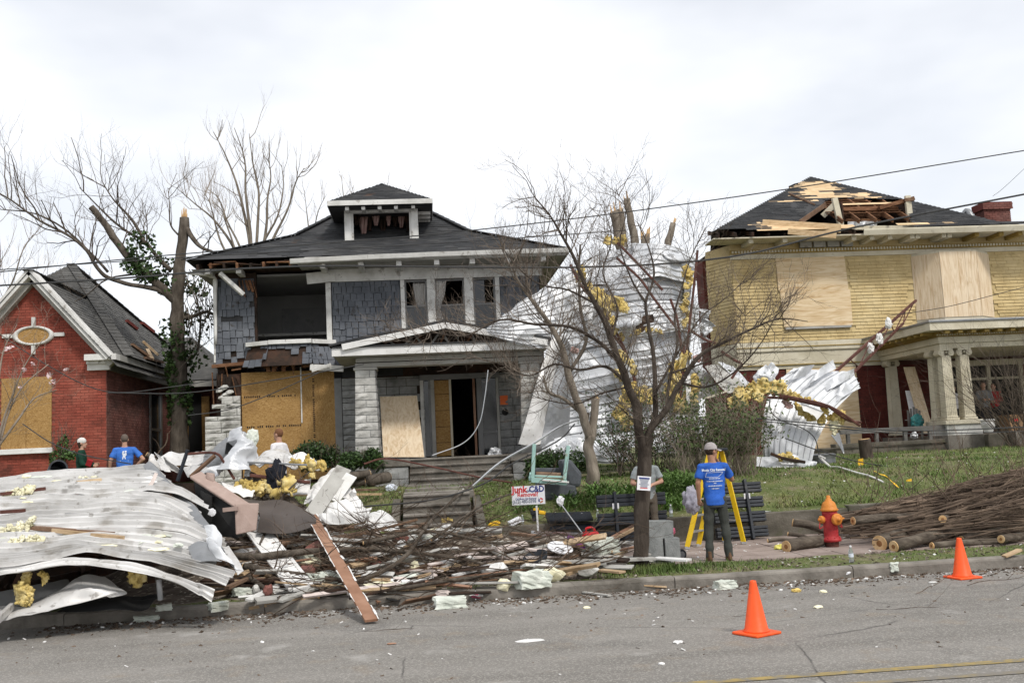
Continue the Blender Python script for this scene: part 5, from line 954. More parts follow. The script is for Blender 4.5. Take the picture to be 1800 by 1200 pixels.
# ------------------------------------------------------------------ torn sheet metal
def surf(ctrl, nu, nv):
    rows = [crom([P(*q) for q in r_], nu) for r_ in ctrl]; cols = [crom([r_[i] for r_ in rows], nv) for i in range(nu + 1)]
    return [[cols[i][j] for i in range(nu + 1)] for j in range(nv + 1)]
def sheet(name, ctrl, mat, par=None, nu=60, nv=60, vr=None, shift=(0, 0, 0), ribs=None, crum=(.05, 1.2), ragged=0, solid=.006, seed=0, flip=1, smooth=False, fold=None, **k):
    """sheet through traced points; ribs=(axis, count, height, width share); crum=(depth, scale) sharp creases"""
    g = surf(ctrl, nu, nv); out = []
    for j in range(nv + 1):
        row = []
        for i in range(nu + 1):
            q = g[j][i]; du = g[j][min(i + 1, nu)] - g[j][max(i - 1, 0)]; dv = g[min(j + 1, nv)][i] - g[max(j - 1, 0)][i]; n = du.cross(dv); n = n.normalized() * flip if n.length > 1e-9 else V((0, -1, 0))
            if n.y > 0 and abs(n.y) > abs(n.z): n = -n
            h_ = 0
            if ribs:
                t = (j / nv if ribs[0] == 'v' else i / nu) * ribs[1] + (ribs[4] * nse(q, .8, seed) if len(ribs) > 4 else 0); f = t - math.floor(t); w_ = ribs[3]; h_ += ribs[2] * max(0, min(1, (w_ / 2 - abs(f - .5)) / (w_ * .22)))
            if crum: h_ += crum[0] * ((1 - 2 * abs(nse(q, crum[1], seed))) - .4 + .35 * (1 - 2 * abs(nse(q, crum[1] * 2.7, seed + 3))))
            if fold: h_ += fold(i / nu, j / nv)
            row.append(q + n * h_)
        out.append(row)
    if vr: out = out[int(vr[0] * nv):int(vr[1] * nv) + 1]; nv = len(out) - 1; out = [[q + V(shift) * (1 + .3 * nse(q, 1.1)) for q in r_] for r_ in out]
    m = MB()
    if ragged:
        n = nu + 1; m.v = [tuple(q) for r_ in out for q in r_]
        for j in range(nv):
            for i in range(nu):
                e = min(i, nu - 1 - i) / nu; e2 = min(j, nv - 1 - j) / nv; q = out[j][i]
                if min(e, e2) < ragged * (.5 + .9 * nse(q, 3, seed + 7)): continue
                m.f.append([j * n + i, j * n + i + 1, (j + 1) * n + i + 1, (j + 1) * n + i])
        used = sorted({a for f in m.f for a in f}); mp_ = {a: i for i, a in enumerate(used)}; m.v = [m.v[a] for a in used]; m.f = [[mp_[a] for a in f] for f in m.f]
    else: m.grid(out)
    return m.build(name, mat, par, smooth=smooth, solid=solid, **k)
def clump(name, c, r, mat, par=None, amp=.35, fr=2.2, sub=3, seed=0, rot=None, **k):
    bm = bmesh.new(); bmesh.ops.create_icosphere(bm, subdivisions=sub, radius=1); m = MB(); c = V(c); M = rot or rotm(U(-3, 3), U(-3, 3), U(-3, 3)) if rot is None else rot
    for v in bm.verts:
        d = v.co.normalized(); s_ = 1 + amp * (nse(d * fr, 1, seed) + .6 * nse(d * fr * 2.3, 1, seed + 2) + .35 * nse(d * fr * 5, 1, seed + 4)); m.v.append(tuple(c + V((d.x * r[0], d.y * r[1], d.z * r[2])) * s_))
    m.f = [[v.index for v in f.verts] for f in bm.faces]; bm.free(); return m.build(name, mat, par, **k)
_cs = [0]
def batt(name, c, w_, h_, mat, par, seed):             # torn fibreglass: a ragged, puckered slab with frayed lobes
    nx, ny = 9, 12; M = rotm(U(-.5, .35), U(-.5, .5), U(-.5, .5)); m = MB(); idx = {}; rows = []
    for j in range(ny + 1):
        for i in range(nx + 1):
            u, v = i / nx - .5, j / ny - .5; q = V((u * w_, 0, v * h_)); k = V((u * 3, seed, v * 3)); d = .18 * nse(k, 1.2) + .06 * nse(k, 3.1); q += V((.10 * w_ * nse(k, 2.2, 3), d * (w_ + h_) * .8, .12 * h_ * nse(k, 2.2, 6)))
            if (abs(u) * 2) ** 2.2 + (abs(v) * 2) ** 2.2 < .92 + .75 * nse(k, 2.0, 9): idx[(i, j)] = len(m.v); m.v.append(tuple(c + M @ q))
    for j in range(ny):
        for i in range(nx):
            q = [(i, j), (i + 1, j), (i + 1, j + 1), (i, j + 1)]
            if all(a in idx for a in q): m.f.append([idx[a] for a in q])
    used = sorted({a for f in m.f for a in f})
    if not used: return
    mp_ = {a: i for i, a in enumerate(used)}; m.v = [m.v[a] for a in used]; m.f = [[mp_[a] for a in f] for f in m.f]; m.build(name, mat, par, solid=.04, smooth=True)
def batt(name, c, w_, h_, mat, par, seed):             # torn fibreglass: a ragged, puckered slab with frayed lobes
    nx, ny = 9, 12; M = rotm(U(-.5, .35), U(-.5, .5), U(-.5, .5)); m = MB(); idx = {}; rows = []
    for j in range(ny + 1):
        for i in range(nx + 1):
            u, v = i / nx - .5, j / ny - .5; q = V((u * w_, 0, v * h_)); k = V((u * 3, seed, v * 3)); d = .18 * nse(k, 1.2) + .06 * nse(k, 3.1); q += V((.10 * w_ * nse(k, 2.2, 3), d * (w_ + h_) * .8, .12 * h_ * nse(k, 2.2, 6)))
            if (abs(u) * 2) ** 2.2 + (abs(v) * 2) ** 2.2 < .92 + .75 * nse(k, 2.0, 9): idx[(i, j)] = len(m.v); m.v.append(tuple(c + M @ q))
    for j in range(ny):
        for i in range(nx):
            q = [(i, j), (i + 1, j), (i + 1, j + 1), (i, j + 1)]
            if all(a in idx for a in q): m.f.append([idx[a] for a in q])
    used = sorted({a for f in m.f for a in f})
    if not used: return
    mp_ = {a: i for i, a in enumerate(used)}; m.v = [m.v[a] for a in used]; m.f = [[mp_[a] for a in f] for f in m.f]; m.build(name, mat, par, solid=.04, smooth=True)
def batt(name, c, w_, h_, mat, par, seed):             # torn fibreglass: a ragged, puckered slab with frayed lobes
    nx, ny = 9, 12; M = rotm(U(-.5, .35), U(-.5, .5), U(-.5, .5)); m = MB(); idx = {}; rows = []
    for j in range(ny + 1):
        for i in range(nx + 1):
            u, v = i / nx - .5, j / ny - .5; q = V((u * w_, 0, v * h_)); k = V((u * 3, seed, v * 3)); d = .18 * nse(k, 1.2) + .06 * nse(k, 3.1); q += V((.10 * w_ * nse(k, 2.2, 3), d * (w_ + h_) * .8, .12 * h_ * nse(k, 2.2, 6)))
            if (abs(u) * 2) ** 2.2 + (abs(v) * 2) ** 2.2 < .92 + .75 * nse(k, 2.0, 9): idx[(i, j)] = len(m.v); m.v.append(tuple(c + M @ q))
    for j in range(ny):
        for i in range(nx):
            q = [(i, j), (i + 1, j), (i + 1, j + 1), (i, j + 1)]
            if all(a in idx for a in q): m.f.append([idx[a] for a in q])
    used = sorted({a for f in m.f for a in f})
    if not used: return
    mp_ = {a: i for i, a in enumerate(used)}; m.v = [m.v[a] for a in used]; m.f = [[mp_[a] for a in f] for f in m.f]; m.build(name, mat, par, solid=.04, smooth=True)
def wool(par, pts, Yd, s0=.12, mat='insulation', dens=1.0, name='insulation'):      # torn insulation along a traced line
    c = crom([P(x, y, Yd) for x, y in pts], max(2, int(len(pts) * 1.7 * dens)))
    for q in c: _cs[0] += 1; s_ = s0 * U(.6, 1.3); batt(name, q + V((U(-.5, .5), U(-.5, .1), U(-.5, .5))) * s_, s_ * U(1.2, 2.2), s_ * U(1.4, 2.8), mat, par, _cs[0] * 1.7)
def joist(par, a, b, w_=.28, name='steel_joist', r=.028):                    # open-web steel joist: two chords and a zigzag rod, as one part
    a, b = V(a), V(b); t = (b - a).normalized(); n = t.cross(V((0, 1, .2))).normalized() * w_; m = MB(); m.beam(a, b, r * 2, r * 2); m.beam(a + n, b + n, r * 2, r * 2); k = max(2, int((b - a).length / .5)); zz = [a.lerp(b, i / k) + (n if i % 2 else V((0, 0, 0))) for i in range(k + 1)]; m.tube(zz, r * .55, 5); return m.build(name, 'rust_steel', par, kind='stuff' if False else None)
def chord(par, l, Yd, r=.03, name='steel_bar', mat='rust_steel', dy=0): return MB().tube(crom(PT(l, Yd, dy), max(6, len(l) * 3)), r, 5).build(name, mat, par)
YD = 24.6
DR_ = thing('draped_roofing', 'big sheet of torn ribbed metal roofing draped over broken trees between two houses', 'sheet metal', P(1110, 830, YD))
def W(rows, ys): return [[(x, y, ys + (random.uniform(-.12, .12))) if len(q) == 2 else q for q in r_ for x, y in [q[:2]]] for r_ in rows]
def C(rows): return rows
DRC = [[(1043, 462, 25.6), (1075, 434, 25.9), (1110, 430, 25.6), (1150, 432, 25.3), (1190, 442, 25.6), (1214, 462, 26)],
 [(1015, 512, 25.2), (1058, 495, 24.9), (1110, 488, 24.7), (1155, 482, 24.7), (1196, 488, 25), (1216, 500, 25.6)],
 [(990, 568, 24.9), (1045, 552, 24.6), (1098, 542, 24.4), (1150, 538, 24.4), (1196, 536, 24.8), (1214, 545, 25.4)],
 [(978, 640, 24.8), (1030, 622, 24.4), (1095, 610, 24.3), (1150, 600, 24.2), (1196, 590, 24.6), (1216, 598, 25.2)],
 [(968, 720, 24.6), (1030, 704, 24.3), (1090, 692, 24.2), (1150, 682, 24.2), (1196, 668, 24.5), (1222, 672, 25)],
 [(962, 790, 24.2), (1030, 774, 24.0), (1095, 764, 24.0), (1150, 752, 24.0), (1195, 742, 24.2), (1224, 740, 24.8)]]
for k, (v0, v1, mt, sh) in enumerate(((0, .24, 'galv', (0, 0, 0)), (.2, .42, 'galv_dull', (-.12, .14, 0)), (.38, .58, 'galv', (.1, -.06, .02)), (.54, .8, 'galv', (-.16, .05, 0)), (.74, 1, 'galv_dull', (.08, -.1, 0)))): sheet('ribbed_sheet', DRC, mt, DR_, 70, 190, vr=(v0, v1), shift=sh, ribs=('v', 26, .034, .28, .3), crum=(.22, .5), ragged=.018, seed=1 + k * .13)
sheet('ribbed_sheet', [[(888, 552, 24.2), (940, 512, 24.6), (1000, 480, 25.0), (1052, 448, 25.5)], [(872, 566, 24.0), (935, 540, 24.3), (1000, 522, 24.6), (1050, 505, 25)], [(850, 580, 23.9), (930, 576, 24.1), (1000, 566, 24.4), (1040, 560, 24.6)], [(860, 592, 23.9), (930, 610, 24.1), (985, 612, 24.3), (1035, 605, 24.5)]], 'galv', DR_, 60, 90, ribs=('v', 11, .034, .3, .2), crum=(.16, .6), ragged=.015, seed=4)
sheet('smooth_flashing', [[(968, 598, 24.2), (985, 590, 24.3), (1000, 612, 24.4)], [(945, 665, 23.8), (965, 660, 23.9), (990, 680, 24.2)], [(928, 725, 23.5), (948, 725, 23.6), (960, 735, 23.8)], [(911, 780, 23.2), (932, 783, 23.3), (950, 780, 23.4)]], 'white_metal', DR_, 14, 24, crum=(.02, .8), seed=9)
sheet('dark_flashing', [[(988, 592, 24.2), (1000, 605, 24.3), (1008, 640, 24.4)], [(975, 660, 24.0), (992, 670, 24.1), (1004, 690, 24.3)], [(956, 745, 23.7), (980, 745, 23.9), (1000, 745, 24.2)], [(948, 785, 23.5), (975, 782, 23.7), (1000, 780, 24)]], 'grey_metal', DR_, 18, 26, crum=(.05, 1), seed=12)
sheet('crumpled_sheet', [[(950, 782, 23.6), (1000, 762, 23.5), (1060, 778, 23.4), (1110, 772, 23.6)], [(940, 800, 23.2), (1000, 790, 23.0), (1060, 800, 23.0), (1110, 795, 23.4)], [(930, 828, 23.0), (1000, 815, 22.9), (1060, 815, 22.9), (1112, 815, 23.2)]], 'galv', DR_, 60, 36, ribs=('v', 4, .04, .4, .4), crum=(.13, 1.4), ragged=.03, seed=15)
sheet('crumpled_sheet', [[(1160, 735, 24.0), (1200, 730, 24.0), (1235, 735, 24.2)], [(1150, 765, 23.6), (1190, 770, 23.5), (1230, 770, 23.8)], [(1150, 800, 23.4), (1190, 800, 23.3), (1230, 800, 23.6)]], 'galv', DR_, 36, 30, crum=(.14, 1.5), ragged=.04, seed=17)
sheet('bent_sheet', [[(1120, 560, 24.0), (1135, 552, 23.9), (1165, 535, 23.9)], [(1083, 562, 23.7), (1110, 560, 23.6), (1130, 555, 23.8)], [(1088, 575, 23.6), (1110, 572, 23.5), (1124, 568, 23.7)], [(1100, 595, 23.9), (1108, 590, 23.8), (1118, 580, 24)]], 'galv', DR_, 24, 24, crum=(.07, 1.6), seed=21)
MB().prism([P(1122, 556, 24.05), P(1148, 552, 24.05), P(1152, 572, 24.05), P(1165, 586, 24.05), P(1128, 588, 24.05), P(1116, 575, 24.05)], (0, .03, 0)).build('hole_shade_plate', 'charred', DR_)  # near-black plate paints in the dark inside the tear
sheet('top_flap', [[(1164, 432, 25.2), (1190, 440, 25.2), (1222, 446, 25.5)], [(1166, 446, 24.8), (1190, 455, 24.8), (1210, 456, 25.2)], [(1172, 455, 24.9), (1190, 462, 24.9), (1206, 465, 25.2)]], 'galv', DR_, 20, 16, crum=(.05, 1.4), seed=23)
sheet('side_strip', [[(1205, 470, 25.3), (1218, 470, 25.5)], [(1200, 540, 24.9), (1214, 540, 25.2)], [(1196, 600, 24.7), (1212, 605, 25)], [(1196, 650, 24.6), (1210, 660, 24.9)]], 'grey_metal', DR_, 8, 30, crum=(.05, 1.5), seed=25)
for k, (a, b, c_) in enumerate((((1220, 540, 26), (1250, 545, 26.2), (1262, 575, 26)), ((1215, 570, 25.6), (1262, 575, 26), (1255, 600, 25.8)))): sheet('crumpled_scrap', [[a, b], [c_, (c_[0] - 40, c_[1] + 8, c_[2])]], 'galv', DR_, 20, 20, crum=(.12, 2.2), ragged=.05, seed=30 + k)
wool(DR_, [(1018, 476), (1028, 495), (1038, 515)], 24.1, .16); wool(DR_, [(1058, 528), (1075, 535), (1100, 538)], 23.9, .2, dens=1.6); wool(DR_, [(1066, 548), (1075, 560), (1082, 580), (1090, 595)], 23.9, .13); wool(DR_, [(1092, 625), (1108, 640), (1115, 655), (1112, 690), (1125, 690)], 23.8, .13); wool(DR_, [(1110, 690), (1130, 688), (1145, 700)], 23.8, .16); wool(DR_, [(1085, 715), (1100, 708), (1090, 730), (1105, 738)], 23.7, .18); wool(DR_, [(1198, 628), (1190, 645), (1185, 668), (1175, 690), (1195, 705), (1208, 690)], 23.9, .2, dens=1.3); wool(DR_, [(1215, 668), (1222, 680), (1218, 695)], 23.8, .17, dens=1.4); wool(DR_, [(1206, 470), (1212, 490), (1205, 525), (1208, 555), (1200, 575)], 24.6, .13, dens=1.3); wool(DR_, [(1072, 424), (1085, 422), (1098, 424)], 25.4, .12); wool(DR_, [(1085, 660), (1092, 655)], 23.9, .14); wool(DR_, [(1108, 588), (1140, 580), (1160, 584)], 23.95, .08)
for l in ([(1085, 426), (1120, 462), (1165, 510)], [(1084, 453), (1125, 490), (1150, 525), (1188, 575)], [(1060, 555), (1080, 590), (1100, 620), (1115, 660), (1125, 712), (1130, 760)], [(1066, 553), (1092, 600), (1108, 640), (1120, 690), (1128, 720)], [(1002, 465), (1020, 500), (1038, 522)], [(1226, 440), (1220, 500), (1212, 570), (1204, 640), (1196, 700)], [(1178, 525), (1190, 560), (1196, 600), (1204, 650)], [(1212, 580), (1240, 597), (1258, 603)], [(1196, 690), (1200, 650), (1203, 600)]): chord(DR_, l, 23.85, .034)
wool(DR_, [(1006, 612), (1012, 618)], 24.0, .09, 'pink_insulation'); wool(DR_, [(1222, 632), (1232, 626)], 23.6, .10, 'pink_insulation'); sheet('pale_panel', [[(1207, 640, 23.8), (1212, 642, 23.8)], [(1206, 675, 23.7), (1214, 680, 23.7)], [(1206, 705, 23.7), (1212, 712, 23.7)]], 'white_paint', DR_, 4, 10, crum=(.03, 2), seed=31)
# torn trough and crushed scraps beside it
TR = thing('torn_trough', 'beige metal trough torn off a roof, beside the draped metal', 'sheet metal', P(1280, 700, 23.6))
sheet('trough', [[(1238, 645, 23.6), (1252, 640, 23.9), (1262, 640, 24.1)], [(1258, 672, 23.4), (1275, 660, 23.7), (1285, 655, 24)], [(1280, 692, 23.3), (1305, 684, 23.5), (1316, 676, 23.8)]], 'soffit', TR, 16, 16, crum=(.03, 1.2), seed=33)
sheet('flap', [[(1260, 639, 24.0), (1280, 640, 24.2), (1288, 645, 24.3)], [(1285, 658, 23.9), (1300, 655, 24.1), (1306, 662, 24.2)], [(1310, 682, 23.7), (1320, 678, 23.8), (1322, 675, 23.9)]], 'galv', TR, 20, 20, crum=(.06, 1.4), seed=35)
sheet('flap', [[(1218, 650, 24.0), (1230, 645, 24.0), (1242, 655, 24)], [(1220, 675, 23.9), (1235, 672, 23.9), (1255, 675, 24)], [(1225, 700, 23.9), (1245, 700, 23.9), (1262, 695, 24)]], 'galv', TR, 24, 24, crum=(.10, 1.6), seed=37)
chord(TR, [(1268, 617), (1290, 632), (1304, 640), (1296, 650), (1286, 665)], 23.2, .035); MB().beam(P(1240, 700, 23.4), P(1275, 688, 23.4), .3, .03).build('plank', 'cream', TR)
# fan of ribbed metal on the lawn
FN = thing('fanned_metal_panel', 'crumpled fan of ribbed silver roofing lying on the lawn before the brick wall', 'sheet metal', P(1400, 822, 24.2))
sheet('ribbed_panel', [[(1346, 822, 23.9), (1338, 770, 23.9), (1345, 715, 24.1), (1362, 675, 24.5), (1395, 648, 24.9)], [(1368, 826, 23.7), (1368, 770, 23.8), (1385, 712, 24.1), (1420, 672, 24.5), (1452, 650, 24.9)], [(1395, 824, 23.6), (1402, 768, 23.7), (1425, 715, 24.0), (1460, 680, 24.4), (1496, 655, 24.8)], [(1425, 820, 23.6), (1438, 772, 23.7), (1462, 728, 24.0), (1490, 698, 24.3), (1511, 678, 24.6)]], 'galv', FN, 60, 128, ribs=('v', 9, .04, .22, .0), crum=(.04, .7), seed=40)
for k, (a, b, c_, d_) in enumerate((((1396, 655, 24.5), (1380, 672, 24.4), (1430, 640, 24.8), (1415, 660, 24.7)), ((1420, 672, 24.4), (1405, 690, 24.3), (1462, 633, 24.8), (1468, 648, 24.8)), ((1452, 675, 24.4), (1440, 700, 24.3), (1500, 648, 24.8), (1502, 660, 24.8)), ((1470, 690, 24.3), (1460, 715, 24.2), (1488, 670, 24.6), (1512, 682, 24.6)))): sheet('torn_strip', [[a, ((a[0] + c_[0]) / 2, (a[1] + c_[1]) / 2 - 4, a[2]), c_], [b, ((b[0] + d_[0]) / 2, (b[1] + d_[1]) / 2 - 3, b[2]), d_]], 'galv', FN, 28, 16, crum=(.05, 1.5), seed=44 + k)
sheet('crushed_end', [[(1324, 660, 24.3), (1335, 645, 24.3), (1350, 640, 24.4), (1366, 650, 24.4)], [(1322, 675, 24.0), (1335, 665, 23.9), (1350, 660, 24.0), (1362, 668, 24.2)], [(1324, 690, 24.0), (1338, 685, 23.9), (1350, 682, 24.0), (1355, 684, 24.1)]], 'galv', FN, 36, 30, crum=(.13, 2.0), seed=50)
sheet('lower_flap', [[(1330, 800, 23.4), (1370, 802, 23.2), (1400, 802, 23.2), (1436, 812, 23.4)], [(1330, 822, 23.2), (1370, 824, 23.0), (1400, 823, 23.0), (1432, 822, 23.2)]], 'galv', FN, 40, 14, crum=(.08, 1.5), seed=52)
MB().lathe(P(1445, 810, 24.3) - V((0, 0, .55)), [(.32, 0), (.34, .1), (.33, .6), (.34, .68), (.36, .7), (.3, .74)], 20).build('metal_drum', 'grey_metal', FN, smooth=False)
sheet('pointed_scrap', [[(1460, 765, 23.9), (1475, 760, 24.0)], [(1472, 780, 23.8), (1480, 780, 23.9)], [(1482, 797, 23.7), (1484, 797, 23.7)]], 'grey_metal', FN, 8, 12, crum=(.02, 1), seed=54)
wool(FN, [(1318, 690), (1335, 684), (1352, 680), (1368, 684), (1378, 692)], 23.4, .17, dens=1.5); wool(FN, [(1285, 708), (1296, 695), (1305, 690)], 23.3, .2); wool(FN, [(1398, 715), (1410, 725), (1420, 732), (1432, 738), (1445, 735)], 23.5, .11, dens=1.4); wool(FN, [(1448, 718), (1460, 730), (1470, 735), (1480, 728)], 23.4, .13, dens=1.4); wool(FN, [(1462, 742), (1466, 758)], 23.4, .13, 'pale_insulation'); wool(FN, [(1370, 805), (1385, 800), (1400, 806)], 23.0, .07); wool(FN, [(1378, 708), (1386, 708)], 23.4, .09, 'pink_insulation'); wool(FN, [(1395, 695), (1412, 700), (1430, 706)], 23.5, .07)
chord(FN, [(1335, 698), (1380, 700), (1420, 708), (1455, 716)], 23.3, .035); chord(FN, [(1360, 692), (1400, 700), (1458, 714), (1512, 748)], 23.2, .035); chord(FN, [(1456, 714), (1490, 738), (1514, 742)], 23.3, .03); sheet('paper_facing', [[(1407, 709, 23.3), (1430, 716, 23.3), (1448, 724, 23.3)], [(1412, 722, 23.2), (1430, 730, 23.2), (1436, 738, 23.2)]], 'white_paint', FN, 10, 8, crum=(.03, 2), seed=56); chord(FN, [(1355, 797), (1380, 806), (1415, 812)], 22.9, .04, 'splintered_timber', 'charred')
TX = thing('bent_joist', 'rust-red open-web steel joist leaning against the yellow wall by the porch corner', 'steel joist', P(1470, 690, 28.5)); a, b = P(1470, 652, 28.0), P(1610, 528, 31.8); MB().beam(a, b, .07, .07).build('chord', 'rust_steel', TX); a2, b2_ = P(1500, 655, 28.2), P(1588, 568, 31.0); MB().beam(a2, b2_, .06, .06).build('chord', 'rust_steel', TX)
MB().tube([a.lerp(b, .15), a2.lerp(b2_, .1), a.lerp(b, .4), a2.lerp(b2_, .45), a.lerp(b, .65), a2.lerp(b2_, .8), a.lerp(b, .85), a2.lerp(b2_, 1), a.lerp(b, .97)], .02, 5).build('web_rod', 'rust_steel', TX); chord(TX, [(1470, 652), (1450, 675), (1400, 695), (1380, 695)], 26.5, .03, dy=-2.5)
for px, py in ((1546, 595), (1562, 568), (1530, 612)): clump('caught_scrap', P(px, py, 29.3), (.10, .06, .16), 'white_paint', TX, amp=.5, seed=px)
# ------------------------------------------------------------------ collapsed white roof on the kerb
CW = thing('collapsed_roof', 'collapsed white ribbed metal roof lying over the kerb, strewn with foam', 'sheet metal', (-6, 14.5, .1))
RPC = [[(-120, 1022, 12.3), (-20, 998, 12.6), (60, 986, 12.8), (133, 976, 12.9), (235, 986, 12.9), (300, 1004, 12.9), (378, 1034, 12.8)],
 [(-120, 996, 12.7), (-20, 974, 13.1), (60, 968, 13.2), (133, 962, 13.3), (235, 964, 13.3), (310, 976, 13.3), (392, 1000, 13.3)],
 [(-120, 935, 14.3), (-20, 920, 14.5), (60, 912, 14.6), (133, 908, 14.6), (235, 905, 14.6), (315, 912, 14.5), (384, 945, 14.3)],
 [(-120, 885, 15.9), (-20, 872, 16.0), (60, 868, 16.0), (133, 862, 16.0), (225, 858, 16.0), (290, 862, 15.9), (345, 890, 15.6)],
 [(-120, 850, 17.6), (-20, 842, 17.6), (60, 836, 17.6), (133, 828, 17.6), (200, 820, 17.6), (245, 817, 17.5), (268, 826, 17.3)]]
for k in range(13):                                   # overlapping roof panels, each a little out of line
    v0, v1 = k / 13, min((k + 1.2) / 13, 1); sheet('roof_panel', RPC, 'white_metal', CW, 70, 546, vr=(v0, v1), shift=(U(-.16, .16), 0, .016 * (k % 2)), ribs=('v', 26, .05, .13, .0), crum=(.05, .75), seed=60, fold=lambda u, v: .02 * math.sin(u * 37 + v * 5) * max(0, nse((u * 4, v * 3, 1))))
sheet('bent_lip', [[(-120, 1024, 12.3), (-20, 1000, 12.58), (60, 988, 12.78), (133, 978, 12.88), (235, 988, 12.88), (300, 1006, 12.88), (378, 1036, 12.8)], [(-120, 1040, 12.25), (-20, 1014, 12.5), (60, 998, 12.65), (133, 990, 12.75), (235, 1004, 12.75), (306, 1020, 12.75), (372, 1058, 12.7)]], 'white_metal', CW, 70, 12, ribs=('v', 2, .03, .4, .0), crum=(.025, 1.2), seed=62)
sheet('side_flashing', [[(250, 818, 17.2), (262, 808, 17.3), (272, 815, 17.3)], [(292, 858, 16.2), (302, 850, 16.3), (318, 868, 16.3)], [(325, 890, 15.3), (338, 882, 15.4), (350, 900, 15.4)], [(355, 930, 14.3), (368, 920, 14.4), (378, 935, 14.4)], [(385, 975, 13.5), (395, 965, 13.6), (402, 990, 13.6)]], 'grey_metal', CW, 12, 40, crum=(.03, 1.3), seed=64)
sheet('inner_flashing', [[(235, 835, 16.7), (262, 828, 16.8)], [(275, 875, 15.6), (305, 872, 15.7)], [(310, 915, 14.6), (335, 912, 14.7)], [(330, 945, 14.0), (352, 945, 14.0)]], 'white_paint', CW, 10, 40, crum=(.03, 1.5), ragged=.05, seed=66)
sheet('curled_end', [[(330, 960, 13.5), (350, 950, 13.5), (372, 955, 13.4)], [(338, 980, 13.2), (360, 975, 13.15), (385, 980, 13.2)], [(345, 985, 13.0), (370, 985, 13.0), (390, 985, 13)]], 'grey_metal', CW, 20, 16, crum=(.03, 1.6), seed=68)
sheet('curled_end', [[(360, 925, 13.8), (375, 925, 13.7), (390, 940, 13.6)], [(365, 950, 13.5), (382, 955, 13.3), (400, 975, 13.3)], [(375, 965, 13.4), (395, 985, 13.2), (428, 1005, 13.2)]], 'galv', CW, 24, 20, crum=(.07, 2), seed=70)
sheet('fallen_panel', [[(392, 962, 13.7), (402, 958, 13.8)], [(405, 985, 13.4), (420, 985, 13.5)], [(418, 1010, 13.1), (428, 1002, 13.2)]], 'white_metal', CW, 8, 14, crum=(.01, 1), seed=72)
sheet('crushed_sheet', [[(-60, 1065, 13.0), (40, 1060, 13.1), (110, 1032, 13.2), (140, 1008, 13.4), (185, 1010, 13.5)], [(-60, 1085, 12.7), (40, 1068, 12.8), (115, 1045, 12.9), (150, 1030, 13.0), (222, 1036, 13.1)], [(-60, 1095, 12.6), (50, 1080, 12.7), (120, 1066, 12.8), (160, 1056, 12.9), (215, 1042, 13.0)]], 'white_metal', CW, 50, 30, crum=(.05, 1.3), seed=74)
sheet('crushed_sheet', [[(-60, 1050, 13.4), (60, 1030, 13.5), (120, 1020, 13.7)], [(-60, 1075, 13.2), (60, 1060, 13.3), (130, 1050, 13.4)]], 'grey_metal', CW, 30, 14, crum=(.06, 1.3), seed=76)
sheet('roof_shade_sheet', [[(120, 1060, 13.2), (200, 1050, 13.4), (290, 1040, 13.8)], [(100, 1075, 13.0), (200, 1072, 13.1), (260, 1066, 13.2)]], 'dark', CW, 30, 10, crum=(.05, 1.5), seed=77)  # near-black sheet paints in the shade beneath the roof
MB().tube([P(279, 1018, 13.1), P(282, 1054, 13.1)], .035, 8).build('pipe_leg', 'grey_metal', CW); MB().beam(P(-5, 1090, 12.45), P(22, 1064, 12.9), .05, .08).build('trim_strip', 'white_metal', CW)
wool(CW, [(48, 1005), (46, 1020), (44, 1032)], 12.85, .06); wool(CW, [(36, 1048), (44, 1045), (50, 1052), (40, 1056)], 12.8, .09, dens=1.4); wool(CW, [(78, 1008), (80, 1020)], 12.9, .05); wool(CW, [(235, 1012), (250, 1014)], 13.3, .12)
m = MB()                                             # what holds the roof up inside: joists and wreckage in the dark
for k in range(16): x0 = U(-6.6, -3.6); m.beam((x0, U(13.6, 17.2), U(.2, .7)), (x0 + U(-.4, .4), U(13.8, 17.2), U(.3, .9)), .08, .12)
m.build('buried_joists', 'charred', CW, kind='stuff')
for k in range(3): a = P(-40 + k * 130, 850, 17.5); MB().b2((a.x, 17.2, .15), (a.x + 1.2, 17.5, 1.5 + .1 * k)).build('buried_block', 'charred', CW)
# strips of facing and insulation lying on the slope
def onroof(px, py):                                  # depth of the slope at a pixel row, read off the traced edges
    t = max(0, min(1, (py - 828) / 150)); return lerp(17.5, 13.0, t ** .8) - .03
for k in range(46):
    px, py = U(0, 330), U(840, 970)
    if px > 230 + (py - 815) * .75: continue
    q = P(px, py, onroof(px, py)); clump('foam_crumb', q + V((0, 0, .03)), (U(.04, .15), U(.03, .08), U(.015, .04)), 'pale_insulation' if k % 3 else 'foam', CW, amp=.4, sub=2, seed=k * 3.3, rot=0)
for pts in ([(5, 935), (25, 930), (50, 925), (55, 915)], [(212, 905), (225, 908), (240, 902), (252, 906)], [(10, 870), (30, 866), (55, 862)], [(140, 845), (165, 842)], [(30, 952), (60, 945), (75, 958)]): wool(CW, pts, onroof(*pts[0]) - .12, .06, 'pale_insulation', 1.3, 'foam_strip')
for a, b, w_, mt in (((38, 932), (198, 945), .12, 'old_lumber'), ((95, 938), (215, 952), .10, 'lumber'), ((115, 911), (215, 914), .05, 'grey_metal'), ((0, 874), (80, 864), .04, 'rust_steel'), ((0, 906), (45, 903), .04, 'rust_steel'), ((135, 853), (178, 848), .06, 'lumber'), ((268, 872), (255, 895), .05, 'soffit')):
    MB().beam(P(*a, onroof(*a) - .1) + V((0, 0, .05)), P(*b, onroof(*b) - .1) + V((0, 0, .05)), w_, .05).build('lying_strip', mt, CW)
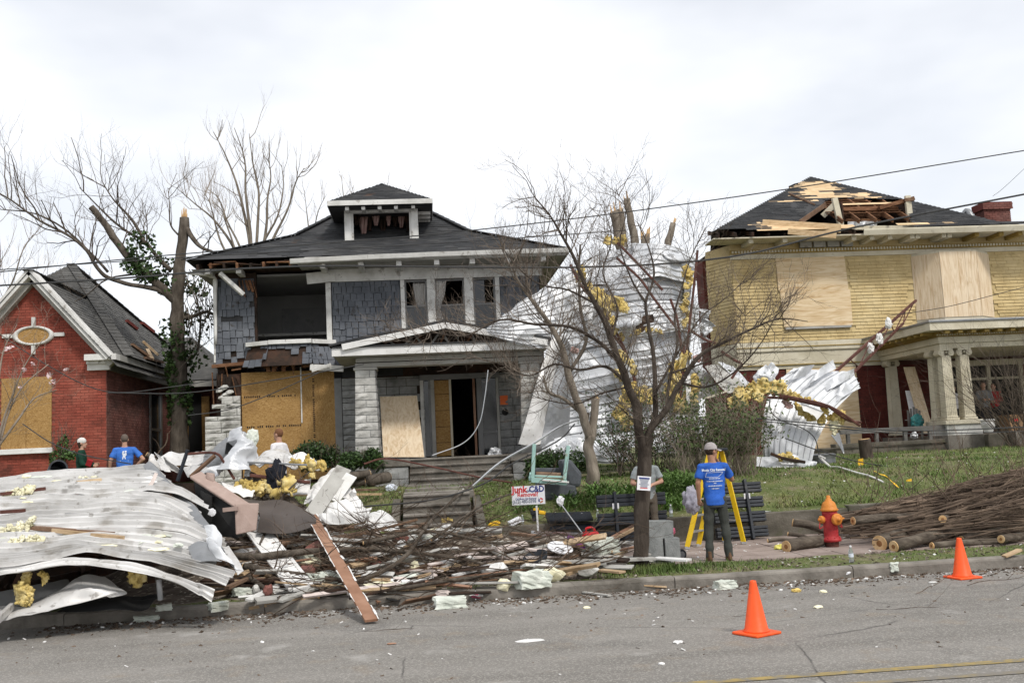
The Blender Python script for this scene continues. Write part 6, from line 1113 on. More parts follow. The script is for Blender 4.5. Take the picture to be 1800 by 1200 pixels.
sheet('facing_paper', [[(225, 950, 13.7), (260, 955, 13.6), (300, 965, 13.5)], [(240, 965, 13.4), (290, 972, 13.3), (330, 985, 13.2)]], 'white_paint', CW, 20, 10, crum=(.03, 2), ragged=.06, seed=80); sheet('facing_paper', [[(190, 850, 16.4), (225, 842, 16.6)], [(200, 865, 16.0), (250, 862, 16.1)]], 'white_paint', CW, 16, 10, crum=(.03, 2), ragged=.06, seed=81); sheet('facing_paper', [[(245, 905, 14.7), (280, 895, 14.9)], [(320, 928, 14.2), (345, 922, 14.3)]], 'white_paint', CW, 16, 10, crum=(.03, 2), ragged=.06, seed=82)
# crushed silver roll and bent white panel behind
RO = thing('crushed_metal_roll', 'crushed silver metal roll with a dark hollow, on top of the debris heap', 'sheet metal', P(410, 835, 17.6))
sheet('dark_side', [[(340, 835, 18.2), (362, 800, 18.1), (390, 770, 18.0), (425, 756, 17.8)], [(350, 840, 17.9), (375, 810, 17.7), (400, 785, 17.6), (432, 760, 17.6)], [(370, 845, 17.7), (390, 820, 17.6), (410, 800, 17.6), (425, 780, 17.6)]], 'grey_metal', RO, 24, 20, crum=(.05, 1.2), seed=84)
sheet('bright_side', [[(412, 762, 17.5), (425, 753, 17.4), (440, 762, 17.5), (446, 775, 17.6)], [(405, 785, 17.4), (425, 775, 17.2), (440, 780, 17.3), (445, 800, 17.4)], [(375, 815, 17.3), (405, 800, 17.1), (432, 800, 17.1), (440, 820, 17.2)], [(345, 840, 17.1), (385, 830, 16.9), (425, 830, 16.9), (440, 835, 17)]], 'galv', RO, 50, 44, crum=(.13, 1.7), seed=86)
sheet('hollow', [[(398, 778, 17.5), (415, 775, 17.5)], [(395, 798, 17.45), (414, 796, 17.45)]], 'dark', RO, 6, 6, crum=None, seed=87); clump('pale_scrap', P(444, 768, 17.3), (.10, .05, .14), 'foam', RO, seed=3)  # the hollow is a flat near-black sheet, its shade put into colour
BP = thing('bent_white_panel', 'bent white metal panel propped on the heap beside the crushed roll', 'sheet metal', P(485, 830, 17.4))
sheet('panel', [[(438, 814, 17.2), (455, 798, 17.6), (485, 787, 17.9), (512, 794, 17.8), (526, 814, 17.4)], [(448, 816, 17.0), (465, 805, 17.2), (490, 802, 17.4), (510, 806, 17.4), (524, 815, 17.2)], [(455, 820, 16.9), (470, 812, 16.9), (492, 815, 17.0), (508, 818, 17.1), (520, 822, 17.1)]], 'white_metal', BP, 44, 60, ribs=('v', 6, .03, .25, 0), crum=(.07, 1.2), seed=90)
FR = thing('white_roof_wreckage', 'bundle of torn white metal strips behind the collapsed roof', 'sheet metal', P(310, 830, 17.9))
for k, c_ in enumerate(([[(268, 812, 18), (300, 795, 18.2), (345, 790, 18.4), (362, 792, 18.4)], [(275, 828, 17.8), (310, 818, 17.9), (345, 815, 18), (360, 812, 18)]], [[(285, 800, 17.7), (300, 810, 17.6)], [(300, 822, 17.5), (318, 830, 17.5)]], [[(320, 820, 17.5), (350, 815, 17.4), (375, 820, 17.3)], [(330, 838, 17.2), (355, 836, 17.1), (378, 832, 17.1)]], [[(265, 800, 17.6), (272, 805, 17.6)], [(262, 818, 17.5), (285, 830, 17.4)]], [[(275, 795, 17.6), (283, 800, 17.5)], [(290, 830, 17.3), (300, 828, 17.3)]])): sheet('torn_strip', c_, 'white_metal', FR, 26, 20, crum=(.08, 2), seed=92 + k)
for k, c_ in enumerate(([(590, 820, 16.6), (612, 815, 16.8), (640, 825, 16.7)], )): pass
PT_ = thing('torn_plastic_sheeting', 'torn white plastic sheeting spilling down the heap towards the steps', 'sheeting', P(600, 900, 16.8))
for k, c_ in enumerate(([[(545, 850, 17.2), (575, 822, 17.4), (600, 818, 17.4)], [(535, 875, 16.9), (575, 850, 16.9), (618, 850, 17)], [(530, 890, 16.8), (575, 880, 16.6), (630, 875, 16.8)]], [[(555, 885, 16.7), (600, 880, 16.6), (658, 885, 16.7)], [(550, 905, 16.4), (600, 900, 16.2), (650, 905, 16.3)], [(560, 925, 16.2), (600, 925, 16.1), (635, 920, 16.2)]], [[(505, 845, 17.3), (530, 840, 17.3), (548, 838, 17.4)], [(495, 868, 17.0), (520, 865, 17.0), (545, 865, 17)]], [[(600, 870, 16.9), (625, 868, 16.9)], [(610, 890, 16.5), (640, 888, 16.5)]], [[(505, 805, 17.6), (535, 798, 17.7), (562, 808, 17.6)], [(512, 822, 17.3), (540, 818, 17.3), (575, 828, 17.3)]], [[(385, 845, 16.9), (420, 842, 17), (450, 850, 16.9)], [(395, 862, 16.6), (425, 868, 16.6), (445, 872, 16.6)]], [[(640, 905, 16.3), (680, 900, 16.5), (700, 915, 16.3)], [(645, 925, 16.0), (675, 930, 15.9), (705, 935, 16)]])): sheet('sheeting', c_, 'white_paint', PT_, 40, 30, crum=(.10, 1.8), ragged=.04, seed=100 + k)
# ------------------------------------------------------------------ people
def caps(mb, a, b, ra, rb, n=12):
    a, b = V(a), V(b); d = (b - a); d = d.normalized() if d.length > 1e-6 else V((0, 0, 1))
    mb.tube([a - d * ra, a - d * ra * .86, a - d * ra * .5, a, b, b + d * rb * .5, b + d * rb * .86, b + d * rb], [ra * .05, ra * .5, ra * .866, ra, rb, rb * .866, rb * .5, rb * .05], n)
def loft(mb, rings, n=20):                           # (x, y, z, rx, ry)
    vs_ = []
    for x, y, z, rx, ry in rings: vs_ += [(x + rx * math.cos(2 * math.pi * k / n), y + ry * math.sin(2 * math.pi * k / n), z) for k in range(n)]
    m = len(rings); mb.add(vs_, [(i * n + k, i * n + (k + 1) % n, (i + 1) * n + (k + 1) % n, (i + 1) * n + k) for i in range(m - 1) for k in range(n)] + [tuple(range(n))[::-1], tuple((m - 1) * n + k for k in range(n))])
def ell(mb, c, r, n=14, rot=None):
    k = 10; mb.lathe(c, [(max(math.sin(math.pi * i / k), .01), -math.cos(math.pi * i / k)) for i in range(k + 1)], n, (rot or Matrix.Identity(3)) @ Matrix.Diagonal(V(r)))
_TS = bpy.data.scenes.new('workshop'); _TV = _TS.view_layers[0]
_TO = bpy.data.objects.new('workpiece', bpy.data.meshes.new('workpiece')); _TS.collection.objects.link(_TO); _rm = _TO.modifiers.new('r', 'REMESH'); _rm.mode = 'VOXEL'; _sm = _TO.modifiers.new('s', 'SMOOTH'); _sm.factor = .5
_TF = bpy.data.objects.new('worktext', bpy.data.curves.new('t', 'FONT')); _TS.collection.objects.link(_TF)
def evald(o):                                        # evaluate one object in a small scene of its own (fast)
    _TV.update(); return bpy.data.meshes.new_from_object(o.evaluated_get(_TV.depsgraph))
def melted(mb, vox, it=4, name='body', cut=None):
    _TO.data = mb.mesh('workpiece'); _rm.voxel_size = vox; _sm.iterations = it; out = evald(_TO); out.name = name; out.polygons.foreach_set('use_smooth', [True] * len(out.polygons)); return out
def folds(me, fn):                                     # push the cloth in and out along its normals
    n = len(me.vertices); a = np.empty(n * 3); b = np.empty(n * 3); me.vertices.foreach_get('co', a); me.vertices.foreach_get('normal', b); a = a.reshape(-1, 3); b = b.reshape(-1, 3); h_ = np.array([fn(V(q)) for q in a]); me.vertices.foreach_set('co', (a + b * h_[:, None]).ravel()); me.update()
def textmesh(s_, size, bold=0, align='CENTER'):
    cu = _TF.data; cu.body = s_; cu.size = size; cu.align_x = align; cu.offset = bold; cu.resolution_u = 2; me = evald(_TF)
    return [tuple(v.co) for v in me.vertices], [list(p.vertices) for p in me.polygons]
def hand(mb, w, d, palm_n, s=1, curl=.35):           # wrist, direction, palm normal
    w, d, pn = V(w), V(d).normalized(), V(palm_n); pn = (pn - d * pn.dot(d)).normalized(); sd_ = d.cross(pn) * s
    for k in range(4): caps(mb, w + sd_ * (k - 1.5) * .012, w + d * .085 + sd_ * (k - 1.5) * .02, .014, .013, 8)
    for k, L in enumerate((.066, .078, .074, .058)):
        a = w + d * .09 + sd_ * (k - 1.5) * .0205; p1 = a + (d * math.cos(curl) + pn * math.sin(curl)) * L * .5; p2 = p1 + (d * math.cos(curl * 2.4) + pn * math.sin(curl * 2.4)) * L * .55; caps(mb, a, p1, .0095, .009, 7); caps(mb, p1, p2, .009, .0075, 7)
    a = w + d * .03 - sd_ * .03; p1 = a + (d * .7 - sd_ * .6 + pn * .3).normalized() * .045; caps(mb, a, p1, .014, .011, 7); caps(mb, p1, p1 + (d * .9 - sd_ * .1 + pn * .4).normalized() * .035, .011, .009, 7)
def person(label, foot, face, h=1.75, shirt='shirt_blue', pants='trousers_dark', shoes='boot', skin='skin', hair='hair_brown', J=None, hatk=None, long_sleeve=False, vox=.014, legs=((0, 0), (0, 0)), look=0, print_fn=None, fat=1., hairlen=0, lean=0, seated=False):
    """stands at foot, turned so that its front looks along angle face (0 = away from the street); J = arm joints"""
    t = thing('person', label, 'person', foot); s = h / 1.75; M = Matrix.Rotation(-face, 3, 'Z'); F0 = V(foot)
    def put(me, name, m, par=t):
        me.transform(Matrix.Diagonal((s, s, s, 1))); me.transform(M.to_4x4()); me.materials.append(MAT(m)); o = bpy.data.objects.new(name, me); COL.objects.link(o); o.parent = par; return o
    J = J or {}; arm = {}
    for sd_, nm in ((-1, 'L'), (1, 'R')):
        sh = V((sd_ * .178 * fat, lean, 1.405)); el = V(J.get('e' + nm, (sd_ * .245, -.02, 1.15))); wr = V(J.get('w' + nm, (sd_ * .265, .06, .91))); hd = V(J.get('h' + nm, (0, .25, -1))); arm[nm] = (sh, el, wr, hd, sd_)
    hc = V((0, .02 + lean * 1.3, 1.635)); Hm = rotm(J.get('nod', 0), 0, -look); b = MB()
    ell(b, hc + Hm @ V((0, -.008, .025)), (.076, .096, .10), 16, Hm); ell(b, hc + Hm @ V((0, .03, -.045)), (.056, .062, .075), 14, Hm); caps(b, hc + Hm @ V((0, .085, .008)), hc + Hm @ V((0, .108, -.022)), .010, .015, 8); caps(b, hc + Hm @ V((-.02, .083, -.06)), hc + Hm @ V((.02, .083, -.06)), .010, .010, 8); ell(b, hc + Hm @ V((0, .075, -.10)), (.026, .022, .022), 10, Hm); caps(b, hc + Hm @ V((-.045, .08, .022)), hc + Hm @ V((.045, .08, .022)), .012, .012, 8)
    for sd_ in (-1, 1): ell(b, hc + Hm @ V((sd_ * .079, -.012, -.005)), (.014, .024, .034), 8, Hm)
    caps(b, (0, lean, 1.44), hc + Hm @ V((0, -.02, -.06)), .062, .056); loft(b, [(0, 0, .9, .15, .10), (0, .0, 1.05, .135 * fat, .09), (0, lean * .6, 1.25, .155 * fat, .10), (0, lean, 1.40, .165 * fat, .09), (0, lean, 1.47, .10, .06)])
    for nm in 'LR': sh, el, wr, hd, sd_ = arm[nm]; caps(b, sh, el, .052 * fat, .041 * fat); caps(b, el, wr, .042 * fat, .028); hand(b, wr, hd, (-sd_ * .8, .6, 0) if 'p' + nm not in J else J['p' + nm], sd_, J.get('curl', .4))
    lg = []
    for sd_, (fx, fy) in zip((-1, 1), legs):
        hp, an = V((sd_ * .09, 0, .90)), V((sd_ * .11 + fx, fy - .02, .085)); kn = hp.lerp(an, .5) + V((sd_ * .005, .03, .02)); lg.append((hp, kn, an, sd_)); caps(b, hp, kn, .075, .05); caps(b, kn, an, .05, .035); caps(b, an, an + V((0, .12, -.04)), .035, .03)
    body = put(melted(b, vox, 3, 'body'), 'body', skin)
    c = MB(); loft(c, [(0, -.005, .83, .168 * fat, .122 * fat), (0, -.005, .90, .165 * fat, .12 * fat), (0, 0, 1.05, .158 * fat, .115 * fat), (0, lean * .5, 1.22, .172 * fat, .12 * fat), (0, lean * .9, 1.34, .182 * fat, .118 * fat), (0, lean, 1.43, .165 * fat, .095), (0, lean, 1.475, .095, .068)])
    for nm in 'LR':
        sh, el, wr, hd, sd_ = arm[nm]; caps(c, sh + V((-sd_ * .07, 0, .0)), sh, .07, .062)
        if long_sleeve: caps(c, sh, el, .072, .058); caps(c, el, el.lerp(wr, .92), .058, .045)
        else: e_ = sh.lerp(el, .72); d = (el - sh).normalized(); c.tube([sh - d * .02, sh.lerp(e_, .5), e_], [.062, .066, .070], 14)
    sho = put(melted(c, vox * .9, 3, 'shirt'), 'shirt', shirt, t)
    folds(sho.data, lambda q: .010 * nse(V((q.x * 3, q.y * 3, q.z * 9)), 1.3, seed_) + .006 * nse(q, 14, seed_))
    c = MB(); loft(c, [(0, 0, .80, .155 * fat, .115 * fat), (0, 0, .90, .158 * fat, .116 * fat), (0, 0, .99, .15 * fat, .105 * fat)])
    for hp, kn, an, sd_ in lg: caps(c, hp, kn, .094 * fat, .073); c.tube([kn, kn.lerp(an, .5), an + V((0, 0, -.035))], [.074, .066, .062], 14)
    tr = put(melted(c, vox * .9, 2, 'trousers'), 'trousers', pants, t)
    folds(tr.data, lambda q: .012 * nse(V((q.x * 2, q.y * 2, q.z * 6)), 1.6, 4) + .006 * nse(q, 12))
    for hp, kn, an, sd_ in lg:
        c = MB(); loft(c, [(an.x, an.y + .055, 0, .045, .14), (an.x, an.y + .055, .03, .047, .142), (an.x, an.y + .05, .06, .044, .13), (an.x, an.y + .0, .10, .04, .06), (an.x, an.y - .005, .15, .042, .05)], 16); put(melted(c, .012, 2, 'shoe'), 'shoe', shoes, t)
    if hair:
        c = MB(); ell(c, hc + Hm @ V((0, -.018, .034)), (.083, .098, .104), 16, Hm)
        if hairlen: loft(c, [(hc.x, hc.y - .05, hc.z - hairlen, .06, .03), (hc.x, hc.y - .05, hc.z, .085, .06), (hc.x, hc.y - .03, hc.z + .05, .08, .07)])
        me = melted(c, .012, 2, 'hair'); inv = Hm.inverted(); bm = bmesh.new(); bm.from_mesh(me)
        dele = [v for v in bm.verts if (lambda q: q.y > .045 and q.z < .075 or q.y > .0 and q.z < .0 or (q.z < -.05 and not hairlen))(inv @ (v.co - hc))]; bmesh.ops.delete(bm, geom=dele, context='VERTS'); bm.to_mesh(me); bm.free(); put(me, 'hair', hair, body)
    if hatk:
        c = MB(); ell(c, hc + Hm @ V((0, -.012, .052)), (.090, .108, .098), 18, Hm); me = melted(c, .012, 2, 'cap'); inv = Hm.inverted(); bm = bmesh.new(); bm.from_mesh(me); bmesh.ops.delete(bm, geom=[v for v in bm.verts if (inv @ (v.co - hc)).z < (.028 if hatk[1] == 'cap' else -.02 - .5 * max(0, (inv @ (v.co - hc)).y))], context='VERTS'); bm.to_mesh(me); bm.free(); cp = put(me, 'cap', hatk[0], t)
        if hatk[1] == 'cap':
            c = MB(); rows = []
            for j in range(5): rows.append([hc + Hm @ V((math.sin(a) * .085, .07 + math.cos(a) * .10 * (j / 4) + .02 * math.cos(a), .04 - .012 * j / 4 - .02 * abs(math.sin(a)))) for a in [lerp(-1.35, 1.35, i / 12) for i in range(13)]])
            c.grid(rows); me = c.mesh('visor'); o = put(me, 'visor', hatk[0], cp); sv = o.modifiers.new('s', 'SOLIDIFY'); sv.thickness = .006
    if print_fn:                                       # flat print laid onto the cloth of the back
        bv = BVHTree.FromPolygons([v.co.copy() for v in sho.data.vertices], [list(p.vertices) for p in sho.data.polygons]); inv = M.inverted()
        for nm, vs_, fs, mt in print_fn():
            m = MB()
            for x, z in vs_:
                o_ = M @ V((x * s, -.6, z * s)); hit = bv.ray_cast(o_, M @ V((0, 1, 0))); q = hit[0] if hit[0] is not None else M @ V((x * s, -.12, z * s)); m.v.append(tuple(q - (M @ V((0, 1, 0))) * .005 + F0))
            m.f = fs; m.build(nm, mt, sho)
    return t
seed_ = 3
D('skin', cols=[(.40, .22, .15), (.50, .29, .21)], scale=6, bump=.05, rough=.55, coord='Object'); D('skin_tan', cols=[(.33, .17, .105), (.42, .23, .15)], scale=6, bump=.05, rough=.55)
for n_, c_ in (('shirt_blue', (.035, .12, .47)), ('shirt_blue2', (.05, .16, .52)), ('shirt_grey', (.27, .295, .30)), ('shirt_white', (.72, .70, .72)), ('coat_green', (.012, .045, .03)), ('hoodie_grey', (.17, .18, .19)), ('shirt_red', (.33, .025, .03)), ('trousers_dark', (.055, .058, .052)), ('trousers_tan', (.11, .092, .072)), ('trousers_black', (.02, .02, .024)), ('boot', (.13, .075, .045)), ('hair_brown', (.045, .03, .02)), ('hair_grey', (.12, .095, .08)), ('hair_red', (.16, .075, .04)), ('cap_grey', (.42, .38, .37)), ('beanie', (.62, .60, .57)), ('glove', (.35, .33, .3))):
    D(n_, cols=[tuple(v * .8 for v in c_), tuple(v * 1.15 for v in c_)], scale=5, bump=.25, bscale=60, rough=.85, spec=.15)
D('print_white', cols=[(.62, .66, .74), (.7, .74, .8)], scale=8, bump=0, rough=.8); D('print_red', cols=[(.55, .03, .04), (.62, .05, .05)], scale=4, bump=0, rough=.6); D('print_blue', cols=[(.02, .03, .16), (.03, .045, .22)], scale=4, bump=0, rough=.6); D('print_orange', cols=[(.5, .16, .06), (.5, .2, .08)], scale=4, bump=0, rough=.6); D('print_grey', cols=[(.2, .22, .28), (.26, .28, .33)], scale=4, bump=0, rough=.6)
def crew_print():
    out = []; v, f = textmesh('Music City Removal', .052, .0022); out.append(('lettering', [(x * .86, z + 1.345) for x, z, _ in v], f, 'print_white'))
    st_ = [(-.135, 1.255), (.05, 1.255), (.085, 1.275), (.135, 1.325), (-.115, 1.325), (-.135, 1.255)]; vs_, fs = [], []
    for (x0, z0), (x1, z1) in zip(st_, st_[1:]):
        d = V((x1 - x0, z1 - z0)); n = V((-d.y, d.x)).normalized() * .0028
        for i in range(6): k = len(vs_); a, b = i / 6, (i + 1) / 6; vs_ += [(lerp(x0, x1, a) + n.x, lerp(z0, z1, a) + n.y), (lerp(x0, x1, a) - n.x, lerp(z0, z1, a) - n.y), (lerp(x0, x1, b) - n.x, lerp(z0, z1, b) - n.y), (lerp(x0, x1, b) + n.x, lerp(z0, z1, b) + n.y)]; fs.append([k, k + 1, k + 2, k + 3])
    out.append(('state_outline', vs_, fs, 'print_white')); vs_, fs = [], []
    for z, hw in ((1.225, .085), (1.185, .12), (1.155, .02), (1.115, .105), (1.075, .055)):
        x = -hw
        while x < hw: w_ = U(.008, .02); k = len(vs_); vs_ += [(x, z), (min(x + w_, hw), z), (min(x + w_, hw), z + .014), (x, z + .014)]; fs.append([k, k + 1, k + 2, k + 3]); x += w_ + .006
    out.append(('small_print', vs_, fs, 'print_white')); return out
f1 = V((4.42, 15.3, .152))
person('man in blue printed T-shirt and pale cap, back turned, before the yellow stepladder', f1, R(6), 1.78, 'shirt_blue', 'trousers_dark', 'boot', 'skin_tan', 'hair_brown', J={'eL': (-.245, -.02, 1.17), 'wL': (-.235, .05, .93), 'hL': (.05, .2, -1), 'eR': (.30, .12, 1.20), 'wR': (.16, .30, 1.42), 'hR': (-.5, .1, .8), 'pR': (-.3, -.8, -.3), 'curl': .8}, hatk=('cap_grey', 'cap'), vox=.0085, legs=((-.03, 0), (.05, .02)), look=R(58), print_fn=crew_print)
f2 = P(1140, 900, 18.05); f2.z = .152
person('man in grey T-shirt and tan trousers partly hidden behind the street tree', f2, R(185), 1.72, 'shirt_grey', 'trousers_tan', 'boot', 'skin', 'hair_brown', J={'eL': (-.27, .02, 1.17), 'wL': (-.06, .24, 1.12), 'hL': (.6, .5, .1), 'eR': (.27, .02, 1.16), 'wR': (.10, .25, 1.12), 'hR': (-.8, .4, 0), 'curl': .7}, vox=.0095, look=R(-5))
f3 = P(143, 771, 24.0); f3.z -= 1.66
person('woman in dark green coat and white knit hat beside the brick cottage', f3, R(80), 1.66, 'coat_green', 'trousers_black', 'boot', 'skin', 'hair_brown', J={'eL': (-.24, .05, 1.16), 'wL': (-.12, .28, 1.12), 'hL': (.3, 1, .1), 'eR': (.24, .05, 1.14), 'wR': (.14, .27, 1.08), 'hR': (-.3, 1, .1)}, hatk=('beanie', 'beanie'), long_sleeve=True, vox=.015, hairlen=.12)
MB().box(P(157, 813, 23.8), (.12, .08, .14), rotm(.3, .4, .2)).build('red_bag', 'shirt_red', label='small red and white bag held by the woman in green', cat='bag')
def carry_print():
    def e(cx, cz, rx, rz, n=12): return [(cx + rx * math.cos(6.28 * k / n), cz + rz * math.sin(6.28 * k / n)) for k in range(n)]
    sh = [e(-.02, 1.36, .02, .024), e(.03, 1.37, .026, .018), [(-.05, 1.34), (.045, 1.35), (.05, 1.29), (.02, 1.25), (.035, 1.20), (.02, 1.19), (-.005, 1.25), (-.03, 1.19), (-.045, 1.19), (-.03, 1.27)]]; out = []
    for q in sh: out.append(('emblem', q, [list(range(len(q)))], 'print_white'))
    out.append(('small_print', [(-.09, 1.155), (.09, 1.155), (.09, 1.167), (-.09, 1.167)], [[0, 1, 2, 3]], 'print_white')); return out
f4 = P(219, 764, 24.0); f4.z -= 1.78
person('balding man in blue T-shirt with a white emblem, hand on hip, by the cottage corner', f4, R(-12), 1.78, 'shirt_blue2', 'trousers_dark', 'boot', 'skin', 'hair_grey', J={'eL': (-.30, -.03, 1.17), 'wL': (-.33, .05, .95), 'eR': (.40, -.06, 1.18), 'wR': (.23, .04, 1.02), 'hR': (-.8, .1, -.4)}, vox=.013, fat=1.12, print_fn=carry_print)
f5 = P(490, 754, 20.6); f5.z -= 1.72
person('man in white T-shirt with cropped reddish hair beside the boarded window', f5, R(-60), 1.72, 'shirt_white', 'trousers_dark', 'boot', 'skin', 'hair_red', vox=.014)
f6 = P(1727, 669, 31.2); f6.z = 1.845
person('woman in grey hooded top standing on the columned porch', f6, R(200), 1.66, 'hoodie_grey', 'trousers_black', 'boot', 'skin', 'hair_brown', J={'eL': (-.24, .02, 1.16), 'wL': (-.12, .26, 1.14), 'hL': (.6, .6, 0), 'eR': (.24, .02, 1.16), 'wR': (.1, .27, 1.15), 'hR': (-.6, .6, 0)}, long_sleeve=True, vox=.016, hairlen=.14)
f7 = P(1746, 680, 31.5); f7.z = 1.845
person('person in red top at the back of the columned porch', f7, R(230), 1.62, 'shirt_red', 'trousers_black', 'boot', 'skin', 'hair_brown', J={'eL': (-.24, .02, 1.14), 'wL': (-.1, .26, 1.1), 'hL': (.6, .6, 0)}, long_sleeve=True, vox=.016)
f8 = P(1675, 680, 31.8); f8.z = 1.845
person('person in white top half hidden behind the twin porch columns', f8, R(190), 1.62, 'shirt_white', 'trousers_black', 'boot', 'skin', 'hair_brown', long_sleeve=True, vox=.016)
# ------------------------------------------------------------------ things in the street
D('cone_orange', cols=[(.82, .085, .012), (.9, .115, .02)], scale=3, bump=.08, rough=.45, spec=.35, stain=[((.38, .055, .02), 4, .54, .15, .55), ((.2, .09, .06), 14, .66, .05, .6)]); D('hydrant_red', cols=[(.28, .016, .02), (.38, .03, .032), (.44, .06, .055)], scale=5, bump=.4, bscale=30, rough=.55, stain=[((.45, .25, .22), 9, .66, .06, .5)]); D('hydrant_orange', cols=[(.52, .17, .025), (.62, .235, .04)], scale=5, bump=.4, bscale=30, rough=.5, stain=[((.25, .08, .03), 9, .64, .06, .6)]); D('black_plastic', cols=[(.016, .019, .024), (.028, .032, .04)], scale=5, bump=.2, rough=.5, coord='Position', stain=[((.09, .085, .08), 4, .6, .1, .5)]); D('ladder_yellow', cols=[(.66, .42, .008), (.74, .5, .015)], scale=3, bump=.05, rough=.4); D('alu', cols=[(.5, .51, .52), (.62, .63, .64)], scale=4, bump=.1, rough=.35, metal=.8); D('sofa', cols=[(.075, .08, .09), (.10, .107, .118)], scale=14, bump=.4, bscale=120, rough=.95); D('teal_paint', cols=[(.28, .45, .41), (.36, .54, .49)], scale=4, bump=.2, rough=.6, stain=[((.3, .2, .12), 5, .62, .08, .6)]); D('plastic_red', cols=[(.60, .012, .018), (.68, .02, .03)], scale=2, bump=0, rough=.35); D('bottle', cols=[(.75, .8, .85), (.82, .87, .9)], scale=2, bump=0, rough=.08, trans=.85, spec=.5); D('tan_vinyl', cols=[(.30, .215, .18), (.38, .285, .245)], scale=6, bump=.25, bscale=60, rough=.6); D('black_board', cols=[(.012, .012, .012), (.022, .021, .02)], scale=3, bump=.1, rough=.6); D('brown_sheet', cols=[(.055, .045, .04), (.085, .07, .062)], scale=2, bump=.1, rough=.6, coord='Position'); D('black_cloth', cols=[(.008, .009, .014), (.016, .018, .026)], scale=6, bump=.5, bscale=40, rough=.95); D('purple', cols=[(.20, .045, .28), (.27, .07, .36)], scale=2, bump=0, rough=.6); D('cable', cols=[(.03, .03, .03), (.05, .05, .05)], scale=2, bump=0, rough=.6); D('cloth_lilac', cols=[(.26, .25, .30), (.38, .37, .42)], scale=4, bump=.3, bscale=30, rough=.9); D('cloth_lilac', cols=[(.26, .25, .30), (.38, .37, .42)], scale=4, bump=.3, bscale=30, rough=.9); D('cloth_lilac', cols=[(.26, .25, .30), (.38, .37, .42)], scale=4, bump=.3, bscale=30, rough=.9); D('paper', cols=[(.74, .74, .76), (.8, .8, .82)], scale=2, bump=0, rough=.8); D('flag_yellow', cols=[(.75, .42, .02), (.85, .52, .03)], scale=2, bump=0, rough=.7); D('cardboard', cols=[(.26, .16, .085), (.32, .2, .11)], scale=3, rough=.9); D('teal_bag', cols=[(.03, .15, .15), (.05, .2, .19)], scale=5, rough=.8); D('cmu', cols=[(.17, .18, .175), (.235, .245, .24), (.30, .31, .30)], scale=6, bump=.5, bscale=50, rough=.95, coord='Position', stain=[((.10, .10, .09), 3, .58, .1, .5)]); D('drywall', cols=[(.52, .44, .40), (.64, .56, .52)], scale=4, bump=.2, rough=.9, coord='Position')
def cone(label, q, rz, s=1.0):
    t = thing('traffic_cone', label, 'traffic cone', q, 'orange traffic cones'); m = MB(); B_ = .355 * s
    for z0, z1, a in ((0, .022, 1), (.022, .04, .97)): m2 = MB(); m2.lathe(q + V((0, 0, z0)), [(B_ * .72 * a, 0), (B_ * .72 * a, z1 - z0)], 4, rotm(0, 0, rz), R(45))
    b = MB().box(q + V((0, 0, .016)), (B_, B_, .03), rotm(0, 0, rz)).build('base', 'cone_orange', t, bevel=.012)
    MB().lathe(q + V((0, 0, .031)), [(.135 * s, 0), (.132 * s, .012), (.118 * s, .03), (.034 * s, .49 * s), (.030 * s, .505 * s), (.022 * s, .508 * s), (.020 * s, .49 * s)], 28).build('cone_body', 'cone_orange', t, smooth=True)
q = G(1330, 1112, 0); q.z = rz_(q.y); cone('orange traffic cone standing alone in the open roadway', q, R(28)); q = G(1692, 1012, 0); q.z = rz_(q.y); cone('orange traffic cone in front of the brushwood pile', q, R(10))
# hydrant
hb = G(1463, 962, .13); HY_ = thing('fire_hydrant', 'red fire hydrant with orange bonnet and caps on the verge', 'fire hydrant', hb)
MB().lathe(hb, [(.11, -.02), (.115, .1), (.10, .11)], 20).build('foot', 'rust_steel', HY_); MB().lathe(hb, [(.13, .10), (.155, .105), (.16, .13), (.155, .155), (.125, .165), (.118, .2), (.115, .5), (.125, .56), (.125, .60)], 24).build('barrel', 'hydrant_red', HY_, smooth=True)
MB().lathe(hb, [(.125, .60), (.145, .605), (.148, .63), (.13, .645), (.122, .68), (.10, .74), (.055, .775), (.05, .80), (.035, .805), (.033, .85), (.02, .86)], 24).build('bonnet', 'hydrant_orange', HY_, smooth=True)
for k in range(8): a = k * .785; MB().lathe(hb + V((math.cos(a) * .142, math.sin(a) * .142, .125)), [(.014, 0), (.014, .05), (.008, .055)], 6).build('bolt', 'hydrant_red', HY_)
for d, nm, r_ in ((V((-1, -.25, 0)), 'side_cap', .062), (V((1, -.2, 0)), 'side_cap', .055), (V((.35, -1, 0)), 'pumper_cap', .098)):
    d = d.normalized(); M_ = d.to_track_quat('Z', 'Y').to_matrix(); MB().lathe(hb + V((0, 0, .47)) + d * .09, [(r_ * .8, 0), (r_ * .8, .05)], 16, M_).build('nozzle', 'hydrant_red', HY_); cp = MB().lathe(hb + V((0, 0, .47)) + d * .135, [(r_ * .95, 0), (r_, .02), (r_, .05), (r_ * .7, .062), (r_ * .3, .068), (r_ * .3, .095), (.004, .1)], 20, M_).build(nm, 'hydrant_orange', HY_, smooth=True)
for dx in (-.2, .15): MB().tube(crom([hb + V((dx, -.05, .42)), hb + V((dx * 1.1, -.08, .33)), hb + V((dx * .8, -.09, .36))], 8), .009, 5).build('chain', 'hydrant_red', HY_)
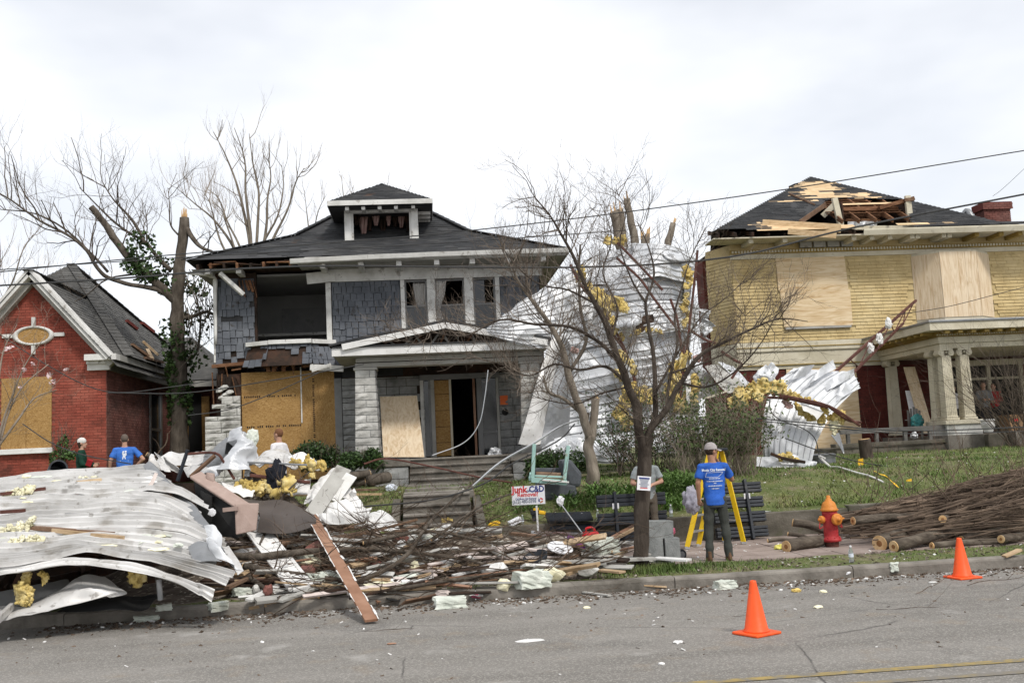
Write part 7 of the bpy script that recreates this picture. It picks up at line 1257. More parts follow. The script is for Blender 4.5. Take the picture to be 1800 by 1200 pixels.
# stepladder
Ld = thing('stepladder', 'yellow fibreglass stepladder behind the man in blue', 'ladder', V((4.95, 17.5, .15))); top = P(1257, 789, 17.6)
ft = [P(1203, 966, 17.3), P(1240, 963, 17.25), P(1300, 962, 17.75), P(1268, 958, 17.9)]; tp_ = [P(1248, 792, 17.55), P(1260, 792, 17.5), P(1268, 792, 17.65), P(1258, 792, 17.7)]
ft = [V((q.x, q.y, .155)) for q in (V((4.42, 17.2, 0)), V((4.72, 17.55, 0)), V((5.52, 17.5, 0)), V((5.30, 17.9, 0)))]
for a, b, nm in ((ft[0], tp_[0], 'rail'), (ft[1], tp_[1], 'rail'), (ft[2], tp_[2], 'rear_rail'), (ft[3], tp_[3], 'rear_rail')): MB().beam(a + V((0, 0, .03)), b, .085, .035, up=(1, 1, 0)).build(nm, 'ladder_yellow', Ld, bevel=.004); MB().box(a + V((0, 0, .02)), (.09, .06, .04)).build('foot', 'alu', Ld)
for k in range(1, 6): t = k / 6; MB().beam(ft[0].lerp(tp_[0], t), ft[1].lerp(tp_[1], t), .08, .03).build('tread', 'alu', Ld)
for k in range(1, 4): t = k / 4; MB().tube([ft[2].lerp(tp_[2], t), ft[3].lerp(tp_[3], t)], .012, 6).build('rear_brace', 'alu', Ld)
MB().box((tp_[0] + tp_[1] + tp_[2] + tp_[3]) / 4 + V((0, 0, .02)), (.34, .26, .05), rotm(0, 0, .5)).build('top_cap', 'black_plastic', Ld, bevel=.01)
def crumple_cloth(name, label, cat, c, r, mat, seed, **k): return clump(name, c, r, mat, amp=.5, fr=1.6, sub=4, seed=seed, rot=0, label=label, cat=cat, smooth=True, **k)
crumple_cloth('hung_shirt', 'crumpled lilac-grey cloth hung on the ladder rail', 'cloth', P(1215, 880, 17.0), (.13, .09, .19), 'cloth_lilac', 5)
# racks of black plastic slats
def rack(label, o, e, nb, bh, gap, L, post, tilt):
    t = thing('slatted_rack', label, 'rack', o, 'black slatted racks'); e = V(e).normalized(); up = V((0, tilt, 1)).normalized(); n = e.cross(up)
    for k in range(nb):
        z = k * (bh + gap)
        for j in range(3): a = o + up * (z + (j + .5) * bh / 3); MB().beam(a, a + e * L, .11, bh / 3 - .014, up=up).build('slat', 'black_plastic', t, bevel=.004)
        MB().beam(o + up * (z + bh / 2) + n * -.03, o + e * L + up * (z + bh / 2) + n * -.03, .012, bh * .96, up=up).build('band', 'black_plastic', t)
    for u in post: a = o + e * (L * u) + n * .045; MB().beam(a - up * .05, a + up * (nb * (bh + gap) - gap + .04), .05, .13, up=n).build('post', 'black_plastic', t, bevel=.005); MB().box(a + up * (nb * (bh + gap) * .68) + n * .03, (.12, .01, .10)).build('tag', 'paper', t)
o = P(1052, 945, 18.2); rack('black slatted rack standing behind the street tree', V((o.x, 18.1, .22)), (1, .02, 0), 3, .23, .10, 1.28, (.26,), .12); o = P(1262, 945, 18.1); rack('black slatted rack leaning on the bank behind the man in blue', V((o.x, 18.15, .2)), (1, .05, 0), 4, .2, .075, .98, (.68,), .28)
# sofa on its end, and the teal chair frame
So = thing('sofa', 'charcoal grey sofa tipped over on the bank', 'sofa', P(985, 880, 19.9)); yb = 19.9
MB().prism([P(944, 845, yb), P(1012, 850, yb), P(1018, 878, yb), P(950, 880, yb)], (0, .55, 0)).build('seat', 'sofa', So, bevel=.06); MB().prism([P(985, 808, yb), P(1003, 806, yb), P(1024, 832, yb), P(1021, 856, yb), P(1000, 856, yb)], (0, .6, 0)).build('arm', 'sofa', So, bevel=.07); MB().prism([P(940, 822, yb + .5), P(990, 822, yb + .5), P(990, 838, yb + .5), P(940, 836, yb + .5)], (0, .15, 0)).build('backrest', 'sofa', So, bevel=.05)
MB().prism([P(960, 879, yb + .02), P(1015, 877, yb + .02), P(1012, 884, yb + .02), P(964, 885, yb + .02)], (0, .5, 0)).build('base', 'black_board', So)
Cf = thing('broken_chair', 'broken pale teal wooden chair frame upside down on the sofa', 'chair', P(960, 850, 19.6)); yc = 19.65
for a, b, w_ in (((936, 845), (939, 780), .07), ((992, 842), (999, 783), .07), ((934, 843), (996, 848), .1), ((940, 836), (990, 838), .04)): MB().beam(P(*a, yc), P(*b, yc), w_, w_).build('leg' if abs(a[0] - b[0]) < 12 else 'rail', 'teal_paint', Cf, bevel=.004)
for y_ in (830, 834, 838): MB().beam(P(942, y_, yc + .08), P(986, y_ + 2, yc + .08), .03, .035).build('slat', 'old_lumber', Cf)
MB().beam(P(953, 843, yc - .06), P(1000, 847, yc - .06), .05, .03).build('rail', 'white_paint', Cf); MB().beam(P(932, 842, yc), P(934, 832, yc + .3), .06, .06).build('rail', 'teal_paint', Cf)
# yard sign
Sg = thing('yard_sign', 'white yard sign offering junk removal on a thin post', 'sign', P(948, 965, 16.9)); ys_ = 16.85; a, b = P(900.5, 888, ys_), P(957, 852, ys_); c0 = (a + b) / 2; w_, h_ = b.x - a.x, b.z - a.z; tl_ = R(.6)
MB().b2((a.x, ys_, a.z), (b.x, ys_ + .008, b.z)).build('board', 'paper', Sg)
MB().beam(P(943, 888, ys_ + .01), P(948, 966, ys_ + .01), .03, .02).build('post', 'white_paint', Sg)
def sgn(txt, cx, cz, size, mt, bold=.0, sx=1): v, f = textmesh(txt, size, bold); m = MB(); m.v = [(a.x + w_ * cx + x * sx, ys_ - .002, a.z + h_ * cz + z) for x, z, _ in v]; m.f = f; m.build('lettering', mt, Sg)
sgn('Junk', .235, .66, .155, 'print_red', .006, .92); sgn('or', .5, .66, .07, 'print_blue', .002); sgn('C&D', .755, .66, .145, 'print_blue', .005, .86); sgn('Removal?', .48, .44, .098, 'print_red', .003, .95); sgn('Call Music City Removal', .42, .275, .048, 'print_blue', .001, .75); sgn('(615) 480-0398', .37, .09, .082, 'print_grey', .003, .78)
for k, mt in enumerate(('print_red', 'print_blue', 'print_orange')):
    m = MB(); cx_, cz_ = a.x + w_ * .865, a.z + h_ * .2; rows = [[(cx_ + r_ * math.cos(t), ys_ - .002, cz_ + r_ * math.sin(t)) for r_ in (.018, .042)] for t in [k * 2.09 + .2 + i * .21 for i in range(9)]]; m.grid(rows).build('emblem', mt, Sg)
# paper notice on the tree
m = MB(); a, b = P(1121, 862, 14.78), P(1143, 836, 14.78); nt = MB().box((a + b) / 2, (b.x - a.x, .006, b.z - a.z), rotm(0, R(7), 0)).build('paper_notice', 'paper', label='white printed notice fixed to the trunk of the street tree', cat='notice')
c0 = (a + b) / 2; mt_ = rotm(0, R(7), 0)
for k in range(9):
    w_ = (b.x - a.x) * U(.5, .8); z = lerp(.36, -.34, k / 8) * (b.z - a.z); MB().box(c0 + mt_ @ V((0, -.004, z)), (w_, .002, .012 if k else .02), mt_).build('print_line', 'print_red' if k == 8 else 'print_blue' if k == 0 else 'print_grey', nt)
# bottles and small goods
def bottle(label, q, s=1):
    t = thing('water_bottle', label, 'bottle', q, 'plastic water bottles'); MB().lathe(q, [(.03 * s, 0), (.033 * s, .01 * s), (.033 * s, .07 * s), (.030 * s, .09 * s), (.033 * s, .11 * s), (.032 * s, .15 * s), (.014 * s, .195 * s), (.014 * s, .21 * s)], 14).build('body', 'bottle', t, smooth=True); MB().lathe(q + V((0, 0, .21 * s)), [(.016 * s, 0), (.016 * s, .02 * s)], 10).build('cap', 'paper', t); MB().lathe(q + V((0, 0, .075 * s)), [(.034 * s, 0), (.034 * s, .045 * s)], 14).build('label_band', 'print_white', t)
q = G(1497, 988, .13); bottle('clear water bottle on the verge beside the hydrant', q, 1.05); q = P(1180, 910, 18.65); q.z = .61; bottle('clear water bottle on the retaining wall by the ladder', q, 1); q = P(1051, 912, 18.7); q.z = .61; bottle('clear water bottle on the retaining wall beside the black mats', q, .9); q = P(919, 922, 18.7); q.z = .61; bottle('clear water bottle on the wall below the yard sign', q, .8)
q = P(1038, 940, 17.2); gc = thing('fuel_can', 'bright red plastic fuel can among the debris', 'fuel can', q); MB().box(q, (.28, .2, .13)).build('body', 'plastic_red', gc, bevel=.045); MB().tube(crom([q + V((-.08, 0, .06)), q + V((-.06, 0, .12)), q + V((.05, 0, .12)), q + V((.08, 0, .06))], 10), .02, 8).build('handle', 'plastic_red', gc, smooth=True); MB().lathe(q + V((-.115, 0, .06)), [(.03, 0), (.03, .035), (.02, .04)], 12).build('cap', 'black_plastic', gc)
# porch belongings
q = P(1738, 759, 28.75); q.z = 1.862; MB().lathe(q, [(.10, 0), (.13, .015), (.12, .03), (.17, .12), (.205, .24), (.205, .31), (.185, .34), (.215, .36), (.215, .40), (.18, .40), (.17, .34)], 28).build('flower_pot', 'white_paint', label='round white flower pot on the porch step wall', cat='flower pot', smooth=True)
q = P(1780, 755, 31.0); q.z = 1.845; bx_ = thing('cardboard_box', 'brown cardboard box on the floor of the columned porch', 'box', q); MB().box(q + V((0, 0, .28)), (.6, .45, .55), rotm(0, 0, .2)).build('carton', 'cardboard', bx_); MB().box(q + V((0, -.24, .38)), (.14, .01, .08), rotm(0, 0, .2)).build('sticker', 'print_red', bx_)
MB().beam(P(1598, 645, 32.6), P(1632, 762, 31.6), .4, .03, up=(0, 1, .3)).build('leaning_board', 'plywood_upright', label='narrow plywood board leaning inside the columned porch', cat='board'); MB().beam(P(1600, 687, 32.4), P(1612, 745, 31.9), .35, .02, up=(0, 1, .3)).build('propped_sheet', 'paper', label='white panel leaning behind the porch chair', cat='panel')
Ac = thing('porch_chair', 'grey wooden slatted garden chair on the terrace', 'chair', P(1608, 765, 30.6)); yq = 30.6
for k in range(5): x = 1596 + k * 5; MB().beam(P(x + 2, 752, yq), P(x, 715 + abs(k - 2) * 3, yq + .25), .07, .02, up=(0, 1, 0)).build('back_slat', 'weathered', Ac)
MB().beam(P(1592, 752, yq - .1), P(1622, 752, yq - .1), .5, .03).build('seat', 'weathered', Ac)
for x in (1593, 1621): MB().beam(P(x, 752, yq - .3), P(x, 772, yq - .3), .06, .06).build('leg', 'weathered', Ac); MB().beam(P(x, 738, yq - .35), P(x, 738, yq + .15), .08, .025).build('arm', 'weathered', Ac)
crumple_cloth('teal_bag', 'teal bag slumped on the garden chair', 'bag', P(1613, 740, yq - .2), (.2, .12, .2), 'teal_bag', 8); clump('silver_bundle', P(1607, 765, 30.0), (.12, .1, .1), 'galv', amp=.4, seed=6, rot=0, label='crumpled silver bundle under the garden chair', cat='bundle')
# leaning plywood on the grey porch
MB().prism([P(668, 697, 25.9), P(733, 695, 25.9), P(746, 803, 25.1), P(674, 803, 25.1)], (0, -.02, 0)).build('leaning_plywood', 'plywood_upright', label='plywood sheet leaning against the wall on the stone porch', cat='plywood')
clump('porch_clutter', P(870, 796, 25.6), (.15, .12, .14), 'galv', amp=.5, seed=11, rot=0, label='small silver clutter beside the open doorway', cat='clutter')
# survey flags, hose, tape, stump, pipe
for px, py, lb in ((1512, 812, 'small orange-yellow survey flag beside the leaning stump'), (1597, 848, 'small orange-yellow survey flag on the bank above the brushwood')):
    q = P(px, py, 22.6 if px < 1550 else 19.9); t = thing('survey_flag', lb, 'flag', V((q.x, q.y, gz(q.x, q.y))), 'survey flags'); MB().beam(V((q.x, q.y, gz(q.x, q.y))), q, .008, .008).build('wire', 'alu', t); sheet('flag', [[(px - 4, py - 5, q.y), (px + 5, py - 7, q.y)], [(px - 4, py + 6, q.y), (px + 6, py + 5, q.y)]], 'flag_yellow', t, 6, 6, crum=(.01, 5))
def ground_line(pts, z=.02): return [V((q.x, q.y, gz(q.x, q.y) + z)) for q in pts]
MB().tube(ground_line(crom([P(1464, 832, 22.0), P(1480, 838, 21.5), P(1510, 855, 20.7), P(1555, 874, 19.9)], 16), .03), .022, 6).build('white_pipe', 'white_paint', label='thin white pipe lying on the lawn', cat='pipe'); MB().tube(crom([P(1450, 805, 22.8), P(1440, 802, 23.2), P(1470, 830, 22.3)], 8), .025, 6).build('bent_pipe', 'white_paint', label='short bent white pipe at the foot of the metal fan', cat='pipe')
m = MB(); c = ground_line(crom([P(1538, 842, 20.8), P(1552, 855, 20.4), P(1568, 868, 20.0), P(1582, 880, 19.5)], 14)); rows = [[q + V((-.018, 0, .012 + .012 * math.sin(i))), q + V((.018, .02, .012 + .012 * math.cos(i)))] for i, q in enumerate(c)]; m.grid(rows).build('caution_tape', 'flag_yellow', label='yellow tape trailing down the bank', cat='tape')
q0, q1 = P(1527, 818, 25.0), P(1519, 772, 25.0); sp_ = thing('leaning_stump', 'cut log standing tilted on the lawn by the terrace', 'stump', q0); m = MB(); limb(m, [q0 - V((0, 0, .1)), q0.lerp(q1, .5), q1], .17, .15, 10, 14, .03); m.build('log', 'bark_dark', sp_, smooth=True); MB().lathe(q1, [(.145, -.01), (.14, .012), (.0, .014)], 14, (q1 - q0).to_track_quat('Z', 'Y').to_matrix()).build('cut_face', 'cut_wood', sp_); clump('fallen_log', P(1755, 800, 27.0), (.25, .2, .2), 'bark_dark', amp=.25, seed=4, rot=0, label='dark stump end beside the porch steps', cat='stump')
# ------------------------------------------------------------------ overhead and fallen cables
def cable(label, l, Y0, Y1, r=.012, sag=0, name='cable', mat='cable'):
    n = len(l); c = crom([P(x, y, lerp(Y0, Y1, i / (n - 1))) for i, (x, y) in enumerate(l)], 24); MB().tube(c, r, 5).build(name, mat, label=label, cat='cable')
cable('thin overhead cable rising from behind the cottage to the upper right sky', [(-60, 484), (300, 448), (800, 408), (1300, 345), (1860, 255)], 19, 17, .011); cable('overhead cable passing just under the first across the shingled roof', [(-60, 478), (330, 452), (760, 428), (1100, 405)], 19.5, 20, .010); cable('heavier overhead cable crossing the torn eave and the yellow house', [(-60, 505), (200, 490), (520, 468), (1000, 470), (1280, 452), (1500, 400), (1860, 330)], 18, 16, .017)
cable('slack cable crossing low before the boarded windows', [(190, 690), (330, 690), (480, 668), (640, 640)], 22, 22.5, .012); cable('slack dark cable hanging in front of the brick cottage', [(-40, 560), (80, 640), (187, 688), (300, 680), (372, 668)], 23, 24, .012); cable('dark cable sloping past the stone corner', [(330, 730), (400, 720), (470, 695), (560, 655)], 21, 22, .011); cable('low dark cable strung in front of the columned porch', [(1330, 735), (1440, 745), (1600, 757), (1860, 748)], 20.5, 22, .014); cable('second low cable just under the other near the porch', [(1340, 740), (1500, 755), (1620, 762), (1860, 756)], 20.8, 22.2, .011); cable('fallen cable lying along the lawn behind the brushwood', [(1380, 770), (1450, 795), (1530, 815), (1660, 828), (1860, 826)], 22.5, 21, .013); cable('loop of cable hanging over the metal fan', [(1352, 700), (1355, 722), (1372, 738), (1410, 752), (1432, 770), (1440, 800)], 22.9, 22.8, .013)
cable('dark fallen cable running from the heap across the porch steps', [(640, 890), (760, 878), (850, 850), (900, 815), (980, 775), (1010, 745)], 18.5, 20.5, .016); cable('pale bent conduit reaching from the steps to the draped metal', [(830, 855), (880, 812), (940, 778), (980, 752), (1010, 740), (1060, 725)], 19.3, 21.5, .022, mat='alu'); cable('white hanging wire loop in front of the open doorway', [(858, 650), (852, 700), (842, 745), (815, 778), (760, 800)], 22, 22, .012, mat='alu'); cable('brown conduit lying across the porch steps', [(640, 815), (680, 806), (760, 820), (840, 838), (900, 848)], 20.2, 20.6, .018, mat='rust_steel'); cable('cable drooping from the cottage wall to the heap', [(40, 745), (90, 778), (150, 800), (230, 815)], 23, 21, .012)
cable('thin cable from the porch roof corner into the sky', [(1560, 555), (1660, 540), (1760, 515), (1860, 490)], 26, 24, .009)
cable('white vertical wire thin against the sky by the chimney', [(1745, 345), (1770, 325), (1860, 240)], 30, 28, .006)
# ------------------------------------------------------------------ debris
def mound(x, y):
    g = lambda cx, cy, sx, sy: math.exp(-((x - cx) / sx) ** 2 - ((y - cy) / sy) ** 2)
    h_ = .50 * g(-1.6, 16.2, 1.9, 1.3) + .30 * g(1.2, 15.7, 1.6, .9) + 1.15 * g(-3.7, 17.6, 1.2, 1.1) + .75 * g(-2.4, 17.5, 1.0, .8) + .25 * g(.2, 16.4, 1.6, 1.2) + .22 * g(2.2, 15.6, .7, .6)
    return max(0, h_ - .03) * (1 + .35 * nse((x, y, 7), 1.6) + .18 * nse((x, y, 7), 4.5)) if KY + .1 < y < 19.5 else 0
def hit(px, py, up=0.0):                              # where the line of sight meets heap or ground
    d = ray(px, py).normalized(); t = 9.0
    while t < 45:
        q = CAM + d * t
        if q.z <= (gz(q.x, q.y) if q.y > KY else rz_(q.y)) + mound(q.x, q.y): return q + V((0, 0, up))
        t += .04
    return CAM + d * 20
m = MB(); m.grid([[(x, y, max(gz(x, min(y, 18.5)), .1) + mound(x, y) - .02) for x in np.arange(-6.4, 3.4, .12)] for y in np.arange(KY + .05, 19.3, .12)]); m.build('rubble', 'rubble', kind='stuff', label='dark mound of dirt and splinters under the debris', cat='rubble', smooth=True)
def heap_plank(label, a, b, w_, th, mat, name='plank', group=None, cat='plank', up=(0, 0, 1), roll=0):
    a, b = V(a), V(b); t = (b - a).normalized(); u = V(up)
    if roll: u = Matrix.Rotation(roll, 3, t) @ u
    return MB().beam(a, b, w_, th, up=u).build(name, mat, label=label, cat=cat, group=group, bevel=.003)
# the long boards that stand out
b0, b1 = P(547, 905, 16.3), G(653, 1090, .02); bd = thing('long_board', 'long brown board sloping from the heap down onto the road', 'board', b1); MB().beam(b0, b1, .16, .03).build('plank', 'brown_board', bd)
for sx in (-.085, .085):
    n = V((1, 0, 0)) * sx; pts = [b0.lerp(b1, i / 30) + n + V((U(-.008, .008), 0, .018)) for i in range(31)]; mm = MB()
    for i in range(30):
        if U(0, 1) < (.85 if sx < 0 else .6): mm.beam(pts[i], pts[i + 1], U(.012, .03), .006)
    mm.build('chipped_paint', 'white_paint', bd, kind='stuff')
heap_plank('short brown board end lying in the gutter beside the long board', hit(646, 1040, .06), hit(672, 1064, .05), .16, .03, 'brown_board', cat='board')
dr = thing('shutter', 'white louvred shutter lying tilted on the heap', 'shutter', hit(490, 1000)); a, b = hit(432, 938, .30), hit(530, 1048, .12); t = (b - a).normalized(); sd_ = t.cross(V((0, -.35, 1))).normalized(); nn = sd_.cross(t)
for s_ in (-1, 1): MB().beam(a + sd_ * s_ * .15, b + sd_ * s_ * .15, .05, .035, up=nn).build('stile', 'white_paint', dr)
for u in (0, .5, 1): MB().beam(a.lerp(b, u) - sd_ * .12, a.lerp(b, u) + sd_ * .12, .07, .034, up=nn).build('rail', 'white_paint', dr)
for k in range(34): c = a.lerp(b, .03 + .94 * k / 33); MB().beam(c - sd_ * .125, c + sd_ * .125, .05, .008, up=(nn + t * .5)).build('slat', 'white_paint', dr)
for lb, p, q, w_, th, mt in (('white painted strip at the foot of the shutter', (508, 1040), (550, 1050), .08, .03, 'white_paint'), ('pale new plank lying level across the heap', (500, 880), (668, 877), .10, .045, 'roof_board'), ('dark plank just above the pale one', (505, 872), (662, 869), .06, .04, 'old_lumber'), ('weathered white plank left of the shutter', (405, 932), (482, 944), .12, .05, 'soffit'), ('long weathered white plank behind the brown board', (500, 942), (712, 930), .07, .05, 'soffit'), ('whitewashed plank crossing behind the long board', (495, 950), (600, 965), .16, .04, 'white_trim'), ('brown timber propped up against the street tree', (958, 1024), (1118, 932), .09, .05, 'brown_board'), ('second brown timber just below the propped one', (970, 1018), (1160, 915), .05, .05, 'lumber'), ('white pipe-like batten pointing at the tree foot', (990, 1008), (1116, 970), .05, .04, 'white_paint'), ('thin tan batten under the white batten', (998, 1022), (1102, 980), .05, .04, 'lumber'), ('short tan board on the verge in front of the battens', (1056, 1014), (1095, 1018), .14, .03, 'lumber'), ('white shelf board lying on the grass beside the tree', (1153, 992), (1212, 996), .2, .03, 'white_paint'), ('tan plank in the gutter under the branches', (438, 1072), (562, 1050), .10, .04, 'lumber'), ('grey metal rail lying behind the heap', (937, 946), (1050, 949), .05, .04, 'alu'), ('second metal rail below the grey one', (937, 950), (1040, 956), .04, .03, 'alu'), ('old board sticking out below the sheeting', (700, 945), (760, 925), .1, .04, 'old_lumber'), ('white board under the purple box', (885, 990), (1000, 960), .08, .03, 'soffit'), ('pale plank by the gutter near the far cone', (1766, 990), (1794, 978), .12, .03, 'lumber'), ('tan splinter of wood in the gutter', (1132, 1032), (1172, 1035), .05, .02, 'lumber'), ('grey splintered lath lying in the road', (1026, 1044), (1072, 1050), .06, .02, 'soffit')):
    heap_plank(lb, hit(*p, .10 if p[1] < 1025 else .03), hit(*q, .10 if q[1] < 1025 else .03), w_, th, mt)
wp = heap_plank('broad whitewashed board standing out of the heap beside the sheeting', P(605, 822, 17.1), P(548, 905, 16.3), .26, .03, 'soffit', up=(0, -1, .4), cat='board'); heap_plank('narrow whitewashed board beside the broad one', P(618, 835, 17.0), P(585, 880, 16.6), .2, .03, 'white_trim', up=(0, -1, .4), cat='board')
POLY = [(400, 940), (480, 895), (560, 900), (690, 925), (840, 945), (1000, 958), (1105, 950), (1105, 1005), (905, 1040), (640, 1062), (450, 1062), (400, 1015)]
CN = {'old_lumber': 'weathered brown', 'lumber': 'tan', 'soffit': 'dingy off-white', 'white_trim': 'flaking white', 'brown_board': 'smooth brown', 'charred': 'blackened', 'drywall': 'pinkish white', 'foam': 'pale green', 'stone': 'grey', 'pale_insulation': 'cream', 'white_paint': 'white', 'pink_insulation': 'pink', 'brick_worn': 'reddish', 'galv': 'silver', 'brown_sheet': 'dull brown', 'black_board': 'black'}
def spot(px, py):
    a = 'beside the shutter' if px < 520 else 'near the long sloping board' if px < 680 else 'below the garden steps' if px < 850 else 'below the yard sign' if px < 970 else 'by the propped timbers'
    return a + (', low by the kerb' if py > 1000 else ', far up the heap' if py < 955 else '')
CN = {'old_lumber': 'weathered brown', 'lumber': 'tan', 'soffit': 'dingy off-white', 'white_trim': 'flaking white', 'brown_board': 'smooth brown', 'charred': 'blackened', 'drywall': 'pinkish white', 'foam': 'pale green', 'stone': 'grey', 'pale_insulation': 'cream', 'white_paint': 'white', 'pink_insulation': 'pink', 'brick_worn': 'reddish', 'galv': 'silver', 'brown_sheet': 'dull brown', 'black_board': 'black'}
def spot(px, py):
    a = 'beside the shutter' if px < 520 else 'near the long sloping board' if px < 680 else 'below the garden steps' if px < 850 else 'below the yard sign' if px < 970 else 'by the propped timbers'
    return a + (', low by the kerb' if py > 1000 else ', far up the heap' if py < 955 else '')
CN = {'old_lumber': 'weathered brown', 'lumber': 'tan', 'soffit': 'dingy off-white', 'white_trim': 'flaking white', 'brown_board': 'smooth brown', 'charred': 'blackened', 'drywall': 'pinkish white', 'foam': 'pale green', 'stone': 'grey', 'pale_insulation': 'cream', 'white_paint': 'white', 'pink_insulation': 'pink', 'brick_worn': 'reddish', 'galv': 'silver', 'brown_sheet': 'dull brown', 'black_board': 'black'}
def spot(px, py):
    a = 'beside the shutter' if px < 520 else 'near the long sloping board' if px < 680 else 'below the garden steps' if px < 850 else 'below the yard sign' if px < 970 else 'by the propped timbers'
    return a + (', low by the kerb' if py > 1000 else ', far up the heap' if py < 955 else '')
def inp():
    while True:
        x, y = U(400, 1110), U(890, 1065)
        if in_poly(x, y, POLY): return x, y
MT = ['old_lumber', 'lumber', 'soffit', 'white_trim', 'old_lumber', 'drywall', 'brown_board', 'soffit', 'white_paint', 'lumber', 'charred']
for k in range(150):
    pp = inp(); q = hit(*pp, U(.0, .16)); a = random.gauss(0, .55); L = U(.35, 1.6); d = V((math.cos(a), math.sin(a), U(-.18, .18))) * L / 2
    heap_plank(('short ' if L < .7 else 'long ' if L > 1.2 else '') + CN[MT[k % len(MT)]] + ' splintered plank ' + spot(*pp), q - d, q + d, U(.04, .14), U(.018, .045), MT[k % len(MT)], group='planks in the kerbside heap', roll=U(-.7, .7))
for k in range(60):
    pp = inp(); mk = ['foam', 'drywall', 'stone', 'pale_insulation', 'white_paint', 'drywall', 'brick_worn', 'stone'][k % 8]; q = hit(*pp, U(.02, .12)); clump('rubble_chunk', q, (U(.05, .22), U(.04, .14), U(.03, .1)), mk, amp=.35, fr=1.4, sub=2, seed=k * 2.1, label=CN[mk] + ' lump of rubble ' + spot(*pp), cat='rubble', group='lumps in the kerbside heap')
for k in range(16):
    px, py = inp(); s_ = U(8, 26); q = hit(px, py, .1); sheet('torn_scrap', [[(px - s_, py - s_ * .3, q.y + .1), (px + s_, py - s_ * .4, q.y + .1)], [(px - s_ * .8, py + s_ * .4, q.y - .1), (px + s_, py + s_ * .3, q.y - .1)]], ['galv', 'white_paint', 'brown_sheet', 'black_board'][k % 4], None, 10, 8, crum=(.07, 2.5), ragged=.04, seed=k * 5, label=CN[['galv', 'white_paint', 'brown_sheet', 'black_board'][k % 4]] + ' torn scrap ' + spot(px, py), cat='scrap', group='scraps in the kerbside heap')
# foam blocks that stand out, on the heap and in the gutter
def foam(label, x0, x1, y0, y1, seed, mat='foam', h_=None):
    q = hit((x0 + x1) / 2, y1 - 2); w_ = (x1 - x0) / FPX * (q - CAM).dot(FW); h_ = (y1 - y0) / FPX * (q - CAM).dot(FW) * .8; m = MB(); bm = bmesh.new(); bmesh.ops.create_cube(bm, size=1); bmesh.ops.subdivide_edges(bm, edges=bm.edges, cuts=5, use_grid_fill=True)
    for v in bm.verts:
        c = v.co; n = c.normalized(); s_ = 1 + .24 * nse(c * 1.9, 1, seed * 9) + .2 * nse(c * 5.5, 1, seed * 9); m.v.append(tuple(q + Matrix.Rotation(seed, 3, 'Z') @ V((c.x * w_ * s_ * .9, c.y * w_ * .6 * s_, (c.z * s_ + .45) * h_))))
    m.f = [[v.index for v in f.verts] for f in bm.faces]; bm.free(); return m.build('foam_block', mat, label=label, cat='foam block')
for a in (('large pale green foam chunk lying on the kerb', 905, 966, 998, 1032, .3), ('pale foam slab lying behind the propped timber', 1022, 1092, 942, 972, .7), ('grey-green foam block in the gutter below the long board', 763, 822, 1046, 1069, .1), ('small foam block at the edge of the collapsed roof', 368, 402, 1056, 1073, .5), ('cream foam block in the gutter near the lone cone', 1256, 1294, 1018, 1036, .2), ('white plaster lump on the kerb before the logs', 1562, 1584, 987, 1004, 1.1), ('grey-white foam chunk beside the shutter', 522, 552, 962, 992, .9), ('foam chunk lying on the collapsed roof edge', 275, 302, 1062, 1074, .4), ('pale foam lump in the road by the collapsed roof', 236, 280, 1080, 1092, .2), ('round grey-green lump among the branches', 545, 600, 1000, 1032, .8), ('plaster lump under the branches near the gutter', 408, 440, 1030, 1046, .6)): foam(*a)
# furniture
BK = thing('broken_bench', 'overturned black cabinet edged with tan vinyl padding', 'cabinet', P(400, 950, 15.6)); yf = 15.7
MB().prism([P(340, 838, yf + .5), P(415, 892, yf), P(418, 945, yf - .2), P(352, 940, yf + .3)], (0, .35, 0)).build('side', 'black_board', BK); MB().beam(P(343, 834, yf + .45), P(432, 893, yf - .1), .22, .05, up=(0, -.5, 1)).build('padding', 'tan_vinyl', BK, bevel=.02); MB().prism([P(412, 884, yf - .25), P(455, 884, yf - .15), P(450, 932, yf - .3), P(414, 940, yf - .35)], (0, .06, 0)).build('padding', 'tan_vinyl', BK, bevel=.02); MB().prism([P(362, 830, yf + .35), P(376, 832, yf + .35), P(376, 848, yf + .3), P(362, 842, yf + .35)], (0, .1, 0)).build('padding', 'tan_vinyl', BK, bevel=.02); MB().beam(P(392, 896, yf - .3), P(418, 893, yf - .3), .05, .06).build('peg', 'tan_vinyl', BK); clump('torn_label', P(373, 900, yf - .12), (.055, .012, .06), 'paper', BK, amp=.3, seed=2, rot=0); MB().prism([P(352, 862, yf + .2), P(372, 872, yf + .1), P(372, 940, yf), P(352, 935, yf + .2)], (0, .1, 0)).build('side', 'black_board', BK)
sheet('bent_hardboard', [[(418, 876, 16.6), (460, 880, 16.5), (500, 880, 16.5), (552, 905, 16.2)], [(455, 898, 16.0), (490, 905, 15.9), (520, 910, 15.9), (556, 915, 15.9)], [(452, 935, 15.8), (490, 938, 15.7), (520, 935, 15.7), (552, 925, 15.8)]], 'brown_sheet', None, 20, 16, crum=None, solid=.012, label='bent sheet of dark brown hardboard sagging over the heap', cat='hardboard')
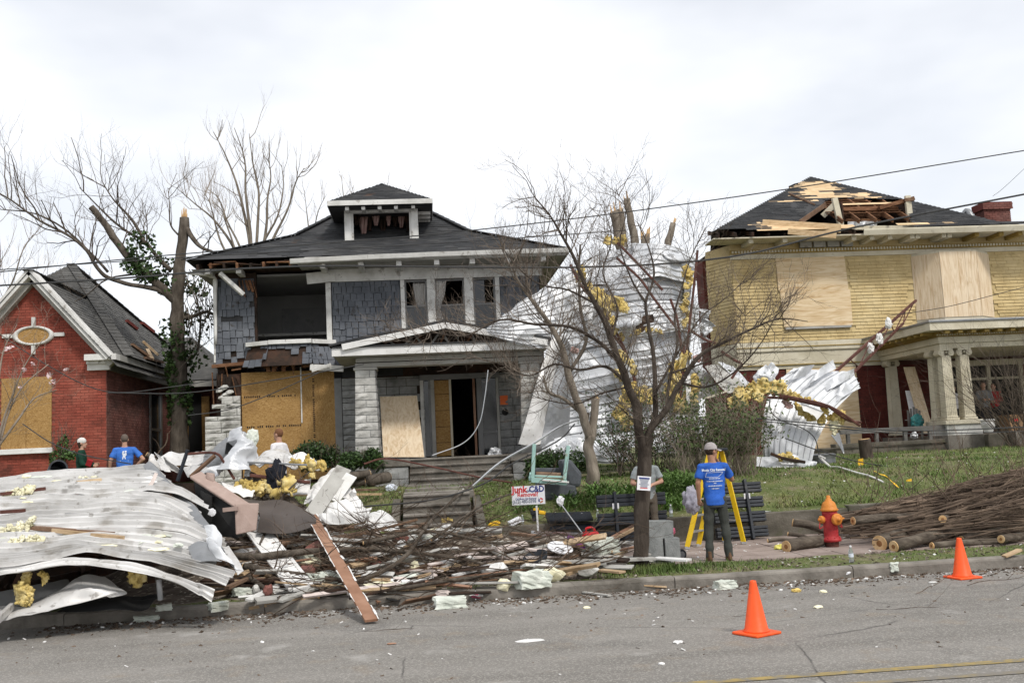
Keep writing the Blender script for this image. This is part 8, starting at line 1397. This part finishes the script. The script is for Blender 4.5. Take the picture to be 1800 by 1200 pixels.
crumple_cloth('black_garment', 'crumpled black garment thrown over the yellow insulation', 'garment', P(485, 838, 16.9), (.14, .1, .24), 'black_cloth', 4); HI = thing('insulation_batt', 'torn yellow insulation under the black garment', 'insulation', P(465, 865, 16.9)); wool(HI, [(425, 855), (445, 862), (460, 858), (478, 862), (500, 848)], 16.9, .15, dens=1); H2 = thing('insulation_batt', 'torn yellow insulation spilling beside the broad whitewashed board', 'insulation', P(550, 830, 17.4)); wool(H2, [(525, 822), (540, 815), (552, 815), (565, 820), (548, 830), (590, 845), (595, 860)], 17.3, .12, dens=.9); H3 = thing('insulation_batt', 'scrap of yellow insulation on the garden steps', 'insulation', hit(785, 915)); wool(H3, [(780, 916), (790, 912)], 19.4, .06, dens=1); H4 = thing('insulation_batt', 'small yellow insulation tuft near the lone cone, in the road', 'insulation', hit(1400, 1042)); clump('tuft', hit(1400, 1040, .02), (.06, .05, .025), 'insulation', H4, amp=.5, seed=1, rot=0)
for lb, l, r_, mt in (('dark steel post standing in the heap', [(312, 845), (330, 790)], .035, 'black_plastic'), ('wooden post leaning in the heap behind the cabinet', [(335, 838), (378, 800)], .04, 'old_lumber'), ('bent rusty bar arching over the cabinet', [(325, 798), (378, 796), (395, 815), (412, 842)], .022, 'rust_steel'), ('rusty bar lying across the insulation', [(440, 835), (480, 840), (545, 848)], .03, 'rust_steel'), ('thin bar behind the black garment', [(435, 812), (480, 814), (540, 817)], .016, 'grey_metal')): MB().tube(crom([P(x, y, 16.9) for x, y in l], 12), r_, 6).build('bar', mt, label=lb, cat='bar')
q = P(100, 826, 18.3); MB().lathe(q, [(.14, -.2), (.16, .15), (.13, .15), (.11, -.18)], 18, rotm(R(80), 0, .5)).build('bucket', 'black_plastic', label='black bucket lying on its side behind the collapsed roof', cat='bucket')
cb_ = thing('curled_strip', 'curled tan strip of trim standing up on the collapsed roof', 'trim', P(240, 870, 15.8)); sheet('strip', [[(272, 830, 15.9), (278, 832, 15.9)], [(262, 850, 15.8), (268, 853, 15.8)], [(240, 876, 15.7), (248, 880, 15.7)]], 'drywall', cb_, 4, 16, crum=None); clump('foam_lump', P(230, 872, 15.7), (.14, .08, .1), 'foam', cb_, seed=9, rot=0)
# blocks by the tree
BL = [('concrete block lying tilted on top of two others by the tree', (1158, 930), (.42, .2, .28), .05, R(5)), ('upright concrete block just right of the tree trunk', (1145, 968), (.34, .22, .42), 0, 0), ('upright concrete block nearest the ladder', (1180, 968), (.24, .22, .42), 0, 0)]
for lb, (px, py), dm, ty, tz in BL:
    q = P(px, py, 15.75); t = thing('concrete_block', lb, 'concrete block', q, 'concrete blocks by the tree'); MB().box(q, dm, rotm(0, ty, tz)).build('shell', 'cmu', t, bevel=.008); MB().box(q + rotm(0, ty, tz) @ V((0, -dm[1] / 2 - .001, 0)), (dm[0] * .9, .004, dm[2] * .9), rotm(0, ty, tz)).build('face', 'cmu', t)
q = P(1198, 974, 16.0); wh = thing('trolley_wheel', 'small black wheel beside the concrete blocks', 'wheel', q); MB().lathe(q - V((0, .03, 0)), [(.05, 0), (.085, 0), (.09, .02), (.09, .04), (.085, .06), (.05, .06)], 20, rotm(R(-90), 0, .3)).build('tyre', 'black_plastic', wh); MB().lathe(q - V((0, .035, 0)), [(.0, 0), (.052, 0), (.052, .065), (0, .065)], 14, rotm(R(-90), 0, .3)).build('rim', 'grey_metal', wh); clump('pink_toy', P(1178, 933, 16.6), (.09, .07, .08), 'pink_toy', amp=.15, seed=2, rot=0, label='small bright pink plastic thing by the blocks', cat='toy')
MB().box(hit(1014, 966, .12), (.26, .2, .12), rotm(.2, .35, .3)).build('purple_box', 'purple', label='purple cardboard box lid in the heap', cat='box', bevel=.005); MB().lathe(hit(985, 978, .12), [(.0, 0), (.19, 0), (.2, .015), (.19, .03), (0, .035)], 24, rotm(.5, .2, 0) @ Matrix.Diagonal((1, .8, 1))).build('oval_board', 'paper', label='white oval board lying tilted in the heap', cat='board', bevel=.004); MB().lathe(hit(945, 992, .02), [(.10, 0), (.17, .06), (.19, .13), (.175, .13), (.15, .06), (.08, .02)], 24, rotm(.3, -.3, 0)).build('black_bowl', 'black_plastic', label='black basin lying in the heap', cat='basin', smooth=True)
for lb, (px, py), dm in (('black ribbed mat lying on the wall below the sofa', (1000, 908), (.85, .35, .03)), ('second black ribbed mat under the first', (1010, 922), (.95, .35, .03))):
    q = P(px, py, 18.6); t = thing('ribbed_mat', lb, 'mat', q, 'black ribbed mats'); MB().box(q, dm, rotm(.35, .02, 0)).build('sheet', 'black_plastic', t)
    for k in range(9): MB().box(q + rotm(.35, .02, 0) @ V((0, lerp(-.15, .15, k / 8), .022)), (dm[0], .018, .012), rotm(.35, .02, 0)).build('rib', 'black_plastic', t)
MB().tube([P(988, 888, 18.3), P(1026, 940, 17.5)], .012, 6).build('walking_pole', 'alu', label='thin grey pole leaning on the wall', cat='pole')
tl_ = P(940, 900, 18.75); tb = thing('power_tool', 'yellow and black power tool behind the sign post', 'power tool', tl_); MB().box(tl_ + V((0, 0, .0)), (.16, .12, .1)).build('motor', 'black_plastic', tb, bevel=.02); MB().box(tl_ + V((.13, -.01, -.01)), (.14, .1, .07), rotm(0, .2, .1)).build('housing', 'flag_yellow', tb, bevel=.02); MB().box(tl_ + V((-.02, 0, -.1)), (.08, .08, .12)).build('battery', 'black_plastic', tb, bevel=.01); MB().box(tl_ + V((.02, -.06, .06)), (.1, .03, .04)).build('guard', 'flag_yellow', tb)
q = P(868, 921, 18.75); MB().lathe(q, [(.01, -.12), (.05, -.05), (.06, .08), (.03, .12)], 12, rotm(0, R(85), .2)).build('yellow_grip', 'flag_yellow', label='yellow and black tool lying on the wall beside the steps', cat='tool', smooth=True); MB().box(P(905, 916, 18.7), (.24, .12, .09), rotm(.1, -.35, .3)).build('carton', 'paper', label='white and red carton lying on the wall', cat='carton', bevel=.005); MB().box(P(1025, 904, 18.75), (.13, .1, .07), rotm(.1, .1, .3)).build('small_box', 'paper', label='small white box on the black mats', cat='box'); clump('blue_bag', hit(688, 862, .06), (.12, .08, .08), 'print_white', amp=.4, seed=8, rot=0, label='pale blue plastic bag left of the steps', cat='bag'); clump('white_bag', P(985, 880, 19.0), (.07, .04, .09), 'paper', amp=.4, seed=12, rot=0, label='white shoe-like scrap beside the yard sign', cat='scrap'); clump('red_wrapper', hit(838, 1050, .02), (.08, .05, .03), 'pink_toy', amp=.4, seed=5, rot=0, label='crumpled pink wrapper in the gutter', cat='wrapper'); clump('yellow_wrapper', hit(1370, 965, .03), (.09, .06, .05), 'flag_pale', amp=.5, seed=6, rot=0, label='crumpled pale yellow plastic beside the log end', cat='wrapper')
# cut logs left of the steps
for lb, a, b, r_ in (('cut log lying left of the porch steps', (648, 845), (683, 838), .12), ('second cut log behind the first left of the steps', (612, 838), (648, 832), .09), ('log lying across the lawn behind the heap', (560, 850), (640, 846), .09)):
    q0, q1 = P(*a, 21.6), P(*b, 21.9); t = thing('cut_log', lb, 'log', q0, 'cut logs by the steps'); m = MB(); limb(m, [q0, q0.lerp(q1, .5), q1], r_, r_, 6, 12, .03); m.build('bark', 'bark', t, smooth=True); MB().lathe(q1, [(r_ * .93, 0), (r_ * .9, .015), (0, .017)], 14, (q1 - q0).to_track_quat('Z', 'Y').to_matrix()).build('cut_face', 'cut_wood', t)
# branches thrown on the heap
def branch(label, l, r0, r1, up=.12, tw=7, mat='bark', L=.7):
    pts = [hit(x, y, u) for x, y, u in l]; t = thing('fallen_branch', label, 'branch', pts[0], 'branches on the heap'); m = MB(); c = limb(m, pts, r0, r1, sides=8, knots=.05); m.build('stem', mat, t, smooth=True); w_ = MB(); sprout(w_, c, tw, L, max(r1 * .7, .008), 1, t0=.25, up=.1, wig=.35, spread=.8)
    w_.build('twigs', 'brush', t, kind='stuff'); MB().lathe(c[0], [(r0 * .95, 0), (r0 * .9, .01), (0, .012)], 10, (c[0] - c[1]).to_track_quat('Z', 'Y').to_matrix()).build('broken_end', 'cut_wood', t)
branch('thick forked branch lying in front of the shutter', [(332, 1003, .32), (390, 1012, .32), (450, 1016, .3), (540, 1003, .28), (660, 996, .25), (800, 1004, .2), (880, 1012, .1)], .075, .02); branch('branch lying parallel below the forked one', [(430, 1020, .2), (500, 1032, .2), (600, 1040, .16), (700, 1062, .08)], .06, .02); branch('branch curving up towards the garden steps', [(560, 1060, .1), (700, 1020, .25), (760, 960, .4), (820, 905, .5), (860, 870, .5)], .04, .012, tw=10); branch('thin branch standing up before the shutter', [(445, 1010, .2), (490, 940, .5), (530, 905, .6), (560, 880, .7)], .022, .008, tw=8); branch('branch reaching into the gutter', [(420, 1020, .15), (470, 1050, .1), (500, 1072, .05)], .045, .02, tw=4); branch('branch across the middle of the heap', [(640, 990, .3), (760, 975, .35), (880, 985, .25), (960, 960, .2)], .035, .01, tw=10); branch('long branch lying along the kerb', [(680, 1050, .1), (800, 1038, .15), (900, 1020, .12), (1000, 1000, .1)], .03, .01, tw=9); branch('slim branch arching past the sign', [(760, 985, .3), (850, 945, .5), (930, 915, .6), (990, 900, .6)], .022, .007, tw=8); branch('pale branch behind the cottage corner', [(258, 798, .0), (275, 808, .0), (300, 815, .0)], .05, .03, tw=2)
w_ = MB()
for k in range(330):
    px, py = inp()
    if px < 500 and random.random() < .4: continue
    q = hit(px, py, U(.02, .25)); a = U(-.9, .9) + (math.pi if random.random() < .5 else 0); grow(w_, q, (math.cos(a), math.sin(a) * .6, U(-.15, .4)), U(.5, 1.5), U(.005, .013), 1, up=.0, wig=.3, nk=(1, 3))
w_.build('brushwood', 'brush', kind='stuff', label='tangle of twigs over the kerbside heap', cat='brushwood')
w_ = MB()
for k in range(60): px, py = U(620, 1000), U(840, 930); q = hit(px, py, U(.0, .1)); a = U(0, 6.28); grow(w_, q, (math.cos(a), math.sin(a), U(.0, .7)), U(.4, 1.1), U(.004, .008), 1, up=.05, wig=.3)
w_.build('bank_twigs', 'brush', kind='stuff', label='loose twigs on the bank and garden steps', cat='twigs')
# ------------------------------------------------------------------ brushwood and logs by the hydrant
w_ = MB()
for k in range(980):
    x0 = U(6.9, 13.5); y0 = U(15.45, 18.3); f = max(0, min(1, (x0 - 6.7) / 3.4)); top_ = lerp(.30, 1.1, f) * (1 - .35 * abs(y0 - 17) / 1.4); z0 = .16 + random.random() ** .7 * top_; L = U(1.4, 3.6); a = random.gauss(.05, .2); d = V((math.cos(a), math.sin(a), U(.0, .2))); pts = [V((x0, y0, z0))]; r_ = U(.006, .02) * (1.5 if random.random() < .15 else 1)
    for i in range(7): d = (d + V((U(-.12, .12), U(-.12, .12), U(-.10, .07)))).normalized(); pts.append(pts[-1] + d * L / 7)
    pts = [V((q.x, q.y, max(q.z, .17))) for q in pts]; w_.tube(pts, [lerp(r_, r_ * .3, i / 7) for i in range(8)], 5, cap=True)
    for _ in range(2): i = random.randint(2, 6); grow(w_, pts[i], d + V((U(-.5, .5), U(-.5, .5), U(-.3, .5))), U(.3, .9), r_ * .4, 0, up=0, wig=.3)
for k in range(140): q = V((U(7.6, 14), U(15.2, 18.3), U(.25, 1.1))); grow(w_, q, (U(-1, 1), U(-.5, .5), U(.3, 1.2)), U(.6, 1.6), .008, 1, up=.1, wig=.3)
w_.build('brush_pile', 'brush', kind='stuff', label='long pile of cut branches lying behind the hydrant', cat='brushwood')
for lb, a, b, r_ in (('sawn log lying left of the hydrant foot', (1383, 966, 16.0), (1460, 946, 16.5), .105), ('largest sawn log with a dark heart, below the brushwood', (1547, 962, 15.5), (1652, 925, 16.6), .135), ('long sawn log reaching up under the brushwood', (1573, 979, 15.2), (1790, 908, 16.3), .095), ('long thin log lying lowest at the verge', (1640, 978, 15.2), (1860, 948, 15.5), .06), ('small round sawn end in the middle of the brushwood', (1657, 912, 15.5), (1672, 908, 17.2), .065), ('small sawn end low at the far edge of the pile', (1760, 947, 15.1), (1850, 935, 15.9), .065), ('split log pointing left behind the hydrant', (1394, 918, 17.2), (1475, 938, 16.9), .075), ('thin split limb lying left of the hydrant', (1350, 950, 17.0), (1402, 948, 16.9), .035), ('second thin split limb above the first', (1386, 938, 17.0), (1440, 950, 16.7), .04), ('heavy limb rising to the right edge of the pile', (1690, 950, 15.5), (1880, 905, 16.1), .085), ('dark log half buried above the largest one', (1500, 915, 16.2), (1640, 905, 16.6), .07)):
    q0, q1 = P(*a), P(*b); q0.z = max(q0.z, .15 + r_ * .7); t = thing('cut_log', lb, 'log', q0, 'logs in the brush pile'); m = MB(); limb(m, [q0, q0.lerp(q1, .35) + V((0, 0, U(-.02, .04))), q0.lerp(q1, .7), q1], r_, r_ * .85, 14, 14, .025); m.build('bark', 'bark_log', t, smooth=True); M_ = (q0 - q1).to_track_quat('Z', 'Y').to_matrix(); MB().lathe(q0, [(r_ * .95, -.005), (r_ * .93, .012), (0, .014)], 18, M_).build('cut_face', 'cut_wood', t); MB().lathe(q0 + (q0 - q1).normalized() * .012, [(r_ * .38, 0), (r_ * .36, .004), (0, .005)], 12, M_).build('heartwood', 'heartwood', t)
MB().prism([hit(1500, 906, .05), hit(1530, 897, .05), hit(1532, 904, .05), hit(1505, 910, .05)], (0, 0, .04)).build('black_tray', 'black_plastic', label='flat black plastic tray behind the hydrant', cat='tray')
# ------------------------------------------------------------------ litter
def flakes(name, n, fn, s0, s1, mat, label, th=.3):
    m = MB()
    for _ in range(n):
        q = fn(); s_ = U(s0, s1); M_ = rotm(U(-.5, .5), U(-.5, .5), U(0, 6.3)); m.box(q + V((0, 0, s_ * th * .4)), (s_, s_ * U(.3, .9), s_ * th * U(.4, 1)), M_)
    o = m.build(name, mat, kind='stuff', label=label, cat='litter')
def rp(x0, x1, y0, y1, pw=1): 
    def f(): x, y = U(x0, x1), lerp(y1, y0, random.random() ** pw); return V((x, y, (rz_(y) if y < KY else gz(x, y)) + (mound(x, y) if y > KY else 0)))
    return f
def gut():
    x = U(-5, 12.5); y = KY - abs(random.gauss(0, .35)); return V((x, y, rz_(y)))
flakes('gutter_litter', 2600, gut, .012, .05, 'brush', 'dark leaf and splinter litter along the gutter'); flakes('gutter_foam', 170, gut, .008, .05, 'white_paint', 'pale crumbs of foam along the gutter', .5); flakes('road_litter', 420, rp(-6, 11, 9.0, 13.8, 1.8), .01, .05, 'brush', 'scattered splinters and leaves on the road', .15); flakes('road_crumbs', 90, rp(-6, 11, 8.5, 13.8, 1.6), .01, .045, 'white_paint', 'scattered pale crumbs on the road', .4); flakes('verge_litter', 900, rp(-3, 13, KY + .2, 15.2), .015, .06, 'rubble', 'leaf litter on the verge', .2); flakes('verge_crumbs', 240, rp(-3, 13, KY + .2, 18.4), .012, .05, 'white_paint', 'pale crumbs on the verge and sidewalk', .4); flakes('bank_litter', 2200, rp(-2, 16, 18.8, 24), .02, .06, 'dead_leaf', 'dead leaves on the bank', .12); flakes('bank_crumbs', 300, rp(-3, 15, 18.8, 26), .015, .06, 'white_paint', 'pale scraps strewn on the lawn', .3)
for lb, px, py, r_, mt in (('pale shard of board lying in the middle of the road', 932, 1127, (.16, .07, .012), 'white_paint'), ('cream foam lump beyond the lone cone', 1447, 1041, (.05, .05, .03), 'pale_insulation'), ('second cream lump near the dark shingle', 1438, 1068, (.06, .04, .025), 'pale_insulation'), ('white foam crumb left of the lone cone', 1192, 1130, (.05, .04, .02), 'white_paint'), ('pale crumb near the bottom edge of the road', 1163, 1168, (.03, .03, .015), 'white_paint'), ('cream crumb in the road before the tree', 1031, 1069, (.05, .04, .02), 'pale_insulation'), ('pale lump on the road by the far cone', 1640, 1024, (.06, .03, .01), 'white_paint'), ('small red chip lying in the road', 688, 1132, (.05, .02, .01), 'brown_board'), ('crystal-white lump near the kerb joint', 1489, 1008, (.06, .05, .03), 'paper')): clump('road_scrap', hit(px, py, .01), r_, mt, amp=.35, sub=2, seed=px, rot=0, label=lb, cat='scrap')
sheet('torn_shingle', [[(1450, 1091, 10.85), (1466, 1088, 11.0), (1484, 1084, 11.0)], [(1455, 1097, 10.7), (1470, 1098, 10.65), (1482, 1094, 10.8)]], 'roof_dark', None, 10, 6, crum=(.012, 4), label='dark torn shingle lying beyond the lone cone', cat='shingle')
w_ = MB()
for px, py in ((1610, 1045), (1540, 1072), (1000, 1058), (640, 1110), (1290, 1085), (440, 1090), (1100, 1046), (1700, 1030)): q = hit(px, py, .01); grow(w_, q, (1, U(-.4, .4), .02), U(.5, .9), .006, 1, up=0, wig=.22, nk=(1, 3)); 
w_.v = [(x, y, max(z, rz_(y) + .004) if y < KY else z) for x, y, z in w_.v]; w_.build('road_twigs', 'brush', kind='stuff', label='thin twigs scattered on the road', cat='twigs')
bpy.data.objects.remove(_TO); bpy.data.objects.remove(_TF); bpy.data.scenes.remove(_TS)
